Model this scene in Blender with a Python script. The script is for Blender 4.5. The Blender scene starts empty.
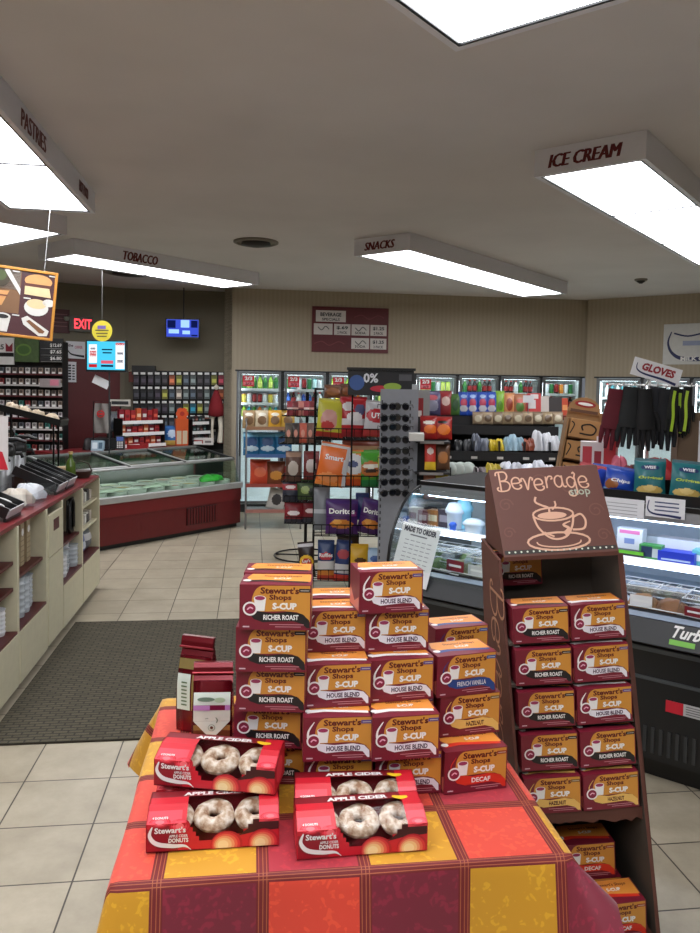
import bpy, bmesh, math, random
from mathutils import Matrix, Vector, Euler
random.seed(7)
SC = bpy.context.scene
COL = SC.collection
PI = math.pi
R = math.radians

# ------------------------------------------------------------------ camera
EYE = 1.65
FP = 760.0                 # focal length in pixels of the 700x933 frame
PITCH, ROLL, PPY = R(3.0), R(1.0), 429.5
_f = Vector((0, math.cos(PITCH), -math.sin(PITCH)))
_r0 = Vector((1, 0, 0)); _u0 = Vector((0, math.sin(PITCH), math.cos(PITCH)))
_r = _r0*math.cos(ROLL) + _u0*math.sin(ROLL)
_u = _u0*math.cos(ROLL) - _r0*math.sin(ROLL)
cam = bpy.data.cameras.new('camera'); camo = bpy.data.objects.new('camera', cam); COL.objects.link(camo)
m = Matrix((( _r.x, _u.x, -_f.x, 0), (_r.y, _u.y, -_f.y, 0), (_r.z, _u.z, -_f.z, EYE), (0, 0, 0, 1)))
camo.matrix_world = m
cam.sensor_fit = 'VERTICAL'; cam.sensor_height = 36.0; cam.sensor_width = 27.0
cam.lens = FP/933*36; cam.shift_y = -(466.5-PPY)/933
cam.clip_start = .05
SC.camera = camo

def _ray(x, y): return _f + _r*((x-350)/FP) - _u*((y-PPY)/FP)
def at(x, y, Y):            # pixel + forward distance -> point
    d = _ray(x, y); return Vector((0, 0, EYE)) + d*(Y/d.y)
def atz(x, y, z):
    d = _ray(x, y); return Vector((0, 0, EYE)) + d*((z-EYE)/d.z)

# ------------------------------------------------------------------ world, exposure
w = bpy.data.worlds.new('world'); SC.world = w; w.use_nodes = True
w.node_tree.nodes['Background'].inputs[0].default_value = (.75, .8, .9, 1)
w.node_tree.nodes['Background'].inputs[1].default_value = .15
SC.view_settings.view_transform = 'Standard'; SC.view_settings.look = 'None'
SC.view_settings.gamma = 1; SC.view_settings.use_curve_mapping = False
SC.view_settings.exposure = 0.42
PANEL_E = 9.0              # fluorescent panels
CASE_E = 9.0               # tubes in the coolers and cases

# ------------------------------------------------------------------ materials
def lin(c): return tuple(((v/255)/12.92 if v/255 <= .04045 else ((v/255+.055)/1.055)**2.4) for v in c)
_mc = {}
def P(r, g, b, rough=.5, metal=0.0, name='paint', var=.08, coat=0.0):
    k = (r, g, b, rough, metal, name)
    if k in _mc: return _mc[k]
    mt = bpy.data.materials.new(name); mt.use_nodes = True; nt = mt.node_tree
    bs = nt.nodes['Principled BSDF']; c = lin((r, g, b))
    bs.inputs['Roughness'].default_value = rough; bs.inputs['Metallic'].default_value = metal
    if coat: bs.inputs['Coat Weight'].default_value = coat; bs.inputs['Coat Roughness'].default_value = .15
    tc = nt.nodes.new('ShaderNodeTexCoord'); n = nt.nodes.new('ShaderNodeTexNoise')
    n.inputs['Scale'].default_value = 22; n.inputs['Detail'].default_value = 2
    nt.links.new(tc.outputs['Object'], n.inputs['Vector'])
    mx = nt.nodes.new('ShaderNodeMix'); mx.data_type = 'RGBA'
    mx.inputs['A'].default_value = (*[x*(1-var) for x in c], 1); mx.inputs['B'].default_value = (*[min(1, x*(1+var)) for x in c], 1)
    nt.links.new(n.outputs['Fac'], mx.inputs['Factor']); nt.links.new(mx.outputs['Result'], bs.inputs['Base Color'])
    _mc[k] = mt; return mt
def F(r, g, b): return P(r, g, b, .34, 0, 'glossy_film', .05)      # printed plastic film
def CB(r, g, b): return P(r, g, b, .42, 0, 'printed_card', .04)    # printed card
def EM(r, g, b, s, name='lamp'):
    k = (r, g, b, s, name)
    if k in _mc: return _mc[k]
    mt = bpy.data.materials.new(name); mt.use_nodes = True; nt = mt.node_tree
    nt.nodes.remove(nt.nodes['Principled BSDF']); e = nt.nodes.new('ShaderNodeEmission')
    e.inputs[0].default_value = (*lin((r, g, b)), 1); e.inputs[1].default_value = s
    nt.links.new(e.outputs[0], nt.nodes['Material Output'].inputs[0]); _mc[k] = mt; return mt
def glass(name, tint=(1, 1, 1), amt=.10, rough=.03):
    mt = bpy.data.materials.new(name); mt.use_nodes = True; nt = mt.node_tree
    nt.nodes.remove(nt.nodes['Principled BSDF'])
    t = nt.nodes.new('ShaderNodeBsdfTransparent'); t.inputs[0].default_value = (*tint, 1)
    g = nt.nodes.new('ShaderNodeBsdfGlossy'); g.inputs['Roughness'].default_value = rough
    lw = nt.nodes.new('ShaderNodeLayerWeight'); lw.inputs[0].default_value = .25
    mr = nt.nodes.new('ShaderNodeMapRange'); mr.inputs['To Min'].default_value = amt*.4; mr.inputs['To Max'].default_value = min(1, amt*5)
    nt.links.new(lw.outputs['Fresnel'], mr.inputs['Value'])
    mx = nt.nodes.new('ShaderNodeMixShader')
    nt.links.new(mr.outputs[0], mx.inputs[0]); nt.links.new(t.outputs[0], mx.inputs[1]); nt.links.new(g.outputs[0], mx.inputs[2])
    nt.links.new(mx.outputs[0], nt.nodes['Material Output'].inputs[0]); return mt
GLASS = glass('clear_glass', (.93, .97, .95), .06)
FILM = glass('clear_plastic', (.95, .96, .97), .035, .14)

def node_mat(name, fn):
    mt = bpy.data.materials.new(name); mt.use_nodes = True; nt = mt.node_tree
    fn(nt, nt.nodes['Principled BSDF'], nt.links); return mt
def ramp(nt, pts):
    r = nt.nodes.new('ShaderNodeValToRGB'); e = r.color_ramp.elements
    while len(e) < len(pts): e.new(.5)
    for i, (p, c) in enumerate(pts): e[i].position = p; e[i].color = (*lin(c), 1)
    return r
def floor_fn(nt, bs, L):
    tc = nt.nodes.new('ShaderNodeTexCoord'); mp = nt.nodes.new('ShaderNodeMapping')
    mp.inputs['Rotation'].default_value = (0, 0, -R(7.4)); mp.inputs['Location'].default_value = (.23+.345*40, -2.88+.34*40, 0)
    L.new(tc.outputs['Object'], mp.inputs[0])
    br = nt.nodes.new('ShaderNodeTexBrick'); br.offset = 0; br.squash = 1
    br.inputs['Scale'].default_value = 1; br.inputs['Brick Width'].default_value = .345; br.inputs['Row Height'].default_value = .34
    br.inputs['Mortar Size'].default_value = .0035; br.inputs['Mortar Smooth'].default_value = .3
    br.inputs['Color1'].default_value = (.42, .42, .42, 1); br.inputs['Color2'].default_value = (.60, .60, .60, 1)
    br.inputs['Mortar'].default_value = (.5, .5, .5, 1)
    L.new(mp.outputs[0], br.inputs['Vector'])
    n = nt.nodes.new('ShaderNodeTexNoise'); n.inputs['Scale'].default_value = 5; n.inputs['Detail'].default_value = 6; n.inputs['Roughness'].default_value = .65
    L.new(tc.outputs['Object'], n.inputs['Vector'])
    rp = ramp(nt, [(.25, (150, 140, 120)), (.55, (170, 160, 140)), (.8, (184, 175, 155))]); L.new(n.outputs['Fac'], rp.inputs[0])
    mx = nt.nodes.new('ShaderNodeMix'); mx.data_type = 'RGBA'; mx.blend_type = 'OVERLAY'; mx.inputs['Factor'].default_value = .35
    L.new(rp.outputs[0], mx.inputs['A']); L.new(br.outputs['Color'], mx.inputs['B'])
    m2 = nt.nodes.new('ShaderNodeMix'); m2.data_type = 'RGBA'; m2.inputs['B'].default_value = (*lin((58, 50, 40)), 1)
    L.new(mx.outputs['Result'], m2.inputs['A']); L.new(br.outputs['Fac'], m2.inputs['Factor'])
    L.new(m2.outputs['Result'], bs.inputs['Base Color']); bs.inputs['Roughness'].default_value = .32
    mr = nt.nodes.new('ShaderNodeMapRange'); mr.inputs['To Min'].default_value = .25; mr.inputs['To Max'].default_value = .5
    L.new(n.outputs['Fac'], mr.inputs['Value']); L.new(mr.outputs[0], bs.inputs['Roughness'])
    bp = nt.nodes.new('ShaderNodeBump'); bp.inputs['Strength'].default_value = .25; bp.inputs['Distance'].default_value = .003; bp.invert = True
    L.new(br.outputs['Fac'], bp.inputs['Height']); L.new(bp.outputs[0], bs.inputs['Normal'])
M_FLOOR = node_mat('beige_floor_tile', floor_fn)
def wall_fn(nt, bs, L):
    tc = nt.nodes.new('ShaderNodeTexCoord'); w = nt.nodes.new('ShaderNodeTexWave'); w.bands_direction = 'X'
    w.inputs['Scale'].default_value = 5.5; w.inputs['Distortion'].default_value = .3
    L.new(tc.outputs['UV'], w.inputs['Vector'])
    rp = ramp(nt, [(0, (163, 151, 131)), (1, (170, 158, 138))]); L.new(w.outputs['Fac'], rp.inputs[0])
    L.new(rp.outputs[0], bs.inputs['Base Color']); bs.inputs['Roughness'].default_value = .75
M_WALL = node_mat('striped_beige_wallpaper', wall_fn)
M_WALLD = P(126, 119, 102, .8, 0, 'plain_grey_beige_wall', .03)  # plain wall tone, darker than the striped wallpaper
def ceil_fn(nt, bs, L):
    tc = nt.nodes.new('ShaderNodeTexCoord'); n = nt.nodes.new('ShaderNodeTexNoise'); n.inputs['Scale'].default_value = 1.3; n.inputs['Detail'].default_value = 3
    L.new(tc.outputs['Object'], n.inputs['Vector'])
    rp = ramp(nt, [(.3, (206, 201, 200)), (.7, (216, 211, 210))]); L.new(n.outputs['Fac'], rp.inputs[0])
    L.new(rp.outputs[0], bs.inputs['Base Color']); bs.inputs['Roughness'].default_value = .9
M_CEIL = node_mat('painted_ceiling', ceil_fn)
def mat_fn(nt, bs, L):
    tc = nt.nodes.new('ShaderNodeTexCoord'); br = nt.nodes.new('ShaderNodeTexBrick'); br.offset = .5
    br.inputs['Scale'].default_value = 1; br.inputs['Brick Width'].default_value = .07; br.inputs['Row Height'].default_value = .028
    br.inputs['Mortar Size'].default_value = .006; br.inputs['Mortar Smooth'].default_value = .6
    br.inputs['Color1'].default_value = (*lin((98, 92, 74)), 1); br.inputs['Color2'].default_value = (*lin((84, 78, 62)), 1)
    br.inputs['Mortar'].default_value = (*lin((56, 51, 40)), 1)
    L.new(tc.outputs['Object'], br.inputs['Vector'])
    n = nt.nodes.new('ShaderNodeTexNoise'); n.inputs['Scale'].default_value = 260; L.new(tc.outputs['Object'], n.inputs['Vector'])
    mx = nt.nodes.new('ShaderNodeMix'); mx.data_type = 'RGBA'; mx.blend_type = 'MULTIPLY'; mx.inputs['Factor'].default_value = .7
    rp = ramp(nt, [(.3, (130, 130, 130)), (.7, (255, 255, 255))]); L.new(n.outputs['Fac'], rp.inputs[0])
    L.new(br.outputs['Color'], mx.inputs['A']); L.new(rp.outputs[0], mx.inputs['B']); L.new(mx.outputs['Result'], bs.inputs['Base Color'])
    bs.inputs['Roughness'].default_value = .95
    bp = nt.nodes.new('ShaderNodeBump'); bp.inputs['Distance'].default_value = .004; bp.inputs['Strength'].default_value = .6; bp.invert = True
    L.new(br.outputs['Fac'], bp.inputs['Height']); L.new(bp.outputs[0], bs.inputs['Normal'])
M_MAT = node_mat('ribbed_entrance_matting', mat_fn)
def cloth_mat(name, c1, c2):
    def fn(nt, bs, L):
        tc = nt.nodes.new('ShaderNodeTexCoord'); mp = nt.nodes.new('ShaderNodeMapping'); L.new(tc.outputs['UV'], mp.inputs[0])
        n = nt.nodes.new('ShaderNodeTexNoise'); n.inputs['Scale'].default_value = 30; n.inputs['Detail'].default_value = 2
        L.new(mp.outputs[0], n.inputs['Vector'])
        ad = nt.nodes.new('ShaderNodeMix'); ad.data_type = 'VECTOR'; ad.inputs['Factor'].default_value = .12
        L.new(mp.outputs[0], ad.inputs['A']); L.new(n.outputs['Color'], ad.inputs['B'])
        v = nt.nodes.new('ShaderNodeTexVoronoi'); v.feature = 'SMOOTH_F1'; v.inputs['Scale'].default_value = 34; v.inputs['Smoothness'].default_value = .1
        L.new(ad.outputs['Result'], v.inputs['Vector'])
        rp = ramp(nt, [(.30, c1), (.40, c2)]); rp.color_ramp.interpolation = 'LINEAR'; L.new(v.outputs['Distance'], rp.inputs[0])
        L.new(rp.outputs[0], bs.inputs['Base Color']); bs.inputs['Roughness'].default_value = .62
        bs.inputs['Sheen Weight'].default_value = .2
    return node_mat(name, fn)
CL_Y = cloth_mat('golden_damask', (214, 160, 30), (198, 142, 22))
CL_O = cloth_mat('orange_damask', (222, 74, 46), (208, 60, 40))
CL_P = cloth_mat('rose_damask', (176, 36, 50), (160, 28, 46))
CL_M = cloth_mat('maroon_damask', (132, 22, 50), (112, 18, 42))
def band_fn(nt, bs, L):
    bs.inputs['Base Color'].default_value = (*lin((96, 22, 26)), 1); bs.inputs['Roughness'].default_value = .7
CL_B = P(110, 26, 30, .7, 0, 'woven_dark_red_stripe'); CL_G = P(166, 92, 58, .7, 0, 'woven_gold_thread')

BLACK = P(18, 18, 19, .35, 0, 'black_plastic'); BLKM = P(22, 22, 24, .3, .6, 'black_wire')
DKGR = P(48, 50, 52, .4, 0, 'dark_grey_plastic'); WHITE = P(232, 232, 230, .5, 0, 'white_plastic')
STEEL = P(170, 172, 172, .28, .9, 'brushed_steel'); CREAM = P(206, 200, 172, .55, 0, 'cream_laminate')
REDTOP = P(124, 30, 36, .3, 0, 'dark_red_laminate'); MAROON = P(84, 22, 26, .45, 0, 'maroon_laminate')
FRED = P(96, 20, 24, .4, 0, 'dark_red_steel'); PAPER = P(222, 222, 226, .7, 0, 'paper'); INK = P(30, 30, 40, .7, 0, 'ink')
BROWN = P(86, 48, 38, .6, 0, 'brown_cardboard', .05); KRAFT = P(150, 112, 72, .7, 0, 'kraft_cardboard')
GREYB = P(74, 66, 58, .7, 0, 'inner_cardboard')
DIFF = EM(250, 251, 255, PANEL_E, 'fluorescent_diffuser'); FILM2 = glass('container_lid', (.90, .92, .94), .10, .25); FGLASS = glass('freezer_glass', (.88, .95, .90), .018, .10); TUBE = EM(235, 245, 255, CASE_E, 'cold_led_tube')
FIXT = P(222, 222, 230, .5, 0, 'painted_light_box', .02)

# ------------------------------------------------------------------ mesh builder
_tx = {}
def text_geo(s, bold=0.0):
    k = (s, bold)
    if k in _tx: return _tx[k]
    cu = bpy.data.curves.new('t', 'FONT'); cu.body = s; cu.size = 1; cu.resolution_u = 2; cu.offset = bold
    o = bpy.data.objects.new('t', cu); COL.objects.link(o)
    dg = bpy.context.evaluated_depsgraph_get(); dg.update()
    me = bpy.data.meshes.new_from_object(o.evaluated_get(dg))
    vs = [(v.co.x, v.co.y) for v in me.vertices]; fs = [tuple(p.vertices) for p in me.polygons]
    # orient all faces the same way
    out = []
    for f in fs:
        a = sum(vs[f[i]][0]*vs[f[(i+1) % len(f)]][1]-vs[f[(i+1) % len(f)]][0]*vs[f[i]][1] for i in range(len(f)))
        out.append(f if a > 0 else tuple(reversed(f)))
    bpy.data.objects.remove(o); bpy.data.curves.remove(cu); bpy.data.meshes.remove(me)
    x0 = min(v[0] for v in vs); x1 = max(v[0] for v in vs); y0 = min(v[1] for v in vs); y1 = max(v[1] for v in vs)
    vs = [((v[0]-x0)/(x1-x0), (v[1]-y0)/(y1-y0)) for v in vs]
    _tx[k] = (vs, out, (x1-x0)/(y1-y0)); return _tx[k]

class MB:
    def __init__(s): s.v = []; s.f = []; s.m = []; s.sm = []; s.uv = {}; s.mats = []; s.M = Matrix.Identity(4); s.warp = None
    def mi(s, mt):
        if mt not in s.mats: s.mats.append(mt)
        return s.mats.index(mt)
    def add(s, vs, fs, mt, smooth=False, uvs=None):
        b = len(s.v)
        for p in vs:
            if s.warp: p = s.warp(*p)
            s.v.append(s.M @ Vector(p))
        ms = [s.mi(x) for x in mt] if isinstance(mt, list) else [s.mi(mt)]*len(fs)
        for i, f in enumerate(fs):
            s.f.append(tuple(b+q for q in f)); s.m.append(ms[i]); s.sm.append(smooth)
        if uvs:
            for i, q in enumerate(uvs): s.uv[b+i] = q
        return s
    def box(s, x0, x1, y0, y1, z0, z1, mt):
        v = [(x0, y0, z0), (x1, y0, z0), (x1, y1, z0), (x0, y1, z0), (x0, y0, z1), (x1, y0, z1), (x1, y1, z1), (x0, y1, z1)]
        f = [(3, 2, 1, 0), (4, 5, 6, 7), (0, 1, 5, 4), (1, 2, 6, 5), (2, 3, 7, 6), (3, 0, 4, 7)]   # bottom top front right back left
        return s.add(v, f, mt)
    def ring(s, rings, mt, smooth=True, cap=True, closed=True):
        n = len(rings[0]); v = [p for r in rings for p in r]; f = []
        for i in range(len(rings)-1):
            for j in range(n if closed else n-1):
                k = (j+1) % n; f.append((i*n+j, i*n+k, (i+1)*n+k, (i+1)*n+j))
        s.add(v, f, mt, smooth)
        if cap:
            s.add(rings[0], [tuple(reversed(range(n)))], mt); s.add(rings[-1], [tuple(range(n))], mt)
        return s
    def tube(s, pts, r, mt, n=6, closed=False):
        pts = [Vector(p) for p in pts]; rg = []
        for i, p in enumerate(pts):
            a = pts[i-1] if i > 0 else (pts[-1] if closed else p); b = pts[i+1] if i < len(pts)-1 else (pts[0] if closed else p)
            t = (b-a).normalized(); up = Vector((0, 0, 1)) if abs(t.z) < .9 else Vector((1, 0, 0))
            e = t.cross(up).normalized(); g = e.cross(t)
            rr = r[i] if isinstance(r, (list, tuple)) else r
            rg.append([p+e*(math.cos(q*2*PI/n)*rr)+g*(math.sin(q*2*PI/n)*rr) for q in range(n)])
        if closed: rg.append(rg[0])
        rg = [list(reversed(x)) for x in rg]
        return s.ring(rg, mt, n > 4, not closed)
    def lathe(s, prof, mt, c=(0, 0, 0), n=12, mats=None):
        rg = [[(c[0]+r*math.cos(2*PI*j/n), c[1]+r*math.sin(2*PI*j/n), c[2]+z) for j in range(n)] for r, z in prof]
        if mats is None: return s.ring(rg, mt)
        for i in range(len(rg)-1): s.ring([rg[i], rg[i+1]], mats[i], True, False)
        s.add(rg[0], [tuple(reversed(range(n)))], mats[0]); s.add(rg[-1], [tuple(range(n))], mats[-1]); return s
    def prism(s, poly, y0, y1, mt):        # poly in x,z counter-clockwise seen from -y
        n = len(poly); v = [(x, y0, z) for x, z in poly]+[(x, y1, z) for x, z in poly]
        f = [tuple(range(n)), tuple(range(2*n-1, n-1, -1))]+[((i+1) % n, i, n+i, n+(i+1) % n) for i in range(n)]
        return s.add(v, f, mt)
    def poly(s, pts, y, mt): return s.add([(x, y, z) for x, z in pts], [tuple(range(len(pts)))], mt)
    def rect(s, x0, x1, z0, z1, y, mt): return s.poly([(x0, z0), (x1, z0), (x1, z1), (x0, z1)], y, mt)
    def disc(s, x, z, rx, rz, y, mt, n=16): return s.poly([(x+rx*math.cos(2*PI*i/n), z+rz*math.sin(2*PI*i/n)) for i in range(n)], y, mt)
    def stroke(s, pts, wd, y, mt, sub=5):   # thick smooth line in the x,z plane
        P_ = catmull(pts, sub) if sub else [Vector(p) for p in pts]; n = len(P_); v = []
        for i, p in enumerate(P_):
            a = P_[max(0, i-1)]; b = P_[min(n-1, i+1)]; t = (b-a); t = t.normalized() if t.length > 1e-9 else Vector((1, 0))
            w_ = (wd(i/(n-1)) if callable(wd) else wd)/2; nn = Vector((-t.y, t.x))*w_
            v += [(p.x+nn.x, y, p.y+nn.y), (p.x-nn.x, y, p.y-nn.y)]
        return s.add(v, [(2*i, 2*i+1, 2*i+3, 2*i+2) for i in range(n-1)], mt)
    def text(s, t, x, z, h, y, mt, w=None, bold=.012, align=.5, shear=0):
        vs, fs, asp = text_geo(t, bold); ww = w if w else asp*h; x0 = x-ww*align
        return s.add([(x0+a*ww+b*h*shear, y, z+b*h) for a, b in vs], fs, mt)
    def grid(s, fn, nu, nv, mt, smooth=True, uvf=None, matf=None):
        v = []; uv = []
        for j in range(nv+1):
            for i in range(nu+1): v.append(fn(i/nu, j/nv)); uv.append(uvf(i/nu, j/nv) if uvf else (i/nu, j/nv))
        f = []; ms = []
        for j in range(nv):
            for i in range(nu):
                a = j*(nu+1)+i; f.append((a, a+1, a+nu+2, a+nu+1)); ms.append(matf((i+.5)/nu, (j+.5)/nv) if matf else mt)
        return s.add(v, f, ms, smooth, uv)
    def mesh(s, name):
        me = bpy.data.meshes.new(name); me.from_pydata([tuple(p) for p in s.v], [], s.f)
        for x in s.mats: me.materials.append(x)
        me.polygons.foreach_set('material_index', s.m); me.polygons.foreach_set('use_smooth', s.sm)
        if s.uv:
            l = me.uv_layers.new(name='UVMap')
            for lp in me.loops: l.data[lp.index].uv = s.uv.get(lp.vertex_index, (0, 0))
        me.update(); return me
    def build(s, name, parent=None, loc=None, rz=0, bevel=0):
        o = bpy.data.objects.new(name, s.mesh(name)); COL.objects.link(o)
        if parent: o.parent = parent
        if loc is not None: o.location = loc
        if rz: o.rotation_euler = (0, 0, rz)
        if bevel:
            b = o.modifiers.new('bevel', 'BEVEL'); b.width = bevel; b.segments = 2; b.limit_method = 'ANGLE'
        return o
def catmull(pts, sub):
    P_ = [Vector(p) for p in pts]; out = []
    for i in range(len(P_)-1):
        a = P_[max(0, i-1)]; b = P_[i]; c = P_[i+1]; d = P_[min(len(P_)-1, i+2)]
        for k in range(sub):
            t = k/sub; out.append(.5*((2*b)+(c-a)*t+(2*a-5*b+4*c-d)*t*t+(3*b-a-3*c+d)*t*t*t))
    out.append(P_[-1]); return out

def tag(o, label, cat, group=None):
    o['label'] = label; o['category'] = cat
    if group: o['group'] = group
    return o
def struct(o): o['kind'] = 'structure'; return o
def thing(name, label, cat, loc=(0, 0, 0), rz=0, group=None):
    o = bpy.data.objects.new(name, None); COL.objects.link(o); o.location = loc; o.rotation_euler = (0, 0, rz); o.empty_display_size = .1
    return tag(o, label, cat, group)
def clone(o, loc, rot=None, label=None, group=None):
    c = o.copy(); COL.objects.link(c); c.location = loc
    if rot is not None: c.rotation_euler = rot
    if label: c['label'] = label
    if group: c['group'] = group
    for ch in list(o.children):
        d = ch.copy(); COL.objects.link(d); d.parent = c
        for g in list(ch.children):
            e = g.copy(); COL.objects.link(e); e.parent = d
    return c
class Proto:      # the first use links the original, later uses copy it
    def __init__(s, o): s.o = o; s.used = False
    def put(s, loc, rot=None, label=None, group=None, cat=None):
        if not s.used:
            s.used = True; o = s.o; o.location = loc
            if rot is not None: o.rotation_euler = rot
            if label: o['label'] = label
            if group: o['group'] = group
            if cat: o['category'] = cat
            return o
        o = clone(s.o, loc, rot, label, group)
        if group is None and 'group' in o: del o['group']
        return o
AA, RA, DA = R(7.4), R(52.3), R(-37.7)      # the room's two grids, 45 degrees apart
def fr(a, x, y, z=0): return Vector((x*math.cos(a)-y*math.sin(a), x*math.sin(a)+y*math.cos(a), z))
ORD = ['topmost', 'second from the top', 'third from the top', 'fourth from the top', 'fifth from the top', 'sixth from the top']

# ------------------------------------------------------------------ room shell
CH = 2.95
A_ = fr(AA, -.364, 10.14); B_ = Vector((3.34, 10.66, 0)); B_ = fr(AA, 4.66, 10.14)
pr = fr(DA, 1.0, 10.38)
rec0 = fr(AA, -.364, 10.55); rec1 = fr(AA, -1.70, 10.55)
WA = R(35)
lf = rec1 + Vector((-math.cos(WA), -math.sin(WA), 0))*3.9
OUT = [A_, B_, pr, Vector((pr.x, -2.6, 0)), Vector((lf.x, -2.6, 0)), lf, rec1, rec0]
b = MB(); b.add([(p.x, p.y, 0) for p in reversed(OUT)], [tuple(range(8))], M_FLOOR); struct(b.build('floor'))
b = MB(); b.add([(p.x, p.y, CH) for p in OUT], [tuple(range(8))], M_CEIL); struct(b.build('ceiling'))
def wall(name, p, q, z0, z1, mt, th=.1):
    L_ = (q-p).length; a = math.atan2(q.y-p.y, q.x-p.x); b = MB()
    b.add([(0, 0, z0), (L_, 0, z0), (L_, 0, z1), (0, 0, z1), (0, th, z0), (L_, th, z0), (L_, th, z1), (0, th, z1)],
          [(0, 1, 2, 3), (5, 4, 7, 6), (3, 2, 6, 7), (1, 0, 4, 5), (4, 0, 3, 7), (1, 5, 6, 2)], mt,
          uvs=[(0, z0), (L_, z0), (L_, z1), (0, z1)]*2)
    return struct(b.build(name, None, (p.x, p.y, 0), a))
CT = 1.88
wall('wall_back', A_, B_, CT, CH, M_WALL)
wall('wall_back_corner', A_, fr(AA, -.20, 10.14), 0, CT, M_WALL)
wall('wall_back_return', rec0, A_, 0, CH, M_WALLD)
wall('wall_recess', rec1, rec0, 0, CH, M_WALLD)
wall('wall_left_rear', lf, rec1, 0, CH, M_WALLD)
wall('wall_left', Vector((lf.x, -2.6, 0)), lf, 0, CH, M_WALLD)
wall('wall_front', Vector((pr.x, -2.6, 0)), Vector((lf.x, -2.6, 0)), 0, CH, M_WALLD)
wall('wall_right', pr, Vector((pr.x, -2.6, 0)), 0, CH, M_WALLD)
wall('wall_right_rear', fr(DA, -3.9, 10.38), pr, CT, CH, M_WALL)
wall('wall_right_rear_end', fr(DA, -3.9, 10.38), fr(DA, -3.74, 10.38), 0, CT, M_WALL)
wall('wall_right_rear_side', fr(DA, -1.25, 10.38), pr, 0, CT, M_WALL)

# ------------------------------------------------------------------ ceiling lights
def fixture(label, a, x0, x1, y0, y1, n, sign=None, side=None, name='ceiling_light', bits=()):
    """box light; x runs along its length in the grid turned by a"""
    c = fr(a, (x0+x1)/2, (y0+y1)/2, CH); t = thing(name, label, 'ceiling light', c, a, 'boxed fluorescent lights on the ceiling')
    lx, ly, h = (x1-x0)/2, (y1-y0)/2, .14
    b = MB(); e = .025; q = .012
    for (u0, u1, v0, v1) in ((-lx-e, lx+e, -ly-e, -ly), (-lx-e, lx+e, ly, ly+e), (-lx-e, -lx, -ly, ly), (lx, lx+e, -ly, ly)):
        b.box(u0, u1, v0, v1, -h, -.001, FIXT)
    b.build('housing', t)
    b = MB()
    for (u0, u1, v0, v1) in ((-lx-.0, lx, -ly, -ly+q), (-lx, lx, ly-q, ly), (-lx, -lx+q, -ly+q, ly-q), (lx-q, lx, -ly+q, ly-q)):
        b.box(u0, u1, v0, v1, -h+.001, -h+.02, P(30, 32, 34, .4, .3, 'dark_trim'))
    b.build('trim', t)
    st = 2*lx/n
    for i in range(n):
        b = MB(); u0 = -lx+i*st+(q if i == 0 else .008); u1 = -lx+(i+1)*st-(q if i == n-1 else .008)
        b.box(u0, u1, -ly+q, ly-q, -h+.008, -h+.014, DIFF); b.build('diffuser_panel', t)
        if i:
            b = MB(); b.box(-lx+i*st-.013, -lx+i*st+.013, -ly+q, ly-q, -h+.003, -h+.018, P(120, 122, 126, .4, .3, 'divider_trim')); b.build('divider', t)
    for (s_, where, pos, hh, ww) in bits:
        b = MB(); mt = P(96, 20, 28, .5, 0, 'sign_lettering')
        for q_ in range(4): b.text(s_, pos+.0035*q_, -h/2-hh/2-.003, hh, -.0002*q_, mt, w=ww, bold=0, shear=.2)
        o = b.build('sign_lettering', t)
        if where == 'near': o.rotation_euler = (0, 0, -PI/2); o.location = (-lx-e-.0015, 0, 0)     # end facing -x
        elif where == 'side': o.location = (0, -ly-e-.0015, 0)                                    # side facing -y
    return t
fixture('ceiling light box lettered ICE CREAM on its near end', RA, 3.905, 3.905+3*1.13, 1.217, 1.753, 3, bits=[('ICE CREAM', 'near', -.03, .068, .37)])
fixture('ceiling light box with two bright panels cut off by the top of the picture', RA, .03, 2.29, .80, 1.335, 2)
fixture('long ceiling light box lettered SNACKS before the back wall poster', RA, 5.31, 8.61, 3.52, 4.05, 3, bits=[('SNACKS', 'near', -.03, .068, .30)])
fixture('ceiling light box lettered TOBACCO above the ice cream case', RA, 3.9, 6.17, 6.15, 6.68, 2, bits=[('TOBACCO', 'side', -.46, .085, .40)])
fixture('plain ceiling light between the PASTRIES and TOBACCO light boxes', RA+PI/2, 5.42, 7.6, -3.33, -2.79, 2)
fixture('ceiling light box lettered PASTRIES along the left cabinets', AA-PI/2, -5.37, -5.37+3*1.07, -1.61, -1.09, 3, bits=[])
pl = SC.objects['ceiling_light.005']
for s_, ya, hh, ww in (('PASTRIES', 3.93, .085, .42), ('HOT FOOD', 5.03, .07, .25)):
    b = MB(); [b.text(s_, .004*q_, -.073-hh/2, hh, -.0002*q_, P(96, 20, 28, .5, 0, 'sign_lettering'), w=ww, bold=0, shear=.1) for q_ in range(4)]
    # the side facing +xA : in the light's own frame that is +y
    o = b.build('sign_lettering', pl); o.rotation_euler = (0, 0, PI); o.location = (-(ya-(5.37-1.605)), .26+.0265, 0)
# unseen lights assumed for the rest of the shop, plus one added fill
fixture('ceiling light over the shop floor behind the table display', RA, -2.6, -.35, .80, 1.335, 2)
fixture('ceiling light behind the photographer by the entrance', AA, -3.0, -.8, -1.4, -.87, 2)
fixture('ceiling light over the right aisle beyond the frame', RA, 1.2, 3.4, -2.9, -2.37, 2)
fixture('unseen ceiling light added just behind the photographer to brighten the table', RA, -1.2, 1.06, -.6, -.07, 2)  # added out of view to brighten the front faces in the foreground
def vent(x, y, z, r, label):
    t = thing('ceiling_vent', label, 'vent', (x, y, z))
    b = MB(); b.lathe([(r, 0), (r, -.012), (r*.86, -.022), (r*.82, -.006)], P(120, 112, 100, .5, .2, 'vent_ring'), n=28); b.build('ring', t)
    b = MB(); b.lathe([(r*.62, -.002), (r*.66, -.03), (r*.3, -.045), (.02, -.05)], P(26, 24, 22, .5, 0, 'vent_cone'), n=24); b.build('cone', t)
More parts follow.
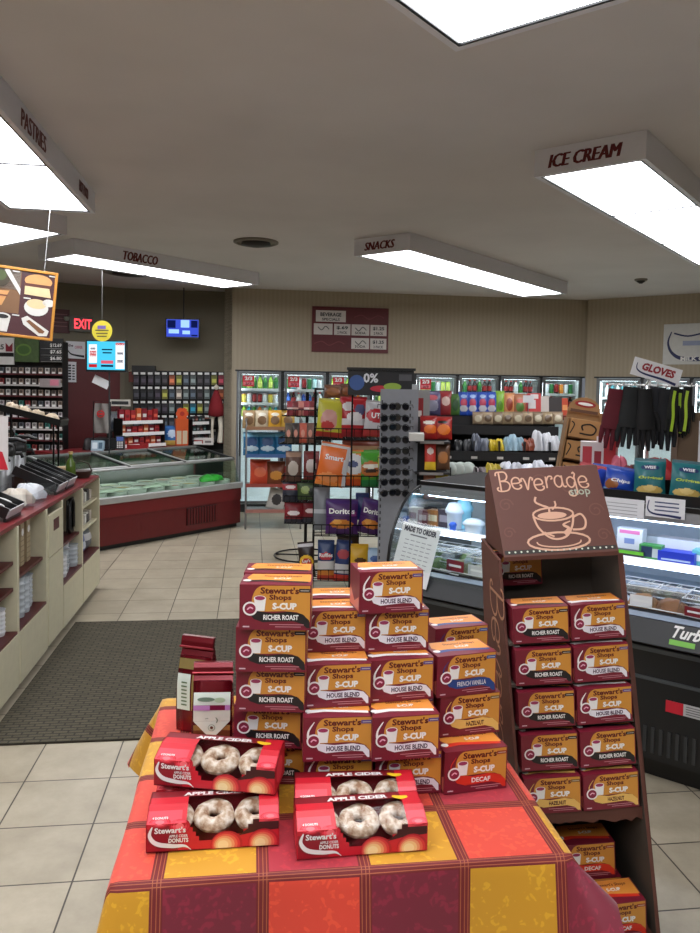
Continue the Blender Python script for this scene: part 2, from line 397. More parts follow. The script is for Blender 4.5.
v = atz(256, 241.5, CH); vent(v.x, v.y, CH-.001, .2, 'round ceiling vent between the TOBACCO and SNACKS lights')
v = atz(130, 272, CH); vent(v.x, v.y, CH-.001, .3, 'dark ceiling vent behind the TOBACCO light box')
v = atz(641, 279, CH); vent(v.x, v.y, CH-.001, .07, 'small sprinkler plate on the ceiling near the right wall')

# ------------------------------------------------------------------ table and cloth
TX, TY, TA = .015, 1.405, R(7.5)        # middle of the table's front edge, turned a little
TZ = .74; TW, TD = .437, .83
t = thing('folding_table', 'table hidden under the autumn coloured cloth in the foreground', 'table', (TX, TY, 0), TA)
b = MB(); b.box(-TW+.006, TW-.006, .006, TD-.006, TZ-.035, TZ-.006, P(190, 186, 176, .5, 0, 'table_top_plastic')); b.build('tabletop', t, bevel=.006)
for sx in (-1, 1):
    for y in (.07, TD-.07):
        b = MB(); b.tube([(sx*(TW-.07), y, TZ-.03), (sx*(TW-.05), y, .004)], .014, BLKM, 8); b.build('leg', t)
def cloth():
    b = MB(); S_ = .194
    # grid lines along u and v: cells with double stripe bands between them
    drop_l, drop_r, drop_f, drop_b = .26, .15, .22, .27
    def lines(lo, hi, org):
        k0 = math.floor((lo-org)/S_)-1; xs = [lo]; k = k0
        while org+k*S_ < hi+S_:
            c = org+k*S_
            for o_ in (-.012, -.008, -.0065, .0, .0015, .007, .0085, .012):
                if lo < c+o_ < hi: xs.append(c+o_)
            for q in range(1, 9):
                v = c+.012+(S_-.024)*q/9
                if lo < v < hi: xs.append(v)
            k += 1
        xs.append(hi); return sorted(set(round(x, 5) for x in xs))
    uo, vo = -.360, -.012
    us = lines(-TW-drop_l, TW+drop_r, uo); vs = lines(-drop_f, TD+drop_b, vo)
    def pos(u, v):
        cu = max(-TW, min(TW, u)); cv = max(0, min(TD, v)); du = u-cu; dv = v-cv
        r = math.hypot(du, dv)
        if r < 1e-9:
            return (cu, cv, TZ+.0015+.0012*math.sin(u*23+v*9)*math.sin(v*17))
        dx, dy = du/r, dv/r; corner = abs(2*dx*dy)
        rip = .010*math.sin((cu*15 if abs(dv) > abs(du) else cv*15)+1.3)*min(1, r/.15)
        if corner > 0: r *= 1-.30*corner if dx > 0 else 1-.15*corner
        flare = .12+.50*corner**1.2
        if dx > 0: flare += (.10+.55*max(0, 1-cv/.25))*abs(dx)
        if dx < 0 and dy < 0: flare = .10+.12*corner
        rad = .018
        if r < rad*PI/2:
            a = r/rad; out = rad*math.sin(a); dn = rad*(1-math.cos(a))
        else:
            q = r-rad*PI/2; out = rad+q*math.sin(math.atan(flare)); dn = rad+q*math.cos(math.atan(flare))
        out = out-rad+.012+rip*1.0*(1 if r > rad else 0) if r > rad else out*.67
        return (cu+dx*out, cv+dy*out, TZ+.0015-dn)
    pat = {}
    rows = {-2: 'YPOYMMM', -1: 'YMOMYMM', 0: 'OYPYOYY', 1: 'OOYOPOO', 2: 'YYOPOYY', 3: 'OOYPYOO', 4: 'YYPYOYY', 5: 'OOYOYOO'}
    mm = {'Y': CL_Y, 'O': CL_O, 'P': CL_P, 'M': CL_M}
    def cellm(u, v):
        fu = (u-uo)/S_; fv = (v-vo)/S_; iu = math.floor(fu); iv = math.floor(fv); au = (fu-round(fu))*S_; av = (fv-round(fv))*S_
        for a in (au, av):
            if -.0065 < a+.0 < -.0 and False: pass
        for a in (au, av):
            if abs(a) < .0119:
                if -.008 < a < -.0065 or 0 < a < .0015 or .007 < a < .0085: return CL_G
        if abs(au) < .0119 or abs(av) < .0119: return CL_B
        row = rows.get(max(-2, min(5, iv)), 'YPOYMYP'); return mm[row[(iu+1) % 7]]
    V = []; UV = []
    for v in vs:
        for u in us: V.append(pos(u, v)); UV.append((u, v))
    n = len(us); f = []; ms = []
    for j in range(len(vs)-1):
        for i in range(n-1):
            f.append((j*n+i, j*n+i+1, (j+1)*n+i+1, (j+1)*n+i)); ms.append(cellm((us[i]+us[i+1])/2, (vs[j]+vs[j+1])/2))
    b.add(V, f, ms, True, UV)
    o = b.build('tablecloth', None, (TX, TY, 0), TA)
    return tag(o, 'autumn patchwork tablecloth in gold, orange and maroon leaf squares draped over the front table', 'tablecloth')
cloth()

# ------------------------------------------------------------------ coffee pod boxes
BW, BH, BD = .152, .0972, .095
MAR = CB(112, 24, 42); GOLD = CB(198, 136, 54); DKM = CB(70, 16, 26); WH = CB(226, 224, 222); BLK = CB(28, 24, 26)
ORT = CB(220, 140, 58)
FLAV = {'richer roast': ('RICHER ROAST', BLK, WH, BLK), 'house blend': ('HOUSE BLEND', CB(222, 218, 226), CB(60, 30, 60), CB(90, 70, 130)),
        'french vanilla': ('FRENCH VANILLA', CB(28, 62, 128), WH, CB(40, 80, 150)), 'hazelnut': ('HAZELNUT', CB(222, 178, 96), DKM, CB(120, 90, 40)),
        'decaf': ('DECAF', CB(206, 48, 30), WH, CB(150, 60, 30))}
def coffee_box(fl):
    word, band, ink, tagc = FLAV[fl]
    b = MB(); b.box(-BW/2, BW/2, 0, BD, 0, BH, MAR)
    def pl(pts, y, m_): b.poly([(-BW/2+u*BW, v*BH) for u, v in pts], -y*.00018, m_)
    x = lambda u: -BW/2+u*BW
    # gold panel with a curved left shoulder
    sh = [(.17+.16*(1-math.cos(a)) , .60+.38*math.sin(a)) for a in [i*PI/2/8 for i in range(9)]]     # left shoulder up
    pl([(.985, .985)]+list(reversed(sh))+[(.17, .52), (.20, .44), (.26, .40), (.62, .42), (.80, .40), (.90, .34), (.985, .18)], 1, GOLD)
    # band
    if fl == 'house blend':
        b.stroke([(x(.16), BH*.90), (x(.075), BH*.68), (x(.09), BH*.48), (x(.20), BH*.36)], lambda t_: .002+.007*t_, -.0004, WH)
        pl([(.17, .40), (.22, .25), (.33, .18), (.50, .20), (.70, .22), (.86, .20), (.93, .06), (.96, .06), (.955, .22), (.88, .34), (.72, .39), (.45, .36), (.24, .40)], 2, band)
    else:
        pl([(.10, .45), (.20, .24), (.33, .17), (.55, .19), (.75, .20), (.88, .14), (.94, .05), (.985, .05), (.975, .22), (.88, .36), (.70, .41), (.45, .37), (.24, .42)], 2, band)
        if fl in ('decaf', 'french vanilla', 'hazelnut'):
            b.stroke([(x(.18), BH*.86), (x(.10), BH*.66), (x(.12), BH*.46)], lambda t_: .001+.003*t_, -.0004, band)
    # pods
    pl([(.20, .70), (.37, .70), (.35, .42), (.23, .42)], 4, WH)
    b.disc(x(.285), BH*.70, .0130, .0060, -.0009, WH, 18); b.disc(x(.285), BH*.705, .0108, .0045, -.0011, CB(150, 50, 90), 18)
    b.disc(x(.15), BH*.47, .0155, .0150, -.0012, WH, 22); b.disc(x(.15), BH*.47, .0118, .0114, -.0014, CB(130, 30, 60), 22); b.stroke([(x(.11), BH*.45), (x(.15), BH*.50), (x(.19), BH*.47)], .003, -.0016, CB(225, 170, 190))
    LET = CB(96, 30, 20)
    b.text("Stewart's", x(.56), BH*.80, BH*.15, -.0006, LET, w=BW*.54, bold=.035)
    b.text("Shops", x(.57), BH*.635, BH*.15, -.0006, LET, w=BW*.31, bold=.035)
    b.text("S-CUP", x(.63), BH*.455, BH*.15, -.0008, WH, w=BW*.34, bold=.05)
    b.text(word, x(.58), BH*.225, BH*.115, -.0008, ink, w=BW*(.49 if len(word) > 8 else .30), bold=.01 if len(word) > 12 else .03)
    b.rect(x(.83), x(.985), BH*.84, BH*.92, -.0008, tagc)
    b.rect(x(.85), x(.97), BH*.87, BH*.885, -.001, CB(190, 180, 170))
    for i, (u0, u1) in enumerate(((.42, .90), (.50, .86))): b.rect(x(u0), x(u1), BH*(.115-.05*i), BH*(.13-.05*i), -.0005, CB(190, 130, 140))
    b.rect(x(.05), x(.14), BH*.055, BH*.085, -.0005, CB(200, 170, 180))
    # top face: gold with streak and band
    def tp(pts, k, m_): b.add([(-BW/2+u*BW, v*BD, BH+.00018*k) for u, v in pts], [tuple(range(len(pts)))], m_)
    tp([(.12, .98), (.06, .60), (.16, .30), (.98, .30), (.98, .98)][::-1][::-1][::-1], 1, ORT)
    tp([(.06, .22), (.30, .30), (.95, .18), (.95, .30), (.30, .44), (.08, .40)], 2, WH if fl == 'house blend' else band)
    vs, fs, a_ = text_geo("Stewart's Shops", .02)
    b.add([(-BW*.2+p*BW*.55, BD*(.68+q*.16), BH+.0006) for p, q in vs], fs, LET)
    vs, fs, a_ = text_geo("S-CUP", .03)
    b.add([(-BW*.05+p*BW*.25, BD*(.50+q*.13), BH+.0006) for p, q in vs], fs, WH)
    b.add([(-BW/2+.012+.009*math.cos(i*PI/8), BD*.35+.008*math.sin(i*PI/8), BH+.0006) for i in range(16)], [tuple(range(16))], WH)
    # left side: rose sweep
    b.add([(-BW/2-.0002, BD*p, BH*q) for p, q in ((.95, .05), (.05, .05), (.05, .40), (.5, .20), (.95, .5))], [tuple(range(5))], CB(206, 110, 96) if fl != 'richer roast' else CB(134, 40, 54))
    b.add([(BW/2+.0002, BD*p, BH*q) for p, q in ((.05, .3), (.95, .3), (.95, .9), (.05, .9))], [tuple(range(4))], GOLD)
    me = b.mesh('coffee_pod_box'); return me
BOXM = {k: coffee_box(k) for k in FLAV}
def put_box(fl, loc, rot, label, group=None):
    o = bpy.data.objects.new('coffee_pod_box', BOXM[fl]); COL.objects.link(o); o.location = loc; o.rotation_euler = rot
    return tag(o, label, 'box', group)
# (flavour, front-left corner x, y, yaw in degrees) from the table top upward
FR = {
 'left': [('richer roast', -.240, 1.700, 0), ('richer roast', -.250, 1.675, -2), ('richer roast', -.240, 1.635, 0), ('richer roast', -.238, 1.610, 1), ('richer roast', -.228, 1.590, 1)],
 'second': [('house blend', -.088, 1.640, 5), ('house blend', -.090, 1.610, 6), ('house blend', -.092, 1.655, 9), ('house blend', -.100, 1.735, 8)],
 'third': [('house blend', .070, 1.655, 8), ('house blend', .060, 1.615, 11), ('house blend', .055, 1.690, 13), ('house blend', .045, 1.745, 10), ('house blend', .028, 1.715, 13)],
 'right': [('decaf', .226, 1.665, 14), ('hazelnut', .222, 1.735, 15), ('french vanilla', .212, 1.725, 18)]}
for col, lst in FR.items():
    n = len(lst)
    for k, (fl, x, y, a) in enumerate(lst):
        A_r = R(a); c = Vector((x+math.cos(A_r)*BW/2, y+math.sin(A_r)*BW/2, TZ+.003+k*.0985))
        if col == 'right': lb = {'decaf': 'red banded decaf pod box at the bottom right of the table display', 'hazelnut': 'hazelnut pod box under the blue banded box on the table', 'french vanilla': 'blue banded french vanilla pod box on the right column of the table'}[fl]
        else: lb = f'{fl} pod box, {ORD[n-1-k]}, in the {col} table column{" from the left" if col != "left" else ""}'
        put_box(fl, c, (0, 0, A_r), lb)
BK = {'left': ('richer roast', -.008, .104, 2, 5), 'second': ('house blend', -.004, .108, 7, 4), 'third': ('house blend', -.004, .108, 8, 3), 'right': ('french vanilla', .005, .15, 12, 3)}
for col, (fl, ox, oy, a, n) in BK.items():
    for k in range(n):
        fx = FR[col][min(k, len(FR[col])-1)]; x = fx[1]+ox; y = fx[2]+oy
        if col == 'right': x, y = .232, 1.93
        a = fx[3]
        A_r = R(a); c = Vector((x+math.cos(A_r)*BW/2+.003*math.sin(k*2.1), y+math.sin(A_r)*BW/2, TZ+.003+k*.0985))
        put_box(fl, c, (0, 0, A_r), f'{fl} pod box, {ORD[n-1-k]}, in the pile behind the {col} table column')

# ------------------------------------------------------------------ cardboard display with pod boxes
DX = Vector((.675, 1.915, .012)); DM = Matrix.Translation(DX) @ Matrix.Rotation(R(3), 4, 'Z') @ Matrix.Rotation(R(-3.6), 4, 'Y')
SL = .13                               # the front slopes back as it rises
t = thing('cardboard_display', 'brown cardboard floor display of pod boxes with a cup drawn on its header', 'display')
t.matrix_world = DM; t.rotation_mode = 'XYZ'; t.location = DX; t.rotation_euler = DM.to_euler()
DWd, TH = .165, 1.185
yf = lambda z: SL*z-.0
DEP = .40
for sx in (-1, 1):
    b = MB(); x0, x1 = (sx*DWd, sx*(DWd+.008)) if sx > 0 else (-DWd-.008, -DWd)
    prof = [(yf(0)-.03, 0), (DEP, 0), (DEP, TH+.02), (yf(TH)+.035, TH), (yf(.3)-.03, .3)]
    b.add([(x0, y, z) for y, z in prof]+[(x1, y, z) for y, z in prof],
          [(4, 3, 2, 1, 0), (5, 6, 7, 8, 9)]+[(i, (i+1) % 5, 5+(i+1) % 5, 5+i) for i in range(5)], [BROWN if sx < 0 else GREYB, GREYB if sx < 0 else BROWN]+[BROWN]*5)
    if sx > 0:     # folded front edge of the right side
        b.prism([(DWd-.0, .0), (DWd+.016, .0), (DWd+.016, TH), (DWd-.0, TH)], 0, .002, BROWN)
        v = b.v; 
        for i in range(len(v)-8, len(v)): v[i] = Vector((v[i].x, v[i].y+yf(v[i].z)-.030+.065*max(0, (v[i].z-.3)/(TH-.3)), v[i].z))
    b.build('side_panel', t)
b = MB(); b.box(-DWd, DWd, DEP-.006, DEP, 0, TH+.02, GREYB); b.build('back_panel', t)
b = MB(); b.box(-DWd, DWd, yf(.2)-.03, DEP-.006, .190, .203, BROWN); b.box(-DWd, DWd, yf(0)-.028, yf(0)-.022, 0, .203, BROWN); b.build('base', t)
zr = [.527, .638, .749, .860, .970]
def zlev(z): return z
b = MB(); b.box(-DWd, DWd, yf(.53)+.01, DEP-.006, zr[0]-.028, zr[0]-.001, GREYB)
tl = [(-DWd+i*2*DWd/22, zr[0]-.03-.012*random.random()) for i in range(23)]
b.prism(tl+[(DWd, zr[0]-.004), (-DWd, zr[0]-.004)], yf(.53)-.002, yf(.53)+.001, BROWN); b.build('shelf', t)
for z in zr[1:]:
    b = MB(); b.box(-DWd, DWd, yf(z)+.006, DEP-.006, z-.009, z-.001, GREYB); b.build('shelf', t)
# writing up the left side
# stroke lettering with curls, unit high
def cur(*p): return list(p)
GL = {
 'B': (.62, [[(.12, 0), (.12, 1)], [(-.05, .82), (-.02, .98), (.12, 1.02), (.40, 1.0), (.50, .80), (.40, .58), (.14, .52)], [(.14, .52), (.46, .48), (.58, .28), (.46, .04), (.20, -.02), (.0, .02), (-.05, .14), (.03, .2)]]),
 'e': (.50, [[(.04, .30), (.40, .34), (.38, .56), (.20, .62), (.04, .48), (.02, .26), (.10, .06), (.28, 0), (.44, .08), (.46, .20), (.38, .2)]]),
 'v': (.50, [[(-.04, .46), (-.04, .60), (.06, .62), (.14, .40), (.20, .02), (.30, .36), (.42, .66), (.52, .60), (.48, .50)]]),
 'r': (.42, [[(.06, 0), (.08, .62)], [(.08, .36), (.20, .60), (.36, .62), (.38, .50), (.30, .48)]]),
 'a': (.54, [[(.40, .50), (.24, .62), (.06, .50), (.02, .22), (.14, .02), (.30, .06), (.40, .30)], [(.40, .62), (.40, .14), (.48, .0), (.56, .06)]]),
 'g': (.54, [[(.40, .50), (.24, .62), (.06, .50), (.04, .24), (.18, .06), (.34, .14), (.40, .34)], [(.42, .62), (.44, .10), (.42, -.24), (.26, -.40), (.06, -.34), (.04, -.18), (.16, -.14)], [(.42, .60), (.48, .76), (.42, .86), (.36, .78)]]),
}
def scroll(b, word, x, z, h, wd, y, mt, track=.10, rise=0):
    cx = x
    for i, ch in enumerate(word):
        adv, st = GL[ch]; dz = rise*math.sin(i*1.7)
        for s_ in st:
            b.stroke([(cx+px*h, z+dz+pz*h) for px, pz in s_], wd, y, mt, 6)
        cx += (adv+track)*h
    return cx
TAN = P(196, 152, 128, .6, 0, 'tan_print', .03); TAND = P(150, 104, 84, .6, 0, 'brown_print', .03); SWIRL = P(98, 58, 48, .6, 0, 'swirl_print', .03)
# header
def header():
    b = MB(); z0, z1, y0, y1 = TH+.012, TH+.012+.225, yf(TH)+.015, yf(TH)+.165
    w0, w1 = DWd-.004, DWd-.004
    L_ = math.hypot(z1-z0, y1-y0)
    b.box(-w0, w0, y0, y0+.006, z0-.012, z0, BROWN)
    v = [(-w0, y0, z0), (w0, y0, z0), (w1, y1, z1), (-w1, y1, z1), (-w0, y0+.006, z0), (w0, y0+.006, z0), (w1, y1+.006, z1), (-w1, y1+.006, z1)]
    b.add(v, [(0, 1, 2, 3), (5, 4, 7, 6), (3, 2, 6, 7), (1, 0, 4, 5), (0, 3, 7, 4), (2, 1, 5, 6)], BROWN)
    for sx in (-1, 1):
        xx = sx*(w0-.002); b.add([(xx, y0+.004, z0), (xx, DEP, z0), (xx, DEP-.02, z1-.03), (sx*(w1-.002), y1+.004, z1), (xx-sx*.004, y0+.004, z0), (xx-sx*.004, DEP, z0), (xx-sx*.004, DEP-.02, z1-.03), (sx*(w1-.006), y1+.004, z1)],
              [(3, 2, 1, 0), (4, 5, 6, 7), (0, 1, 5, 4), (1, 2, 6, 5), (2, 3, 7, 6)], BROWN)
    o = b.build('header', t)
    a = MB(); ang = math.atan2(y1-y0, z1-z0)
    a.M = Matrix.Translation((0, y0, z0)) @ Matrix.Rotation(-ang, 4, 'X')
    for (cx, cz, rr) in ((-.13, .155, .022), (-.02, .225, .025), (.125, .125, .024), (.13, .05, .02), (-.135, .07, .018), (.06, .2, .02)):
        a.stroke([(cx+rr*(1-i/14)*math.cos(i*.8), cz+rr*(1-i/14)*math.sin(i*.8)) for i in range(12)], .004, -.0010, SWIRL, 3)
    scroll(a, 'Beverage', -.142, .200, .060, .0046, -.0016, TAN, .045, .004)
    a.text('stop', .092, .168, .028, -.0018, P(150, 156, 140, .6, 0, 'grey_green_print'), w=.06, bold=.01)
    # cup, saucer, steam
    def ell(cx, cz, rx, rz, wd, y, mt, a0=0, a1=2*PI): a.stroke([(cx+rx*math.cos(a0+(a1-a0)*i/20), cz+rz*math.sin(a0+(a1-a0)*i/20)) for i in range(21)], wd, y, mt, 0)
    ell(.0, .038, .088, .026, .006, -.0014, TAN); ell(0, .036, .062, .015, .004, -.0016, TAN, PI*.95, PI*2.05)
    ell(.0, .120, .058, .020, .0055, -.0014, TAN); a.disc(-.004, .116, .042, .011, -.0018, TAN, 20)
    a.stroke([(-.058, .116), (-.050, .082), (-.026, .052), (0, .044), (.028, .054), (.048, .084), (.057, .116)], .006, -.0016, TAN)
    a.stroke([(.056, .108), (.078, .116), (.088, .096), (.078, .072), (.046, .070)], .006, -.0016, TAN)
    a.stroke([(.020, .058), (.036, .074), (.022, .086), (.044, .096)], lambda q: .010*(1-q)+.003, -.0018, TAN)
    a.stroke([(-.036, .066), (-.010, .052)], .005, -.0018, TAN)
    a.stroke([(-.040, .176), (-.044, .160), (-.026, .148), (-.010, .140), (-.010, .122)], .006, -.0018, TAN)
    a.stroke([(.012, .160), (.012, .146), (-.0, .134)], .005, -.0018, TAN)
    a.rect(-w0+.004, w0-.004, .006, .018, -.0010, P(40, 36, 32, .6, 0, 'dark_band'))
    for i in range(18): a.disc(-w0+.016+i*(2*w0-.032)/17, .012, .0028, .0028, -.0014, P(190, 196, 180, .6, 0, 'dot_print'), 8)
    a.build('header_print', t)
header()
b = MB(); b.M = Matrix.Translation((-DWd-.009, .30, .62)) @ Matrix.Rotation(-PI/2, 4, 'Z') @ Matrix.Rotation(-PI/2, 4, 'Y')
b.M = Matrix(((0, 1, 0, -DWd-.009), (0, 0, -1, .26), (-1, 0, 0, 1.10), (0, 0, 0, 1)))
# local x runs down the panel, local z runs towards the front
b.M = Matrix(((0, 1, 0, -DWd-.009), (0, 0, -1, .26), (-1, 0, 0, 1.08), (0, 0, 0, 1)))
scroll(b, 'Beverage', -.02, -.035, .15, .008, 0, P(176, 130, 100, .6, 0, 'side_print'), .02)
b.build('side_lettering', t)
deu = DM.to_euler()
def disp_box(fl, cx, z, dy, lab, yaw=0):
    l_ = DM @ Vector((cx, yf(z)+dy, z)); q = (DM.to_3x3() @ Matrix.Rotation(R(yaw), 3, 'Z')).to_euler()
    put_box(fl, l_, q, lab)
RN = ['bottom', 'second', 'third', 'fourth', 'top']
grid_ = [('hazelnut', 'hazelnut'), ('richer roast', 'richer roast'), ('richer roast', 'house blend'), ('richer roast', 'house blend'), ('richer roast', 'house blend')]
for i, z in enumerate(zr):
    for j, sd in enumerate(('left', 'right')):
        disp_box(grid_[i][j], -.0795+.159*j, z, -.008, f'{grid_[i][j]} pod box on the {RN[i]} full row, {sd} side of the cardboard display', (-1, 2)[j])
disp_box('richer roast', -.082, zr[4]+.1005, .20, 'richer roast pod box alone at the top inside the cardboard display', 0)
disp_box('decaf', .070, .204, -.018, 'decaf pod box at the front of the lowest shelf of the cardboard display', 3)
disp_box('decaf', .045, .204, .085, 'hidden lower decaf pod box behind the front one on the display floor', 0)
disp_box('decaf', .030, .303, .075, 'decaf pod box raised at the back of the lowest compartment of the display', 0)

# ------------------------------------------------------------------ donut boxes
DW, DHh, DDp = .258, .071, .094
RD1 = CB(196, 28, 44); RD2 = CB(226, 66, 80); RD3 = CB(120, 14, 26); YL = CB(238, 190, 120); BLK2 = CB(60, 12, 20)
def donut_box():
    """thing: tray, printed lid around the window, film"""
    t = thing('donut_box', 'box', 'box')
    b = MB(); W = DW/2; top0, top1 = .028, DDp      # front slants back to the top
    sl = .045
    # tray, back, ends
    b.box(-W, W, 0, DDp, 0, .002, RD3); b.box(-W, W, DDp-.002, DDp, .002, DHh, RD3)
    for sx in (-1, 1):
        x0, x1 = (W-.002, W) if sx > 0 else (-W, -W+.002)
        pr_ = [(0, .002), (DDp-.002, .002), (DDp-.002, DHh), (sl, DHh), (0, .056)]
        b.add([(x0, y, z) for y, z in pr_]+[(x1, y, z) for y, z in pr_], [(4, 3, 2, 1, 0), (5, 6, 7, 8, 9)]+[(i, (i+1) % 5, 5+(i+1) % 5, 5+i) for i in range(5)], RD1)
        b.add([(sx*(W+.0003), .02+.03*math.cos(i*PI/8)+.02, .035+.026*math.sin(i*PI/8)) for i in range(16)], [tuple(range(16)) if sx > 0 else tuple(reversed(range(16)))], RD2)
    b.build('carton', t)
    # front print: unrolled surface s from 0 (front bottom) up the front .060, the slant, then the top
    L1 = .056; L2 = math.hypot(sl, DHh-.056); L3 = DDp-sl
    def surf(x, y, s):
        if s <= L1: return (x, y, s)
        if s <= L1+L2:
            q = (s-L1)/L2; return (x, q*sl+y*.7, .056+q*(DHh-.056)-y*.7)
        return (x, sl+(s-L1-L2), DHh-y)
    a = MB(); a.warp = lambda x, y, z: surf(x, y, z)
    NX = 84
    def region(s0, s1):
        n = 6
        for k in range(n):
            z0 = s0+(s1-s0)*k/n; z1 = s0+(s1-s0)*(k+1)/n
            for i in range(NX):
                x0 = -W+2*W*i/NX; x1 = -W+2*W*(i+1)/NX; u = (i+.5)/NX; sm = (z0+z1)/2
                # window outline: wide at the top, pinched at the front
                if sm > .020 and sm < L1+L2+L3*.50:
                    e = max(0, (.060-sm)/.040); lo = .30+.10*e; hi = .84-.17*e
                    if lo < u < hi: continue
                m_ = RD1
                if u > .84 and sm > .05: m_ = RD2 if sm < .085 else RD1
                elif u > .74 and sm > .034 and sm <= .06: m_ = BLK2
                elif u < .26 and .055 < sm < .085: m_ = RD2
                elif u < .30 and sm <= .048: m_ = RD1 if u > .24 else CB(150, 18, 34)
                elif sm > L1+L2+L3*.5: m_ = RD3
                a.rect(x0, x1, z0, z1, 0, m_)
    region(0, L1); region(L1, L1+L2); region(L1+L2, L1+L2+L3)
    # apples and lettering
    def half(u, r, c0):
        cx = -W+2*W*u
        for k_, (q_, col) in enumerate(((1, (176, 26, 40)), (.90, (206, 50, 56)), (.78, (220, 96, 76)), (.64, (228, 150, 106)), (.50, (234, 190, 134)), (.34, (240, 212, 160)))):
            pts = [(cx-r*.22*k_/5+r*q_*math.cos(i*PI/13), min(L1-.001, max(.001+.0002*k_, .008+r*.9*q_*math.sin(i*PI/13)))) for i in range(26)]
            a.poly(pts, -.0005-.0002*k_, CB(*col))
    half(.60, .031, 0); half(.88, .031, 0)
    for (u, s, r, sq) in ((.10, .060, .021, .55), (.25, .050, .020, .8), (.93, .061, .020, .5)):
        cx = -W+2*W*u
        for k_, (q_, col) in enumerate(((1, (190, 24, 44)), (.85, (214, 40, 60)), (.66, (230, 66, 82)), (.40, (240, 104, 112)))):
            pts = [(max(-W+.001, min(W-.001, cx+r*q_*math.cos(i*PI/11))), s+r*sq*q_*math.sin(i*PI/11)) for i in range(22)]
            a.poly(pts, -.0005-.0002*k_, CB(*col))
    a.poly([(-W+2*W*.68, .024), (-W+2*W*.83, .050), (-W+2*W*.995, .050), (-W+2*W*.995, .034), (-W+2*W*.80, .030)], -.0004, BLK2)
    a.disc(-W+2*W*.12, .030, .030, .024, -.0003, CB(140, 16, 34), 20)
    a.stroke([(-W+.012, .052), (-W+.007, .034), (-W+.020, .018), (-W+.050, .012), (-W+.074, .011), (-W+.086, .003)], lambda q: .0015+.0075*math.sin(min(1, q*1.1)*PI)**.8, -.0020, WH, 6)
    a.text("Stewart's", -W+.046, .038, .012, -.0022, WH, w=.060, bold=.03)
    a.text("APPLE CIDER", -W+.062, .029, .0055, -.0022, WH, w=.036, bold=.02)
    a.text("DONUTS", -W+.062, .0185, .009, -.0022, WH, w=.038, bold=.04)
    a.text("4 DONUTS", -W+.026, .0665, .0055, -.0022, WH, w=.03, bold=.03)
    zt = L1+L2+L3*.54
    a.text("APPLE CIDER", .0, zt, .013, -.0008, WH, w=.125, bold=.05)
    a.stroke([(-W+2*W*.78, zt+.006), (-W+2*W*.84, zt-.001), (-W+2*W*.90, zt+.001)], lambda q: .013*math.sin(.35+q*2.4), -.0007, CB(232, 190, 40), 5)
    a.build('printed_lid', t)
    f = MB(); f.warp = lambda x, y, z: surf(x, y, z)
    for s0, s1, n in ((.020, L1, 4), (L1, L1+L2, 1), (L1+L2, L1+L2+L3*.5, 1)):
        for k in range(n):
            z0 = s0+(s1-s0)*k/n; z1 = s0+(s1-s0)*(k+1)/n; e = max(0, (.060-(z0+z1)/2)/.040)
            f.rect(-W+2*W*(.29+.10*e), -W+2*W*(.85-.17*e), z0, z1, .0009, FILM)
    f.build('window', t)
    return t
def sugar_fn(nt, bs, L):
    tc = nt.nodes.new('ShaderNodeTexCoord'); n = nt.nodes.new('ShaderNodeTexNoise'); n.inputs['Scale'].default_value = 70; n.inputs['Detail'].default_value = 5
    L.new(tc.outputs['Object'], n.inputs['Vector']); rp = ramp(nt, [(.36, (150, 112, 84)), (.52, (196, 172, 148)), (.68, (226, 214, 200))])
    L.new(n.outputs['Fac'], rp.inputs[0]); L.new(rp.outputs[0], bs.inputs['Base Color']); bs.inputs['Roughness'].default_value = .8
    bp = nt.nodes.new('ShaderNodeBump'); bp.inputs['Distance'].default_value = .004; L.new(n.outputs['Fac'], bp.inputs['Height']); L.new(bp.outputs[0], bs.inputs['Normal'])
M_SUG = node_mat('sugared_donut', sugar_fn)
def donut_mesh():
    b = MB(); R0, r0 = .0262, .0158
    def fn(u, v):
        a = u*2*PI; q = v*2*PI; w_ = 1+.05*math.sin(3*a)+.04*math.sin(7*a+1); rr = r0*w_
        return ((R0+rr*math.cos(q))*math.cos(a), (R0+rr*math.cos(q))*math.sin(a), rr*math.sin(q)*.95)
    b.grid(fn, 26, 12, M_SUG); return b.mesh('donut')
DM_ = donut_mesh()
dp = Proto(donut_box())
DB = [  # px of the front bottom corners, z of the base, label
 ((147, 853), (278, 845), TZ+.004, 'apple cider donut box at the front left of the table, under the stacked one', 0, 'front left donut box'),
 (None, (-.395, 1.560), TZ+.004, 'apple cider donut box hidden behind the front left box, carrying the upper one', 5, 'hidden left donut box'),
 ((153, 785), (276, 795), TZ+.004+DHh+.004, 'apple cider donut box stacked highest at the left behind the front box', -6, 'upper left donut box'),
 ((296, 860), (428, 850), TZ+.004, 'apple cider donut box at the front right of the table beside the left pair', 0, 'front right donut box'),
 (None, (-.100, 1.522), TZ+.004, 'apple cider donut box half hidden behind the front right donut box', 5, 'rear right donut box'),
]
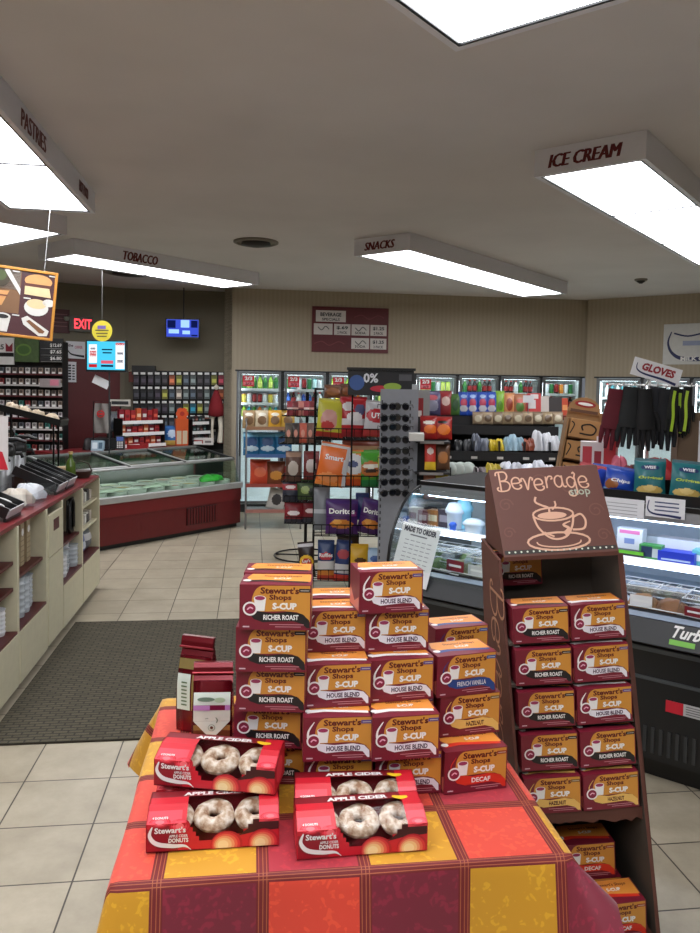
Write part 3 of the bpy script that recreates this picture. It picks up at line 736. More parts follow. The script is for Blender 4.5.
for l, r_, z, lab, yaw, who in DB:
    if l: 
        p, q = atz(*l, z), atz(*r_, z); a = math.atan2(q.y-p.y, q.x-p.x); c = (p+q)/2
    else:
        a = R(yaw); c = Vector((r_[0]+DW/2*math.cos(a), r_[1]+DW/2*math.sin(a), z))
    dp.put(c, (0, 0, a), lab, 'apple cider donut boxes')
    if 'hidden left' in who: continue
    for i, dx in enumerate((-.083, .0, .083)):
        o = bpy.data.objects.new('donut', DM_); COL.objects.link(o)
        w_ = c+Vector((math.cos(a)*(dx*.98)-math.sin(a)*.050, math.sin(a)*(dx*.98)+math.cos(a)*.048, .040))
        o.location = w_; o.rotation_euler = (R(38), R(6*math.sin(i*2.3)), a+R(20*i))
        o.rotation_euler = (Matrix.Rotation(a, 3, 'Z') @ Matrix.Rotation(R(10), 3, 'X') @ Matrix.Rotation(R(35*i), 3, 'Z')).to_euler()
        tag(o, f'sugared donut, {("left", "middle", "right")[i]} one seen in the window of the {who}', 'donut')

# ------------------------------------------------------------------ coffee bags
def coffee_bag(w_, h_, d_, panel, low, name, label, loc, rz):
    t = thing('coffee_bag', label, 'bag', loc, rz)
    FM = P(112, 18, 30, .24, .55, 'maroon_foil', .1, .3)
    b = MB(); hb = h_*.80; rg = []; N = 10
    for j in range(11):
        v = j/10; z = hb*v; q = 1-.55*max(0, (v-.6)/.4)**1.5; ww = w_/2*(1+.03*math.sin(v*5)); dd = d_/2*q
        rg.append([(-ww, -dd, z), (-ww*.5, -dd*1.08, z), (0, -dd*1.12, z), (ww*.5, -dd*1.08, z), (ww, -dd, z), (ww*.82, -dd*.2, z), (ww*.80, dd*.2, z), (ww, dd, z), (0, dd*1.1, z), (-ww, dd, z), (-ww*.80, dd*.2, z), (-ww*.82, -dd*.2, z)])
    b.ring(rg, FM, True, True); b.build('body', t)
    b = MB()      # folded, crimped top
    top = [[(-w_/2, -.012, hb-.006), (w_/2, -.012, hb-.006), (w_/2, .010, hb-.006), (-w_/2, .010, hb-.006)]]
    for k in range(1, 5):
        z = hb+(h_-hb)*k/4; y = .004*math.sin(k*2); top.append([(-w_/2, -.006+y, z), (w_/2, -.006+y, z), (w_/2, .006+y, z), (-w_/2, .006+y, z)])
    b.ring(top, FM, False, True)
    b.tube([(-w_/2-.002, -.010, hb+(h_-hb)*.45), (w_/2+.002, -.010, hb+(h_-hb)*.45)], .0035, P(150, 50, 60, .25, .6, 'tin_tie')); b.build('folded_top', t)
    b = MB(); FD = lambda x, z: -(d_/2*(1-.55*max(0, (z/hb-.6)/.4)**1.5))*(1.15-.08*min(1, abs(x)/(w_/2)))-.002
    b.warp = lambda x, y, z: (x, FD(x, z)+y, z)
    for (pts, mt, e) in panel(w_, hb): 
        # split in thin strips so that the print follows the foil
        b.poly(pts, -e, mt)
    for s_ in low(b, w_, hb) or []: pass
    b.build('label', t); return t
SILV = P(232, 244, 234, .25, .3, 'silver_green_foil', .12); GLDF = P(170, 148, 92, .25, .6, 'gold_foil', .15); VIO = P(190, 130, 190, .3, .2, 'violet_print'); BRN = P(96, 44, 26, .4, .1, 'coffee_print', .2)
def pan1(w_, h_):
    W = w_*.46; out = []
    for k in range(10):     # brown cup picture ground, in strips
        out.append(([(-W, h_*.02+h_*.038*k), (W, h_*.02+h_*.038*k), (W, h_*.02+h_*.038*(k+1)), (-W, h_*.02+h_*.038*(k+1))], GLDF if k > 7 or k < 1 else BRN, .0000))
    for k in range(8):
        z0 = h_*(.46+.05*k); out.append(([(-W, z0), (W, z0), (W, z0+h_*.05), (-W, z0+h_*.05)], SILV, .0000))
    for k in range(6):      # V shaped foot of the label
        q0 = 1-k/6; q1 = 1-(k+1)/6; z0 = h_*(.46-.045*k); z1 = z0-h_*.045
        out.append(([(-W*q1, z1), (W*q1, z1), (W*q0, z0), (-W*q0, z0)], SILV, .0006))
    out.append(([(-W, h_*.62), (W, h_*.62), (W, h_*.69), (-W, h_*.69)], P(120, 20, 60, .3, .2, 'dark_rose_print'), .0008))
    out.append(([(-W, h_*.62), (-W*.1, h_*.62), (-W*.1, h_*.69), (-W, h_*.69)], VIO, .0010))
    out.append(([(W*.72, h_*.62), (W, h_*.62), (W, h_*.69), (W*.72, h_*.69)], VIO, .0010))
    return out
def mark(b, w_, h_):
    G_ = P(110, 130, 112, .4, .4, 'leaf_print')
    b.stroke([(.008*math.cos(i*PI/8), h_*.37+.008*math.sin(i*PI/8)) for i in range(17)], .0012, -.0012, G_, 0)
    b.disc(.0, h_*.37, .004, .004, -.0012, BRN, 10); b.stroke([(.010, h_*.52), (.014, h_*.48), (.012, h_*.44)], .0020, -.0012, G_, 4); b.stroke([(-.016, h_*.50), (-.008, h_*.51)], .0014, -.0012, G_, 0)
    b.disc(-w_*.15, h_*.77, w_*.22, h_*.03, -.001, G_); b.disc(w_*.2, h_*.76, w_*.14, h_*.035, -.001, P(170, 190, 160, .4, .4, 'leaf_print'))
def pan2(w_, h_):
    W = w_*.46; return [([(-W, h_*(.30+.06*k)), (-W*.1, h_*(.30+.06*k)), (-W*.1, h_*(.36+.06*k)), (-W, h_*(.36+.06*k))], SILV, 0) for k in range(8)]+[([(W*.0, h_*(.30+.06*k)), (W*.9, h_*(.30+.06*k)), (W*.9, h_*(.36+.06*k)), (W*.0, h_*(.36+.06*k))], GLDF, 0) for k in range(8)]+[([(-W, h_*.84), (W, h_*.84), (W, h_*.97), (-W, h_*.97)], GLDF, 0)]
def mark2(b, w_, h_):
    for k in range(7): b.rect(-w_*.32, -w_*.14, h_*(.36+.05*k), h_*(.38+.05*k), -.001, P(90, 110, 80, .5, .3, 'small_print'))
p = at(232, 745, 1.875); 
coffee_bag(.098, .215, .062, pan1, mark, 'a', 'front maroon foil coffee bag with silver label beside the left box column', (-.333, 1.88, TZ+.004), R(4))
coffee_bag(.092, .245, .062, pan2, mark2, 'b', 'taller maroon and gold foil coffee bag behind the silver labelled one', (-.393, 1.985, TZ+.004), R(-16))

# ------------------------------------------------------------------ entrance mat
b = MB(); b.box(-.0, 1.75, 0, 1.83, .0, .008, M_MAT)
o = b.build('floor_mat', None, fr(AA, -1.195, 3.56, .001), AA); tag(o, 'dark ribbed floor mat on the tiles beside the left cabinets', 'mat')

# ------------------------------------------------------------------ bags, packs, bottles
def mixf(u): return 1-abs(2*u-1)**2.6
def chip_bag(w_, h_, d_, spec, name='chip_bag', nu=12, nv=16):
    """pillow bag; stands on its lower crimp, front to -y"""
    b = MB(); base = F(*spec['base'])
    W = w_/2; seed = random.random()*9
    def bul(x, z, side=-1):
        u = (x/W+1)/2; v = z/h_; u = max(0, min(1, u)); v = max(0, min(1, v))
        q = mixf(u)**.7*(max(0, math.sin(PI*v))**.55)
        return side*(d_/2*q*(1+.10*math.sin(7*u+seed)*math.sin(9*v+seed*2)))
    def edge(u, v): return W*(1-.05*math.sin(PI*v))*(2*u-1)
    def cf(u, v):
        c = base
        for v0, v1, col in spec.get('bands', ()):
            if v0 <= v <= v1: c = F(*col)
        for cu, cv, ru, rv, col in spec.get('blobs', ()):
            if ((u-cu)/ru)**2+((v-cv)/rv)**2 < 1: c = F(*col)
        return c
    b.grid(lambda u, v: (edge(u, v), bul(edge(u, v), v*h_), v*h_), nu, nv, None, True, matf=cf)
    b.grid(lambda u, v: (edge(1-u, v), bul(edge(1-u, v), v*h_, 1), v*h_), max(4, nu//2), nv, base, True)
    cr = F(*spec.get('crimp', spec['base']))
    b.box(-W*.98, W*.98, -.0015, .0015, h_-.004, h_+.012, cr)
    b.warp = lambda x, y, z: (x, bul(x, z)+y-.0025, z)
    for tx in spec.get('text', ()):
        s_, v, hh, col = tx[:4]; ww = tx[4] if len(tx) > 4 else None
        b.text(s_, 0, v*h_, hh*h_, 0, F(*col), w=(ww*w_ if ww else None), bold=.03, shear=tx[5] if len(tx) > 5 else 0)
    return b.build(name)
def box_pack(w_, h_, d_, base, spec=(), name='packet', text=None):
    b = MB(); b.box(-w_/2, w_/2, 0, d_, 0, h_, CB(*base))
    for u0, u1, v0, v1, col in spec: b.rect(-w_/2+u0*w_, -w_/2+u1*w_, v0*h_, v1*h_, -.0008, CB(*col))
    if text: b.text(text[0], 0, text[1]*h_, text[2]*h_, -.0016, CB(*text[3]), w=w_*text[4], bold=.03)
    return b.build(name)
def px_bag(x0, x1, y0, y1, Y, spec, label, group=None, name='chip_bag', tilt=0, yaw=0, roll=0, depth=.07, cat='bag', kind='bag', bk=None):
    """a bag that shows between the given pixels of the photograph when it stands Y metres ahead"""
    a = at((x0+x1)/2, y1, Y); w_ = (x1-x0)/FP*Y*(1.14 if kind == 'bag' else 1.0); h_ = (y1-y0)/FP*Y
    o = chip_bag(w_, h_, min(depth, w_*.5), spec, name, 24, 30) if kind == 'bag' else box_pack(w_, h_, min(depth, w_*.8), spec['base'], spec.get('spec', ()), name, spec.get('t'))
    o.location = a; o.rotation_euler = (R(tilt), R(roll), R(yaw)); return tag(o, label, cat, group)
def px_box(x0, x1, y0, y1, Y, base, label, spec=(), text=None, name='packet', depth=.06, yaw=0, tilt=0, roll=0, group=None, cat='packet'):
    return px_bag(x0, x1, y0, y1, Y, {'base': base, 'spec': spec, 't': text}, label, group, name, tilt, yaw, roll, depth, cat, 'box')
def bottle_mesh(body, cap, label_c, r=.033, h=.20, fat=False):
    b = MB(); m1 = P(*body, .15, 0, 'drink_bottle', .03); m2 = P(*cap, .4, 0, 'bottle_cap'); m3 = P(*label_c, .5, 0, 'bottle_label')
    if fat: b.lathe([(r*.9, 0), (r, .006), (r, h*.2), (r, h*.9), (r*.85, h*.97), (r*.85, h)], m1, mats=[m1, m1, m3, m1, m2], n=10)
    else: b.lathe([(r*.9, 0), (r, .008), (r, h*.18), (r, h*.55), (r*.95, h*.62), (r*.45, h*.85), (r*.42, h*.91), (r*.48, h*.915), (r*.48, h)], m1, mats=[m1, m1, m3, m1, m1, m1, m2, m2], n=10)
    return b.mesh('drink_bottle')
COLS = [('green', (60, 130, 50), (240, 240, 240), (40, 110, 60)), ('lime', (150, 190, 60), (60, 120, 50), (220, 230, 120)), ('white', (220, 224, 220), (200, 40, 40), (230, 235, 240)),
        ('teal', (60, 150, 160), (230, 230, 230), (200, 230, 230)), ('dark', (34, 26, 24), (180, 30, 30), (150, 30, 34)), ('blue', (40, 80, 170), (240, 240, 240), (60, 110, 200)),
        ('yellow', (220, 180, 60), (220, 80, 30), (230, 210, 90)), ('orange', (220, 120, 40), (240, 240, 240), (230, 150, 60))]
BM = [(n_, bottle_mesh(a, c, d)) for n_, a, c, d in COLS]; CM = [(n_, bottle_mesh(a, c, d, .031, .165, True)) for n_, a, c, d in COLS]
PINKISH = P(200, 30, 50, .5, 0, 'red_card'); FRAME = P(120, 124, 126, .35, .6, 'aluminium_frame'); INNER = P(225, 230, 232, .6, 0, 'white_cooler_liner')
GASK = P(36, 38, 40, .5, 0, 'black_gasket')

# ------------------------------------------------------------------ cooler walls
def cooler(a, x0, y, n, dw, palette, label, wn, rows, seed, signs=()):
    """row of glass doors in the wall; x along the wall, front at y; palette per door of colour indexes"""
    org = fr(a, x0, y); t = thing('glass_door_cooler', label, 'cooler', org, a); L_ = n*dw; H = CT; rnd = random.Random(seed)
    b = MB(); b.box(0, L_, .68, .70, .12, H, INNER); b.box(0, L_, .02, .70, H-.02, H, INNER); b.box(0, L_, .02, .70, .10, .12, INNER)
    b.box(0, .02, .02, .70, .1, H, INNER); b.box(L_-.02, L_, .02, .70, .1, H, INNER); b.box(0, L_, .0, .70, 0, .10, DKGR); b.build('cabinet', t)
    for k in range(n+1):
        b = MB(); xx = k*dw; b.box(max(0, xx-.022), min(L_, xx+.022), -.005, .05, .1, H, GASK if 0 < k < n else FRAME); b.build('mullion', t)
        if k < n:
            b = MB(); b.box(xx+.032, xx+.05, .06, .075, .2, H-.08, TUBE); b.build('light_tube', t)
            b = MB(); b.box(xx+.06, xx+dw-.06, .05, .065, H-.05, H-.035, TUBE); b.build('light_tube', t)
    b = MB(); b.box(-.03, L_+.03, -.02, .05, H-.012, H+.008, GASK); b.build('top_trim', t)
    sh = MB()
    for z in rows:
        b = MB(); b.box(.03, L_-.03, .13, .60, z-.012, z, P(210, 214, 216, .4, .2, 'white_shelf')); b.box(.03, L_-.03, .115, .13, z-.022, z+.012, P(214, 216, 218, .4, 0, 'price_rail')); b.build('shelf', t)
    for k in range(n):
        b = MB(); x_a, x_b = k*dw+.024, (k+1)*dw-.024; q = .030
        for (u0, u1, v0, v1) in ((x_a, x_b, .12, .12+q), (x_a, x_b, H-.02-q, H-.02), (x_a, x_a+q, .12+q, H-.02-q), (x_b-q, x_b, .12+q, H-.02-q)): b.box(u0, u1, -.03, -.004, v0, v1, FRAME)
        b.box(x_a+.006, x_a+.02, -.06, -.045, .75, 1.3, BLACK); b.box(x_a+.006, x_a+.02, -.045, -.03, .76, .79, BLACK); b.box(x_a+.006, x_a+.02, -.045, -.03, 1.26, 1.29, BLACK)
        d = b.build('door', t); g = MB(); g.box(x_a+q, x_b-q, -.022, -.016, .12+q, H-.02-q, GLASS); g.build('glass_pane', d)
        if k in signs:
            g = MB(); sx = x_a+.045; g.box(sx, sx+.15, -.034, -.031, H-.21, H-.07, PINKISH); 
            g.text('2/3', sx+.075, H-.13, .05, -.0355, WHITE, w=.10, bold=.04); g.rect(sx+.01, sx+.14, H-.19, H-.15, -.0355, P(230, 120, 130, .5, 0, 'pink_print'))
            g.text('2/3', sx+.075, H-.188, .03, -.037, P(90, 20, 30, .5, 0, 'dark_print'), w=.08, bold=.03)
            tag(g.build('price_card', None, org, a), f'red price card on the {ordn(k, n)} glass door of the {wn} cooler', 'sign')
    for k in range(n):
        for ri, z in enumerate(rows):
            pal = palette[k][ri % len(palette[k])]; m_ = 7; st = (dw-.10)/m_
            if pal is None: continue
            for q in range(m_):
                ci = pal[q % len(pal)]; nm, me = (BM if (ri+k) % 3 != 1 else CM)[ci]
                o = bpy.data.objects.new('drink_bottle', me); COL.objects.link(o)
                o.location = fr(a, x0+k*dw+.05+st*(q+.5), y+.18+.006*rnd.random(), z+.001); 
                s_ = (rows[ri-1]-z-.03 if ri else H-.06-z); sc = min(1.0, (s_)/.20)*(.93+.07*rnd.random()); o.scale = (1, 1, sc)
                gl = f'{nm} drink bottles on the {("top", "second", "third", "fourth")[ri]} shelf behind the {ordn(k, n)} door of the {wn} cooler'
                tag(o, f'{nm} bottle on the {("top", "second", "third", "fourth")[ri]} shelf, {ordn(k, n)} door of {wn} cooler', 'bottle', gl)
    return t
NTH = ['first', 'second', 'third', 'fourth', 'fifth', 'sixth', 'seventh', 'eighth']
def ordn(k, n): return 'last' if k == n-1 else NTH[k]
pal_b = [[(0, 1, 0, 1), (6, 2, 4, 4, 2), (1, 3, 0, 7, 2)], [(0, 3, 2, 4), (5, 4, 2, 5), (0, 2, 4)], [(1, 6, 1), (2, 6, 7), (4, 0)], [(3, 5, 2), (0, 1), (2, 5)],
         [(2, 1, 1, 0), (1, 0), (6, 1)], [(4, 0, 4), (2, 3), (3, 5)], [(0, 4, 4, 2), (6, 4), (1, 2)], [(7, 2, 0, 4), (4, 7), (2, 4)]]
cooler(AA, -.19, 10.14, 8, .5955, pal_b, 'long row of lit glass door drink coolers in the back wall', 'back wall', [1.635, 1.445, 1.255], 3, signs=(0, 1, 2, 4))
pal_r = [[(2, 3), (2,), (3, 2)], [(2,), (2, 3), (2,)], [(2, 5), (2, 3), (5, 2)], [(2, 6), (2,), (2,)]]
cooler(DA, -3.74, 10.38, 4, .615, pal_r, 'lit glass door milk coolers in the right rear wall', 'right wall', [1.60, 1.38, 1.16], 5)

# ------------------------------------------------------------------ posters, screens, signs on the walls
def framed(name, c, yaw, w_, h_, mt, label, cat, th=.012):
    t = thing(name, label, cat, c, yaw); b = MB(); b.box(-w_/2, w_/2, -th, 0, -h_/2, h_/2, mt); b.build('board', t); return t
DKRED = P(92, 26, 32, .5, 0, 'dark_red_board'); CARDW = P(206, 200, 196, .6, 0, 'pale_card')
pc = (at(349.5, 330.5, 10.3)); base = fr(AA, 0, 10.135)
xa = pc.x*math.cos(AA)+pc.y*math.sin(AA)
t = framed('menu_poster', fr(AA, xa+.0, 10.135, pc.z), AA, 1.03, .60, DKRED, 'dark red drink specials poster with pale price cards on the back wall', 'poster')
b = MB(); Y_ = -.014
for (x0, x1, z0, z1, l1, l2) in ((-.465, -.065, .10, .25, 'BEVERAGE', 'SPECIALS'), (-.49, -.24, -.07, .075, '', ''), (-.22, .0, -.07, .075, '$.69', '2 PACK'), (.015, .255, -.07, .075, '', 'SODA'), (.27, .49, -.07, .075, '$1.25', '2 PACK'), (.015, .255, -.25, -.105, '', 'SODA'), (.27, .49, -.25, -.105, '$1.25', '2 PACK')):
    b.rect(x0, x1, z0, z1, Y_, CARDW); c = (x0+x1)/2
    if l1: b.text(l1, c, z0+(z1-z0)*.48, .05, Y_-.002, INK, w=(x1-x0)*.7, bold=.03)
    if l2: b.text(l2, c, z0+.015, .035, Y_-.002, INK, w=(x1-x0)*.6, bold=.02)
    if not l1 and x0 < .1: b.stroke([(c-.07, z0+.10), (c-.02, z0+.06), (c+.03, z0+.11), (c+.08, z0+.07)], .012, Y_-.002, P(80, 80, 84, .5, 0, 'grey_print'))
for (x, z) in ((.25, .17), (-.28, -.19)): b.stroke([(x-.2, z), (x-.1, z+.03), (x, z-.02), (x+.12, z+.03), (x+.2, z)], .010, Y_, P(120, 50, 56, .5, 0, 'red_print'))
b.build('price_cards', t)
# milk poster on the right rear wall
q = at(697, 344, 9.75); s_ = q.x*math.cos(DA)+q.y*math.sin(DA)
t = framed('milk_poster', fr(DA, s_, 10.375, q.z), DA, .80, .52, P(206, 206, 204, .6, 0, 'poster_paper'), 'white milk club poster with dark blue swoosh on the right rear wall', 'poster')
b = MB(); NV = P(30, 40, 90, .5, 0, 'navy_print')
b.stroke([(-.30, .16), (-.34, .02), (-.28, -.12), (-.12, -.19), (.3, -.19)], lambda u: .012+.05*u, -.014, NV); b.stroke([(-.27, .14), (-.1, .10), (.1, .14)], .02, -.014, NV)
b.text('MILK CLUB', .04, -.215, .055, -.016, WHITE, w=.44, bold=.04); b.rect(-.16, .12, -.02, .04, -.014, P(150, 160, 190, .5, 0, 'pale_blue_print')); b.rect(.05, .3, .12, .19, -.014, PINKISH)
b.build('print', t)
# security screen on the recess wall
def screen(name, c, yaw, w_, h_, img, label, tilt=0, pole=None):
    t = thing(name, label, 'screen', c, yaw); t.rotation_euler = (R(tilt), 0, yaw)
    b = MB(); b.box(-w_/2, w_/2, 0, .05, -h_/2, h_/2, BLACK); b.build('housing', t, bevel=.004)
    b = MB(); b.rect(-w_/2+.015, w_/2-.015, -h_/2+.022, h_/2-.015, -.002, img[0])
    for (x0, x1, z0, z1, mt) in img[1]: b.rect(x0*w_, x1*w_, z0*h_, z1*h_, -.004, mt)
    for tx in (img[2] if len(img) > 2 else ()): b.text(tx[0], tx[1]*w_, tx[2]*h_, tx[3]*h_, -.006, tx[5], w=tx[4]*w_, bold=.02)
    b.build('display', t)
    if pole: b = MB(); b.box(-.04, .04, .05, .12, -.06, .06, BLACK); b.tube([(0, .09, .0), (0, .09, pole)], .008, DKGR, 8); b.build('mount', t)
    return t
q = at(182.5, 328.5, 9.9); L1_ = EM(60, 80, 200, .9, 'lit_screen'); L2_ = EM(150, 190, 255, 1.1, 'lit_screen'); L3_ = EM(20, 30, 90, .6, 'lit_screen')
screen('security_screen', q, R(3), .44, .26, (L1_, [(-.44, -.2, .02, .40, L3_), (-.05, .2, .05, .42, L2_), (-.40, -.1, -.25, -.05, L2_), (0, .22, -.28, -.1, L2_), (.25, .44, .05, .4, L3_), (.26, .44, -.38, -.3, L3_)]),
       'small lit blue security screen hanging in the rear left recess', pole=CH-q.z-.01)
q = at(106, 356, 7.9); CY = EM(70, 190, 225, 1.0, 'lit_screen'); CW = EM(235, 235, 240, 1.0, 'lit_screen'); CR = EM(200, 30, 40, .8, 'lit_screen'); CD = EM(20, 40, 90, .4, 'lit_screen')
CP = EM(215, 90, 110, .9, 'lit_screen')
t = screen('menu_screen', q, R(-4), .43, .33, (CY, [(-.42, -.22, -.22, .36, CW), (-.40, -.24, -.02, .16, CR), (.24, .46, -.40, .40, CW), (.24, .46, .34, .42, CR), (-.42, -.22, -.36, -.26, CR), (.28, .42, .05, .12, CD), (.28, .42, -.2, -.12, CD), (-.1, .16, .18, .22, CD), (-.08, .14, .08, .12, CD), (-.12, .18, -.24, -.14, CP), (-.38, -.26, .2, .26, CD), (-.12, .18, -.34, -.28, CD)]),
       'lit cyan menu screen facing the shop above the checkout counter', pole=-(q.z-.93))
# exit sign
def atv(x, y, a, v):      # meets the vertical plane y=v of a grid turned by a
    d = _ray(x, y); n = Vector((-math.sin(a), math.cos(a), 0)); return Vector((0, 0, EYE))+d*(v/d.dot(n))
WV = rec1.x*-math.sin(WA)+rec1.y*math.cos(WA)
q = atv(83, 324, WA, WV-.07); t = thing('exit_sign', 'lit red EXIT sign on the left rear wall', 'sign', q, WA)
b = MB(); b.box(-.17, .13, 0, .06, -.10, .10, P(100, 100, 92, .5, 0, 'grey_sign_box')); b.build('housing', t, bevel=.006)
b = MB(); b.text('EXIT', .0, -.062, .125, -.003, EM(255, 60, 70, 2.2, 'red_exit_light'), w=.22, bold=.015); b.build('lettering', t)
for s_ in (-1,):
    b = MB(); b.lathe([(.02, 0), (.035, .02), (.035, .05), (.0, .055)], P(160, 160, 150, .4, 0, 'lamp_head'), (-.20, .02, .03), 10); b.build('lamp_head', t)
q2 = atv(60, 321, WA, WV-.03); o = MB().box(-.12, .12, 0, .02, -.15, .15, P(78, 28, 32, .5, 0, 'dark_red_sign'))
for k in range(4): o.rect(-.09, .09, .08-.05*k, .09-.05*k, -.002, P(140, 90, 90, .5, 0, 'faint_print'))
tag(o.build('wall_sign', None, q2, WA), 'small dark red sign on the wall between the menu board and EXIT sign', 'sign')
q = at(102, 331, 7.7); t = thing('round_sign', 'yellow round hanging sign beside the EXIT sign', 'sign', q, R(-5))
YS = P(206, 190, 50, .5, 0, 'yellow_card')
b = MB(); b.prism([(.105*math.cos(i*PI/14), .105*math.sin(i*PI/14)) for i in range(28)], 0, .004, YS); b.rect(-.045, .04, .02, .055, -.002, P(110, 90, 160, .5, 0, 'violet_print'))
for k in range(3): b.rect(-.07+.01*k, .07-.01*k, .0-.03*k, .012-.03*k, -.002, P(90, 80, 30, .5, 0, 'dark_print'))
b.tube([(0, .002, .10), (0, .002, CH-q.z-.005)], .002, STEEL, 5); b.build('disc', t)

# food menu board with wooden frame, hanging at the left
q = at(-8, 299, 5.0); t = thing('menu_board', 'orange framed hanging menu board with pictures of sandwiches and coffee', 'sign', q, R(22)); t.rotation_euler = (0, R(5), R(20))
WD = P(196, 132, 40, .45, 0, 'orange_wood_frame'); mw, mh, fw = .74, .42, .018
b = MB(); b.box(-mw/2, mw/2, 0, .02, -mh/2, mh/2, P(66, 16, 24, .4, 0, 'dark_red_menu')); b.build('panel', t)
b = MB()
for (x0, x1, z0, z1) in ((-mw/2, mw/2, -mh/2-fw, -mh/2), (-mw/2, mw/2, mh/2, mh/2+fw), (-mw/2-fw, -mw/2, -mh/2-fw, mh/2+fw), (mw/2, mw/2+fw, -mh/2-fw, mh/2+fw)): b.box(x0, x1, -.012, .024, z0, z1, WD)
b.build('frame', t, bevel=.003)
b = MB(); BR1 = P(206, 150, 90, .5, 0, 'bread_print'); BR2 = P(226, 196, 150, .5, 0, 'bread_light_print'); PW = P(214, 212, 206, .5, 0, 'plate_print'); PB = P(120, 84, 52, .5, 0, 'wood_print'); GRN = P(70, 84, 40, .5, 0, 'salad_print')
for (x0, x1, z0, z1, mt) in ((-.02, .165, -.075, .22, PB), (.0, .16, .08, .22, P(150, 140, 130, .5, 0, 'grey_print')), (-.38, -.03, -.2, .2, P(90, 60, 40, .5, 0, 'photo_print'))): b.rect(x0, x1, z0, z1, -.002, mt)
b.disc(.04, .15, .055, .06, -.004, P(60, 50, 30, .5, 0, 'burger_print')); b.disc(.04, .165, .035, .035, -.005, GRN); b.poly([(.08, .22), (.165, .09), (.165, .05), (.06, .20)], -.005, PW)
b.poly([(-.02, .06), (.10, .07), (.06, -.03), (-.02, -.05)], -.005, BR1); b.rect(-.02, .09, .03, .04, -.006, P(110, 50, 30, .5, 0, 'filling_print'))
b.disc(.27, .155, .085, .045, -.004, BR1, 20); b.rect(.185, .35, .115, .135, -.005, P(90, 40, 26, .5, 0, 'filling_print')); b.poly([(.19, .06), (.355, .055), (.34, .115), (.19, .115)], -.005, BR2); 
b.disc(.27, -.02, .075, .055, -.004, PW, 20); b.disc(.27, .005, .062, .032, -.005, BR2, 20); b.disc(.345, .02, .04, .025, -.005, PW, 16)
b.poly([(.185, -.10), (.22, -.08), (.36, -.165), (.35, -.20), (.30, -.205), (.20, -.14)], -.004, PW); b.poly([(.215, -.115), (.235, -.105), (.335, -.170), (.325, -.185), (.30, -.185)], -.005, P(120, 76, 40, .5, 0, 'sausage_print'))
b.poly([(.02, -.10), (.12, -.10), (.105, -.20), (.04, -.20)], -.004, PW); b.disc(.07, -.10, .05, .022, -.005, PW); b.disc(.07, -.102, .038, .014, -.006, BLACK)
for (x, z) in ((.13, .20), (.355, .20), (.21, .035), (.15, -.085)): b.rect(x-.022, x+.022, z-.004, z+.004, -.007, PW)
b.build('food_pictures', t)
for sx in (-.3, .3):
    b = MB(); b.tube([(sx, .01, mh/2+fw), (sx, .01, CH-q.z-.03-sx*.08)], .003, STEEL, 5); b.build('wire', t)

# ------------------------------------------------------------------ left cabinets
CX = -1.214; CDp = .62; CHt = .90
TS = [3.45, 4.16, 4.73, 5.11, 5.70, 6.33]
def cab(i, label):
    """x = distance along the run (away from the camera), y = into the cabinet"""
    y0, y1 = TS[i], TS[i+1]; L_ = y1-y0; t = thing('cabinet', label, 'cabinet', fr(AA, CX, y0), AA+PI/2)
    T = .018; b = MB(); yb = CDp
    b.box(0, T, 0, yb, .05, CHt, CREAM); b.box(L_-T, L_, 0, yb, .05, CHt, CREAM); b.box(T, L_-T, yb-T, yb, .05, CHt-.03, CREAM)
    b.box(.01, L_-.01, .04, yb, 0, .05, BLACK); b.build('carcass', t)
    if i == 2:
        b = MB(); b.box(T, L_-T, -.006, .012, .60, CHt-.045, CREAM); d = b.build('drawer', t); c = MB(); c.box(L_*.35, L_*.68, -.009, -.006, .745, .815, MAROON); c.build('slot', d)
        b = MB(); b.box(T, L_-T, -.006, .012, .06, .592, CREAM); b.build('door', t)
    else:
        b = MB(); b.box(T, L_-T, -.004, .014, .05, .33, CREAM); b.build('kick_panel', t)
        b = MB(); b.box(T, L_-T, .0, yb-T, .33, .345, MAROON); b.build('bottom_shelf', t)
        zs = {0: (.60,), 1: (.60,), 3: (.57,), 4: (.56, .73)}[i]
        if i == 0: zs = (.56, .70)
        for z in zs: b = MB(); b.box(T, L_-T, .02, yb-T, z, z+.018, MAROON if i != 4 else CREAM); b.build('shelf', t)
    return t
labs = ['open shelf cabinet nearest the camera at the left edge', 'open cup cabinet between the nearest shelves and the drawer unit', 'narrow cream cabinet with drawer and dark slot', 'open cabinet with a black tray handle inside, right of the drawer unit', 'farthest left cabinet, filled with small packs and a blue bag']
for i, l in enumerate(labs): cab(i, l)
b = MB(); b.box(0, TS[-1]-TS[0], .006, CDp+.02, 0, .022, REDTOP); tag(b.build('countertop', None, fr(AA, CX, TS[0], CHt-.022+.0225), AA+PI/2), 'long dark red countertop over the left row of cream cabinets', 'countertop')
def onc(t_, d_, z=CHt+.0235): return fr(AA, CX-d_, t_, z)      # on the counter: distance along the run, depth from the front
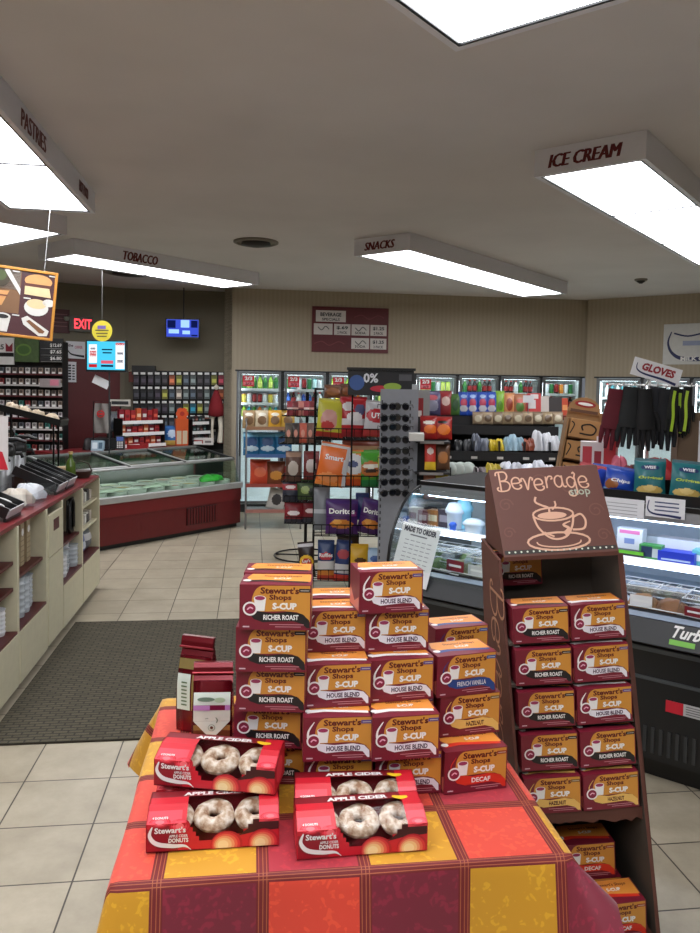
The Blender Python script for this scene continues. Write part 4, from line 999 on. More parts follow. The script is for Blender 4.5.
# things inside the cabinets
WHP = P(214, 216, 220, .35, 0, 'white_plastic_wrap', .1); CLP = P(176, 184, 190, .2, 0, 'clear_cup_plastic', .1)
def cup_stack(t_, d_, z, r_, h_, mt, label, group=None, name='cup_stack', n=6):
    b = MB(); pr_ = []
    for k in range(n): zz = h_*k/n; pr_ += [(r_*.9, zz), (r_, zz+h_/n*.7), (r_*1.06, zz+h_/n*.95)]
    b.lathe(pr_, mt, n=14); return tag(b.build(name, None, fr(AA, CX-d_, t_, z)), label, 'cups', group)
cup_stack(3.95, .10, .5805+.14, .04, .12, WHP, 'white cup sleeve on the upper shelf of the nearest cabinet'); cup_stack(4.03, .14, .3465, .045, .17, CLP, 'clear bagged cup stack at the bottom of the nearest cabinet')
cup_stack(4.07, .08, .3465, .04, .14, WHP, 'white cup stack at the bottom of the nearest cabinet'); cup_stack(4.05, .12, .579, .05, .03, P(140, 60, 50, .5, 0, 'red_lids'), 'stack of red lids on the middle shelf of the nearest cabinet', n=4)
for k, (t_, d_) in enumerate(((4.28, .16), (4.38, .16), (4.50, .18))):
    cup_stack(t_+.12, d_-.08, .3465, .045, .23-.02*k, CLP, f'clear plastic cup stack, {("nearest", "middle", "farthest")[k]} of three in the cup cabinet')
    o = MB(); o.box(-.035, .035, 0, .12, 0, .24, P(170, 152, 120, .5, 0, 'cup_sleeve_card')); 
    for z in range(7): o.rect(-.035, .035, .02+.03*z, .024+.03*z, -.001, P(110, 90, 70, .5, 0, 'brown_line'))
    o.disc(0, .19, .022, .022, -.002, WHITE, 16)
    tag(o.build('cup_dispenser', None, fr(AA, CX-.07, t_+.10, .6195), AA+PI/2), f'tan cup dispenser with a white disc, {("nearest", "middle", "farthest")[k]} one in the cup cabinet', 'dispenser')
b = MB(); b.tube([(.0, 0, 0), (.0, 0, .16), (.03, 0, .20), (.11, 0, .20), (.14, 0, .16), (.14, 0, .0), (.11, 0, -.03), (.03, 0, -.03)], .012, BLACK, 8, True); b.box(0, .14, .01, .018, -.03, .2, DKGR)
tag(b.build('tray_handle', None, fr(AA, CX-.05, 5.50, .640), AA+PI/2), 'black tray with rounded handle standing in the open cabinet', 'tray')
for k, (t_, d_, r_, h_) in enumerate(((5.25, .12, .05, .15), (5.37, .14, .055, .17), (5.48, .16, .05, .19), (5.58, .12, .05, .16))):
    cup_stack(t_+.06, d_-.05, .3465, r_, h_, (WHP, CLP)[k % 2], f'wrapped cup stack, {NTH[k]} from the near side under the black tray', name='cup_stack', n=5)
rn = random.Random(4)
for z, lb, n_ in ((.579, 'lower', 6), (.749, 'upper', 6)):
    for k in range(n_):
        o = MB(); c = ((206, 206, 200), (70, 70, 74), (190, 180, 170))[k % 3]; o.box(-.035, .035, 0, .07, 0, .06+.05*rn.random(), P(*c, .5, 0, 'sachet_pack', .2)); o.box(-.03, .03, .005, .06, .055, .075, P(230, 228, 220, .5, 0, 'sachet', .2))
        tag(o.build('sachet_pack', None, fr(AA, CX-.05, 5.77+.09*k, z), AA+PI/2), f'small sachet pack, {NTH[k]} on the {lb} shelf of the farthest cabinet', 'packet', f'sachet packs on the {lb} shelf of the farthest cabinet')
o = chip_bag(.24, .20, .12, {'base': (40, 76, 150), 'bands': [(.3, .6, (200, 210, 225))]}, 'blue_bag'); o.location = fr(AA, CX-.09, 5.92, .347); o.rotation_euler = (0, 0, AA+PI/2); tag(o, 'blue and white plastic bag in the bottom of the farthest left cabinet', 'bag')
o = chip_bag(.20, .17, .10, {'base': (90, 96, 104), 'bands': [(.5, .8, (200, 200, 204))]}, 'grey_bag'); o.location = fr(AA, CX-.09, 6.19, .347); o.rotation_euler = (0, 0, AA+PI/2); tag(o, 'grey bag beside the blue one in the farthest left cabinet', 'bag')

# things on the left counter
GRYM = P(150, 152, 154, .3, .7, 'brushed_metal')
def airpot(t_, d_, label):
    t = thing('coffee_airpot', label, 'airpot', onc(t_, d_), AA+PI/2+R(20))
    b = MB(); b.lathe([(.085, 0), (.085, .02), (.08, .025), (.08, .235), (.07, .26)], GRYM, n=22); b.build('body', t)
    b = MB(); b.lathe([(.084, .236), (.088, .255), (.082, .30), (.05, .325), (.03, .33)], BLACK, n=22); b.build('lid', t)
    b = MB(); b.tube([(0, 0, .325), (-.02, -.03, .345), (-.05, -.10, .35), (-.06, -.15, .33)], [.02, .018, .014, .01], BLACK, 8); b.build('lever', t)
    b = MB(); b.tube([(0, -.07, .25), (0, -.12, .25), (0, -.13, .22)], .013, BLACK, 8); b.build('spout', t)
    b = MB(); b.tube([(-.09, 0, .26), (-.10, 0, .33), (-.06, 0, .40), (.06, 0, .40), (.10, 0, .33), (.09, 0, .26)], .009, BLACK, 8); b.build('carry_handle', t)
airpot(5.12, .47, 'tall coffee airpot with black lid nearest on the left counter'); airpot(5.42, .47, 'coffee airpot behind the nearest one on the left counter'); airpot(5.72, .48, 'coffee airpot farthest along the left counter')
def rack_tray(t_, d_, w_, label):
    """sloping wire-sided lid tray"""
    t = thing('lid_tray', label, 'tray', onc(t_, d_), AA+PI/2)
    for k in range(3):
        b = MB(); b.M = Matrix.Translation((0, 0, .02)) @ Matrix.Rotation(R(24), 4, 'X'); x = -w_/2+w_*k/2
        b.box(x-.006, x+.006, 0, .30, 0, .055, BLACK); b.build('divider', t)
    b = MB(); b.M = Matrix.Translation((0, 0, .02)) @ Matrix.Rotation(R(24), 4, 'X'); b.box(-w_/2, w_/2, 0, .30, -.006, 0, DKGR); b.box(-w_/2, w_/2, -.006, 0, 0, .05, P(170, 168, 172, .4, 0, 'price_strip')); b.build('base_plate', t)
    b = MB(); b.box(-w_/2, w_/2, .26, .275, 0, .12, BLACK); b.build('foot', t)
    b = MB(); b.box(-w_/2, w_/2, -.004, .01, 0, .02, BLACK); b.build('foot', t)
    for k in range(4):
        b = MB(); b.M = Matrix.Translation((0, 0, .028)) @ Matrix.Rotation(R(24), 4, 'X'); x = -w_/2+w_*(.25 if k % 2 else .75); b.lathe([(.04, 0), (.045, .01), (.04, .03), (.0, .032)], WHITE if k < 2 else BLACK, (x, .08+.12*(k//2), 0), 14); b.build('lid_stack', t)
rack_tray(4.28, .06, .26, 'black sloping lid tray at the near left end of the counter'); rack_tray(5.30, .06, .24, 'black sloping lid tray at the middle of the left counter'); rack_tray(5.58, .06, .24, 'black sloping lid tray beside the green bottle')
b = MB(); b.box(-.27, .27, 0, .30, 0, .012, FILM)
for x0, x1, y0, y1 in ((-.27, -.265, 0, .3), (.265, .27, 0, .3), (-.265, .265, 0, .005), (-.265, .265, .295, .30)): b.box(x0, x1, y0, y1, .012, .09, FILM)
tag(b.build('clear_tray', None, onc(4.82, .03), AA+PI/2), 'clear plastic tray holding pastry bags on the left counter', 'tray')
def blob(w_, d_, h_, mt, seed, name):
    b = MB(); rn = random.Random(seed); ph = [rn.random()*6 for _ in range(6)]
    def fn(u, v):
        a = u*2*PI; q = v*PI/2; k = 1+.18*math.sin(3*a+ph[0]+2*v)+.14*math.sin(5*a+ph[1]+5*v)+.10*math.sin(11*a+ph[2]+9*v)
        return (w_/2*k*math.cos(a)*math.cos(q), d_/2*k*math.sin(a)*math.cos(q), h_*math.sin(q)**.8*(1+.30*math.sin(4*a+ph[3])*math.cos(q)+.16*math.sin(9*a+ph[4])*math.cos(q)))
    b.grid(fn, 28, 8, mt); return b.build(name)
for k, (t_, d_, w_, c, lb) in enumerate(((4.70, .17, .18, (214, 206, 192), 'cream wrapped pastry, nearest in the clear tray'), (4.94, .17, .18, (206, 210, 216), 'white wrapped pastry, farthest in the clear tray'))):
    o = blob(w_, .17, .09, P(*c, .3, 0, 'wrapped_pastry', .15), k, 'wrapped_pastry'); o.location = onc(t_, d_, CHt+.037); tag(o, lb, 'pastry')
bt = MB(); bt.lathe([(.03, 0), (.036, .01), (.036, .12), (.03, .15), (.013, .18), (.013, .21), (.016, .211), (.016, .23)], P(74, 96, 36, .2, 0, 'green_glass'), mats=[P(74, 96, 36, .2, 0, 'green_glass')]*5+[P(180, 150, 100, .5, 0, 'paper_hood')]*2, n=14)
tag(bt.build('green_bottle', None, onc(5.87, .12)), 'green bottle with pale top standing on the left counter', 'bottle')
b = MB(); b.lathe([(.045, 0), (.055, .05), (.06, .10)], P(196, 170, 130, .6, 0, 'paper_basket'), n=12); tag(b.build('paper_basket', None, onc(6.02, .20)), 'tan paper basket behind the green bottle', 'basket')
b = MB(); b.lathe([(.06, 0), (.085, .05), (.09, .055)], P(60, 46, 38, .6, 0, 'wicker'), n=14); b.tube([(.085, 0, .05), (.06, 0, .11), (0, 0, .13), (-.06, 0, .11), (-.085, 0, .05)], .005, P(60, 46, 38, .6, 0, 'wicker'), 6)
tag(b.build('wicker_basket', None, onc(6.17, .11)), 'small dark wicker basket with handle at the far end of the left counter', 'basket')
b = MB(); b.box(-.07, .07, 0, .004, 0, .11, P(36, 140, 84, .5, 0, 'green_card')); b.rect(-.05, .05, .02, .05, -.001, WHITE); b.box(-.05, .05, 0, .05, 0, .006, WHITE); tag(b.build('counter_card', None, onc(5.80, .30), R(10)), 'small green and white card standing behind the green bottle', 'sign')
# sloping black tray of rolls, held up on a stand
t = thing('roll_tray', 'raised black tray of small wrapped rolls over the left counter', 'tray', onc(6.10, .42), R(4))
b = MB(); b.M = Matrix.Translation((0, 0, .46)) @ Matrix.Rotation(R(14), 4, 'Y'); b.box(-.28, .20, -.10, .10, 0, .012, BLACK); b.box(-.28, .20, -.105, -.10, 0, .05, BLACK); b.box(-.28, .20, .10, .105, 0, .05, BLACK); b.box(.2, .205, -.1, .1, 0, .05, BLACK); b.build('tray', t)
b = MB()
for x in (-.22, .14): b.tube([(x, .06, 0), (x, .06, .46-x*.25)], .008, BLKM, 6); b.tube([(x, -.06, 0), (x, -.06, .46-x*.25)], .008, BLKM, 6)
b.build('stand', t)
me = None
for k in range(8):
    x = -.22+.052*k; 
    if me is None: o = blob(.065, .08, .045, P(214, 196, 170, .5, 0, 'wrapped_roll', .2), 5, 'wrapped_roll'); me = o.data
    else: o = bpy.data.objects.new('wrapped_roll', me); COL.objects.link(o)
    o.location = onc(6.10, .42)+Vector((x, .03*(-1)**k, .475-x*.25+.006)); o.rotation_euler = (0, 0, k*1.3)
    tag(o, f'small wrapped roll, {NTH[k]} from the left in the raised black tray', 'roll', 'wrapped rolls in the raised black tray')
b = MB(); b.box(-.13, .13, 0, .004, 0, .30, P(214, 210, 208, .5, 0, 'white_sign_card')); b.poly([(-.13, 0), (.13, 0), (.10, .10), (-.13, .16)], -.001, PINKISH); b.box(-.1, .1, 0, .06, -.004, 0, WHITE)
q = at(-17, 448, 4.2); tag(b.build('counter_sign', None, (q.x, q.y, CHt+.27), R(12)), 'white and red sign card at the left edge above the counter', 'sign')
b = MB(); b.tube([(0, 0, 0), (0, 0, .27)], .012, BLKM, 6); b.box(-.06, .06, -.06, .06, 0, .01, BLKM); tag(b.build('sign_post', None, (q.x, q.y+.03, CHt+.0235), 0), 'short black post carrying the white and red sign', 'post')

# ------------------------------------------------------------------ ice cream dipping case
FX0, FX1, FY = 3.35, 6.317, 6.49
t = thing('ice_cream_case', 'long low ice cream case with dark red front and sloping glass lids', 'freezer', fr(RA, FX0, FY), RA)
L_ = FX1-FX0; D_ = .88
b = MB(); b.box(0, L_, .02, D_, .05, .38, FRED); b.box(0, L_, .02, .05, .38, .47, FRED); b.box(0, L_, D_-.05, D_, .38, .47, FRED); b.box(0, .03, .05, D_-.05, .38, .47, FRED); b.box(L_-.03, L_, .05, D_-.05, .38, .47, FRED); b.box(.02, L_-.02, .06, D_-.04, 0, .05, BLACK); b.box(0, L_, D_-.05, D_, .47, .90, FRED)
b.box(.0, L_, .008, .02, .33, .47, P(112, 26, 30, .35, 0, 'red_steel_band')); b.build('base', t)
g = MB(); g.box(L_-.82, L_-.38, .008, .020, .12, .31, P(40, 14, 16, .5, 0, 'grille_shadow'))
for k in range(11): g.box(L_-.81+k*.04, L_-.79+k*.04, .0, .010, .125, .305, FRED)
g.build('vent_grille', t)
b = MB(); b.box(-.005, L_+.005, -.02, .06, .47, .535, P(186, 188, 188, .3, .5, 'silver_rail')); b.build('front_rail', t, bevel=.006)
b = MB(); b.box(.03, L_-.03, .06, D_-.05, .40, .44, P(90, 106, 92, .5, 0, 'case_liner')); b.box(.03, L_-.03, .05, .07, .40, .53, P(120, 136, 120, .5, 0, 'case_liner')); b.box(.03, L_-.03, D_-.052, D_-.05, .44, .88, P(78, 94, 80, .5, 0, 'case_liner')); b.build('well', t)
def slab(b, p, q, x0, x1, th, mt):   # thin plate between two (y,z) points
    (y0, z0), (y1, z1) = p, q; l = math.hypot(y1-y0, z1-z0); ny, nz = -(z1-z0)/l*th, (y1-y0)/l*th
    b.add([(x0, y0, z0), (x1, y0, z0), (x1, y1, z1), (x0, y1, z1), (x0, y0+ny, z0+nz), (x1, y0+ny, z0+nz), (x1, y1+ny, z1+nz), (x0, y1+ny, z1+nz)],
          [(3, 2, 1, 0), (4, 5, 6, 7), (0, 1, 5, 4), (1, 2, 6, 5), (2, 3, 7, 6), (3, 0, 4, 7)], mt)
b = MB(); slab(b, (.03, .535), (.13, .79), .02, L_-.02, .006, FGLASS); b.build('front_glass', t)
b = MB()
for x in (0, L_-.015): b.add([(x, .03, .535), (x, D_-.04, .535), (x, D_-.04, .90), (x, .13, .80), (x+.012, .03, .535), (x+.012, D_-.04, .535), (x+.012, D_-.04, .90), (x+.012, .13, .80)], [(3, 2, 1, 0), (4, 5, 6, 7), (0, 1, 5, 4), (1, 2, 6, 5), (2, 3, 7, 6), (3, 0, 4, 7)], GLASS)
b.build('end_glass', t)
b = MB(); b.tube([(0, .13, .795), (L_, .13, .795)], .013, STEEL, 6); b.tube([(L_-.008, .13, .8), (L_-.008, D_-.05, .905)], .016, BLACK, 6); b.build('top_rail', t)
nl = 4; st = L_/nl
for k in range(nl):
    b = MB(); x0, x1 = k*st+.02, (k+1)*st-.02
    slab(b, (.15, .805), (D_-.08, .90), x0, x1, .006, glass('dark_lid_glass', (.80, .84, .82), .10) if k == 0 else bpy.data.materials['dark_lid_glass']); lid = b.build('glass_lid', t)
    b = MB(); slab(b, (.13, .802), (D_-.06, .904), x0-.014, x0+.008, .018, P(190, 194, 192, .4, .3, 'silver_lid_frame')); slab(b, (.13, .802), (D_-.06, .904), x1-.008, x1+.014, .018, DKGR); slab(b, (D_-.10, .90), (D_-.06, .905), x0, x1, .018, P(130, 134, 132, .4, .3, 'grey_lid_frame')); slab(b, (.13, .80), (.165, .806), x0, x1, .016, P(190, 194, 192, .4, .3, 'silver_lid_frame')); b.build('lid_frame', lid)
b = MB(); b.box(.05, L_-.05, D_-.066, D_-.052, .76, .775, EM(200, 255, 210, 7, 'green_white_tube')); b.box(.04, L_-.04, D_-.085, D_-.078, .735, .80, P(160, 180, 160, .5, 0, 'tube_shield')); b.build('light_tube', t)
TC = [(150, 120, 84), (226, 214, 190), (96, 62, 44), (196, 130, 120), (210, 216, 206), (120, 150, 100), (200, 170, 110)]
tubm = [MB().lathe([(.10, 0), (.11, .12), (.105, .12), (.10, .105), (.02, .115)], None, n=18, mats=[WHITE, WHITE, WHITE, P(*c, .6, 0, 'ice_cream', .2)]).mesh('ice_cream_tub') for c in TC]
for r_ in range(3):
    for k in range(12):
        o = bpy.data.objects.new('ice_cream_tub', tubm[(k*3+r_*2) % 7]); COL.objects.link(o); o.location = fr(RA, FX0+.16+.242*k, FY+.20+.235*r_, .442)
        tag(o, f'round ice cream tub in the {("front", "middle", "back")[r_]} row of the ice cream case', 'tub', f'ice cream tubs in the {("front", "middle", "back")[r_]} row')
o = blob(.30, .16, .07, P(70, 190, 70, .3, 0, 'green_plastic_bag', .2), 9, 'green_bag'); o.location = fr(RA, FX1-.34, FY+.17, .566); o.rotation_euler = (0, 0, RA); tag(o, 'bright green plastic bag at the right end of the ice cream case', 'bag')
for k, x in enumerate((1.25, 1.85)):
    o = blob(.34, .14, .03, P(206, 212, 200, .4, 0, 'frosted_pack', .2), 11+k, 'frosted_pack'); o.location = fr(RA, FX0+x, FY+.17, .566); o.rotation_euler = (0, 0, RA); tag(o, f'pale frosted pack at the {("left", "middle")[k]} of the ice cream case behind the glass', 'packet')

# ------------------------------------------------------------------ checkout counter and what stands on it
b = MB(); b.box(0, 1.78, 0, .50, 0, .86, MAROON); tc_ = thing('checkout_counter', 'dark red checkout counter behind the ice cream case', 'counter', fr(RA, 4.62, 7.52), RA); b.build('body', tc_)
b = MB(); b.box(-.02, 1.80, -.03, .54, .861, .90, REDTOP); b.build('top', tc_, bevel=.004)
def atv(x, y, a, v):      # meets the vertical plane y=v of a grid turned by a
    d = _ray(x, y); n = Vector((-math.sin(a), math.cos(a), 0)); return Vector((0, 0, EYE))+d*(v/d.dot(n))
def oncn(px, back=.25, z=.9015):   # a point on the checkout counter under pixel column px
    p = atv(px, 440, RA, 7.52+back); return Vector((p.x, p.y, z))
# tiered candy rack
def tier(px0, px1, back, zs, label, dep=.17):
    p, q = oncn(px0, back), oncn(px1, back); w_ = (q-p).length; t = thing('candy_rack', label, 'rack', (p+q)/2, RA)
    for sx in (-w_/2, w_/2-.01): b = MB(); b.box(sx, sx+.01, 0, dep, 0, zs[-1]+.06, BLACK); b.build('side_panel', t)
    for i, z in enumerate(zs):
        b = MB(); b.box(-w_/2+.01, w_/2-.01, -.02+.03*i, dep, z, z+.012, BLACK); b.box(-w_/2+.01, w_/2-.01, -.03+.03*i, -.02+.03*i, z-.01, z+.03, WHITE); b.build('shelf', t)
    return t, p, q, w_
def rowpk(p, q, n, zf, h_, d0, cols, label, gname, w_=.8, name='candy_packet', bag=False):
    ux = (q-p).normalized(); L_ = (q-p).length; nn = Vector((-ux.y, ux.x, 0)); yaw = math.atan2(ux.y, ux.x)
    for k in range(n):
        c = cols[k % len(cols)]; ww = L_/n*w_; hh = h_*(.85+.3*random.random())
        o = chip_bag(ww, hh, .03, {'base': c[0], 'bands': [(.35, .6, c[1])]}, name, 6, 8) if bag else box_pack(ww, hh, .04, c[0], [(.1, .9, .35, .6, c[1])], name)
        o.location = p+ux*(L_*(k+.5)/n)+nn*d0+Vector((0, 0, zf)); o.rotation_euler = (0, 0, yaw)
        tag(o, f'{label}, {NTH[k] if k < 8 else "last"} from the left', 'packet', gname)
REDS = [((150, 30, 34), (220, 90, 70)), ((196, 90, 50), (230, 200, 170)), ((130, 24, 40), (210, 210, 206)), ((170, 40, 44), (120, 30, 40))]
t, p, q, w_ = tier(122, 165, .10, (.02, .16, .30), 'black three-tier candy rack with red packets on the checkout counter')
for i, (z, h_) in enumerate(((.033, .10), (.173, .10), (.313, .15))): rowpk(p+(q-p)*.04, q-(q-p)*.04, 7, z, h_, .04+.03*i, REDS[i:]+REDS[:i], f'red candy packet on the {("bottom", "middle", "top")[i]} tier of the three-tier rack', f'candy on the {("bottom", "middle", "top")[i]} tier')
t, p, q, w_ = tier(192, 211, .04, (.02, .15, .27), 'dark stepped rack of small goods at the right end of the checkout counter')
DK = [((50, 50, 54), (150, 150, 150)), ((70, 40, 40), (170, 120, 110)), ((40, 60, 60), (120, 150, 150))]
for i, (z, h_) in enumerate(((.033, .08), (.163, .08), (.283, .08))): rowpk(p+(q-p)*.05, q-(q-p)*.05, 5, z, h_, .04+.03*i, DK[i:]+DK[:i], f'dark small packet on the {("bottom", "middle", "top")[i]} tier of the right dark rack', f'dark packets on the {("bottom", "middle", "top")[i]} tier')
p = oncn(182, .10); o = box_pack(.16, .34, .10, (200, 84, 30), [(.08, .45, .05, .55, (206, 190, 160)), (.55, .92, .05, .55, (206, 190, 160))], 'orange_display'); 
o.location = p; o.rotation_euler = (0, 0, RA-R(30)); tag(o, 'orange two-column display box with pale packets on the checkout counter', 'display')
b = MB()
for k in range(6): b.disc(.045*math.cos(k*PI/3), .045*math.sin(k*PI/3), .036, .036, 0-.0004*k, P(214, 80, 24, .5, 0, 'orange_petal'), 12)
b.disc(0, 0, .03, .03, -.004, P(170, 40, 20, .5, 0, 'flower_heart'), 12); b.box(-.06, .06, .001, .02, -.06, .06, P(190, 66, 24, .5, 0, 'orange_card')); tag(b.build('flower_topper', None, p+Vector((0, 0, .405)), RA-R(30)), 'orange flower shaped topper above the orange display box', 'sign')
p = oncn(172, .20); o = chip_bag(.20, .24, .08, {'base': (50, 110, 180), 'bands': [(0, .25, (210, 180, 90))], 'blobs': [(.5, .6, .3, .2, (190, 210, 230))]}, 'blue_bag'); o.location = p; o.rotation_euler = (R(-10), 0, RA-R(40)); tag(o, 'blue snack bag leaning left of the orange display box', 'bag')
p = oncn(203, -.0); o = box_pack(.26, .09, .06, (214, 208, 204), [(.06, .5, .2, .7, (170, 60, 60)), (.6, .9, .3, .6, (120, 110, 110))], 'white_carton'); o.location = p; o.rotation_euler = (0, 0, R(5)); tag(o, 'low white carton with red print on the right end of the checkout counter', 'box')
# red hooded plush with white legs, sitting on the dark rack
p = oncn(216, .02); t = thing('plush_doll', 'red plush with white legs and white tip beside the dark rack', 'toy', p+Vector((0, 0, .0)), R(0))
RP = P(124, 20, 30, .85, 0, 'red_plush'); WP = P(214, 206, 190, .9, 0, 'white_plush')
b = MB(); b.lathe([(.05, .36), (.11, .38), (.10, .48), (.07, .60), (.03, .70), (.0, .72)], RP, n=14); b.build('body', t)
b = MB(); b.lathe([(.0, .71), (.03, .73), (.035, .76), (.0, .79)], WP, n=12); b.build('tip', t)
for sx in (-.05, .05):
    b = MB(); b.tube([(sx, 0, .38), (sx*1.3, -.01, .20), (sx*1.1, -.02, .02)], [.032, .03, .036], WP, 8); b.build('leg', t)
p = oncn(223, .02); o = chip_bag(.13, .17, .06, {'base': (150, 50, 56), 'blobs': [(.5, .5, .3, .3, (200, 120, 110))]}, 'red_bag'); o.location = p; o.rotation_euler = (0, 0, R(20)); tag(o, 'small red bag at the far right end of the checkout counter', 'bag')
p = oncn(132, .03); t = thing('candy_tray', 'red tray of white wrapped candies at the front of the checkout counter', 'tray', p, R(10))
b = MB(); b.box(-.18, .18, 0, .13, 0, .01, P(150, 26, 30, .4, 0, 'red_tray')); b.box(-.18, .18, 0, .008, .01, .05, P(150, 26, 30, .4, 0, 'red_tray')); b.box(-.18, .18, .122, .13, .01, .06, P(150, 26, 30, .4, 0, 'red_tray')); b.build('tray', t)
for k in range(6):
    c = ((220, 210, 206), (190, 60, 50))[k % 2]; o = blob(.05, .05, .03, P(*c, .4, 0, 'candy_wrap', .15), k, 'wrapped_candy'); o.location = p+fr(R(10), -.14+.056*k, .065, .0115); tag(o, f'wrapped candy, {NTH[k]} from the left in the red candy tray', 'candy', 'candies in the red tray')
# register, bag stand, note
p = oncn(107, .24); t = thing('cash_register', 'black cash register with keypad and slim display on the checkout counter', 'register', p, R(6))
b = MB(); b.box(-.17, .17, 0, .34, 0, .12, DKGR); b.build('drawer', t, bevel=.004)
b = MB(); b.M = Matrix.Translation((0, .10, .20)) @ Matrix.Rotation(R(-18), 4, 'X'); b.box(-.14, .14, 0, .03, -.0, .25, BLACK); b.rect(-.12, .12, .03, .22, -.002, P(44, 50, 60, .15, 0, 'dark_screen')); b.build('screen', t)
b = MB(); b.box(-.03, .03, .12, .18, .12, .24, BLACK); b.build('neck', t)
b = MB(); b.tube([(.10, .28, .12), (.10, .28, .50)], .01, BLACK, 6); b.box(-.02, .22, .26, .30, .50, .58, P(190, 186, 176, .5, 0, 'pale_strip')); b.rect(0, .2, .52, .56, .258, DKGR); b.build('customer_display', t)
p = oncn(120, .05); t = thing('card_terminal', 'small card terminal with lit keypad in front of the register', 'terminal', p, R(6))
b = MB(); b.box(-.05, .05, 0, .05, 0, .16, DKGR); b.rect(-.04, .04, .10, .15, -.002, EM(90, 110, 170, .5, 'lit_screen')); b.build('body', t)
b = MB(); [b.rect(-.035+.025*(k % 3), -.017+.025*(k % 3), .02+.02*(k//3), .033+.02*(k//3), -.003, WHITE) for k in range(12)]; b.build('keys', t)
p = oncn(102, .10); t = thing('bag_stand', 'wire stand with grey carrier bags and a red round print', 'stand', p, R(-4))
b = MB(); b.tube([(-.10, 0, .0), (-.10, 0, .56), (.10, 0, .56), (.10, 0, 0)], .006, BLKM, 6); b.box(-.12, .12, -.06, .10, 0, .012, BLKM); b.build('stand', t)
b = MB(); b.grid(lambda u, v: ((-.09+.18*u)*(1-.15*v), -.012-.02*math.sin(u*9+v*3), .20+.34*v), 10, 10, P(120, 116, 112, .35, 0, 'grey_carrier_bag', .2)); b.stroke([(.04*math.cos(i*PI/8), .42+.035*math.sin(i*PI/8)) for i in range(17)], .014, -.038, P(190, 40, 44, .5, 0, 'red_print'), 0); b.rect(-.03, .03, .41, .43, -.039, P(190, 40, 44, .5, 0, 'red_print')); b.build('carrier_bags', t)
q = at(101, 382, 8.0); b = MB(); b.box(-.09, .09, 0, .002, -.045, .045, PAPER); o = b.build('paper_note', None, q, R(-6)); o.rotation_euler = (0, R(24), R(-6)); tag(o, 'white paper note tilted under the cyan menu screen', 'note')
p = oncn(90, .25); o = blob(.16, .14, .13, P(44, 40, 42, .6, 0, 'black_cloth', .3), 3, 'black_hat'); o.location = p; tag(o, 'dark rounded bundle on the checkout counter left of the bag stand', 'bundle')
p = oncn(97, .06); o = box_pack(.14, .12, .06, (150, 176, 190), [(.1, .5, .2, .8, (210, 224, 230)), (.6, .9, .2, .8, (70, 100, 120))], 'blue_pack'); o.location = p; o.rotation_euler = (R(-12), 0, R(4)); tag(o, 'pale blue pack lying before the bag stand on the checkout counter', 'packet')

# ------------------------------------------------------------------ pegboard of small goods on the recess wall
wp = atv(133, 400, AA, 10.47); wq = atv(224, 400, AA, 10.47)
t = thing('pegboard', 'black pegboard of hanging small goods in the rear left recess', 'rack', ((wp.x+wq.x)/2, (wp.y+wq.y)/2, 0), AA)
w_ = (wq-wp).length; b = MB(); b.box(-w_/2, w_/2, 0, .04, .80, 1.86, P(30, 29, 30, .6, 0, 'black_pegboard')); b.box(-w_/2, -w_/2+.3, -.12, 0, 1.80, 1.92, BLACK); b.box(-w_/2, w_/2, -.02, .04, 0, .8, DKGR); b.build('board', t)
HC = [(44, 46, 50), (60, 60, 66), (50, 46, 50), (56, 50, 60), (140, 50, 66), (40, 110, 130), (90, 90, 96), (130, 130, 60), (170, 90, 60), (100, 110, 110), (70, 80, 90), (160, 150, 140)]
rp_ = random.Random(11); cm_ = {}
ux = (wq-wp).normalized()
for r_ in range(5):
    z = 1.80-.19*r_
    for k in range(13):
        x = (k+.5)/13; c = HC[rp_.randrange(4) if k < 4 else rp_.randrange(len(HC))]
        if c not in cm_:
            b = MB(); b.box(-.036, .036, 0, .02, -.13, 0, P(*c, .4, 0, 'blister_card', .2)); b.rect(-.028, .028, -.10, -.05, -.002, P(*[min(255, int(v*1.6)) for v in c], .4, 0, 'blister_print')); b.box(-.03, .03, -.05, -.048, .005, .035, WHITE); b.box(-.003, .003, -.05, .06, .01, .014, BLKM); cm_[c] = b.mesh('hanging_pack')
        o = bpy.data.objects.new('hanging_pack', cm_[c]); COL.objects.link(o); o.location = Vector((wp.x, wp.y, z))+ux*(w_*x)+Vector((.02, -.085, -.005)); o.rotation_euler = (0, 0, AA)
        tag(o, f'small tagged pack hanging in the {ORD[r_]} row of the recess pegboard', 'packet', f'packs in the {ORD[r_]} row of the recess pegboard')

# ------------------------------------------------------------------ tobacco shelves, maroon panel, small signs
CY_ = 8.75
p, q = at(-34, 470, CY_), at(63, 470, CY_); w_ = (q-p).length
t = thing('tobacco_shelves', 'tall dark shelves of tobacco packs under three advertising panels at the left', 'shelves', ((p.x+q.x)/2, CY_, 0), R(0))
b = MB(); b.box(-w_/2, w_/2, .10, .14, 0, 2.14, P(28, 26, 27, .6, 0, 'black_back')); b.box(-w_/2-.01, -w_/2, -.02, .14, 0, 2.14, BLACK); b.box(w_/2, w_/2+.01, -.02, .14, 0, 2.14, BLACK); b.build('cabinet', t)
cx = (p.x+q.x)/2
def lx(px): return at(px, 400, CY_).x-cx
def lz(py): return at(30, py, CY_).z
b = MB(); b.box(lx(-34), lx(14), .0, .02, lz(365), lz(338), P(206, 204, 202, .5, 0, 'white_panel')); RDP = P(120, 20, 40, .5, 0, 'dark_red_print')
b.poly([(lx(6), lz(352)), (lx(6), lz(343)), (lx(9.5), lz(347)), (lx(13), lz(343)), (lx(13), lz(352))], -.002, RDP); b.box(lx(-34), lx(14), -.004, 0, lz(357), lz(353), BLACK); b.text('25', lx(1), lz(350), .06, -.002, BLACK, bold=.03); b.build('white_red_panel', t)
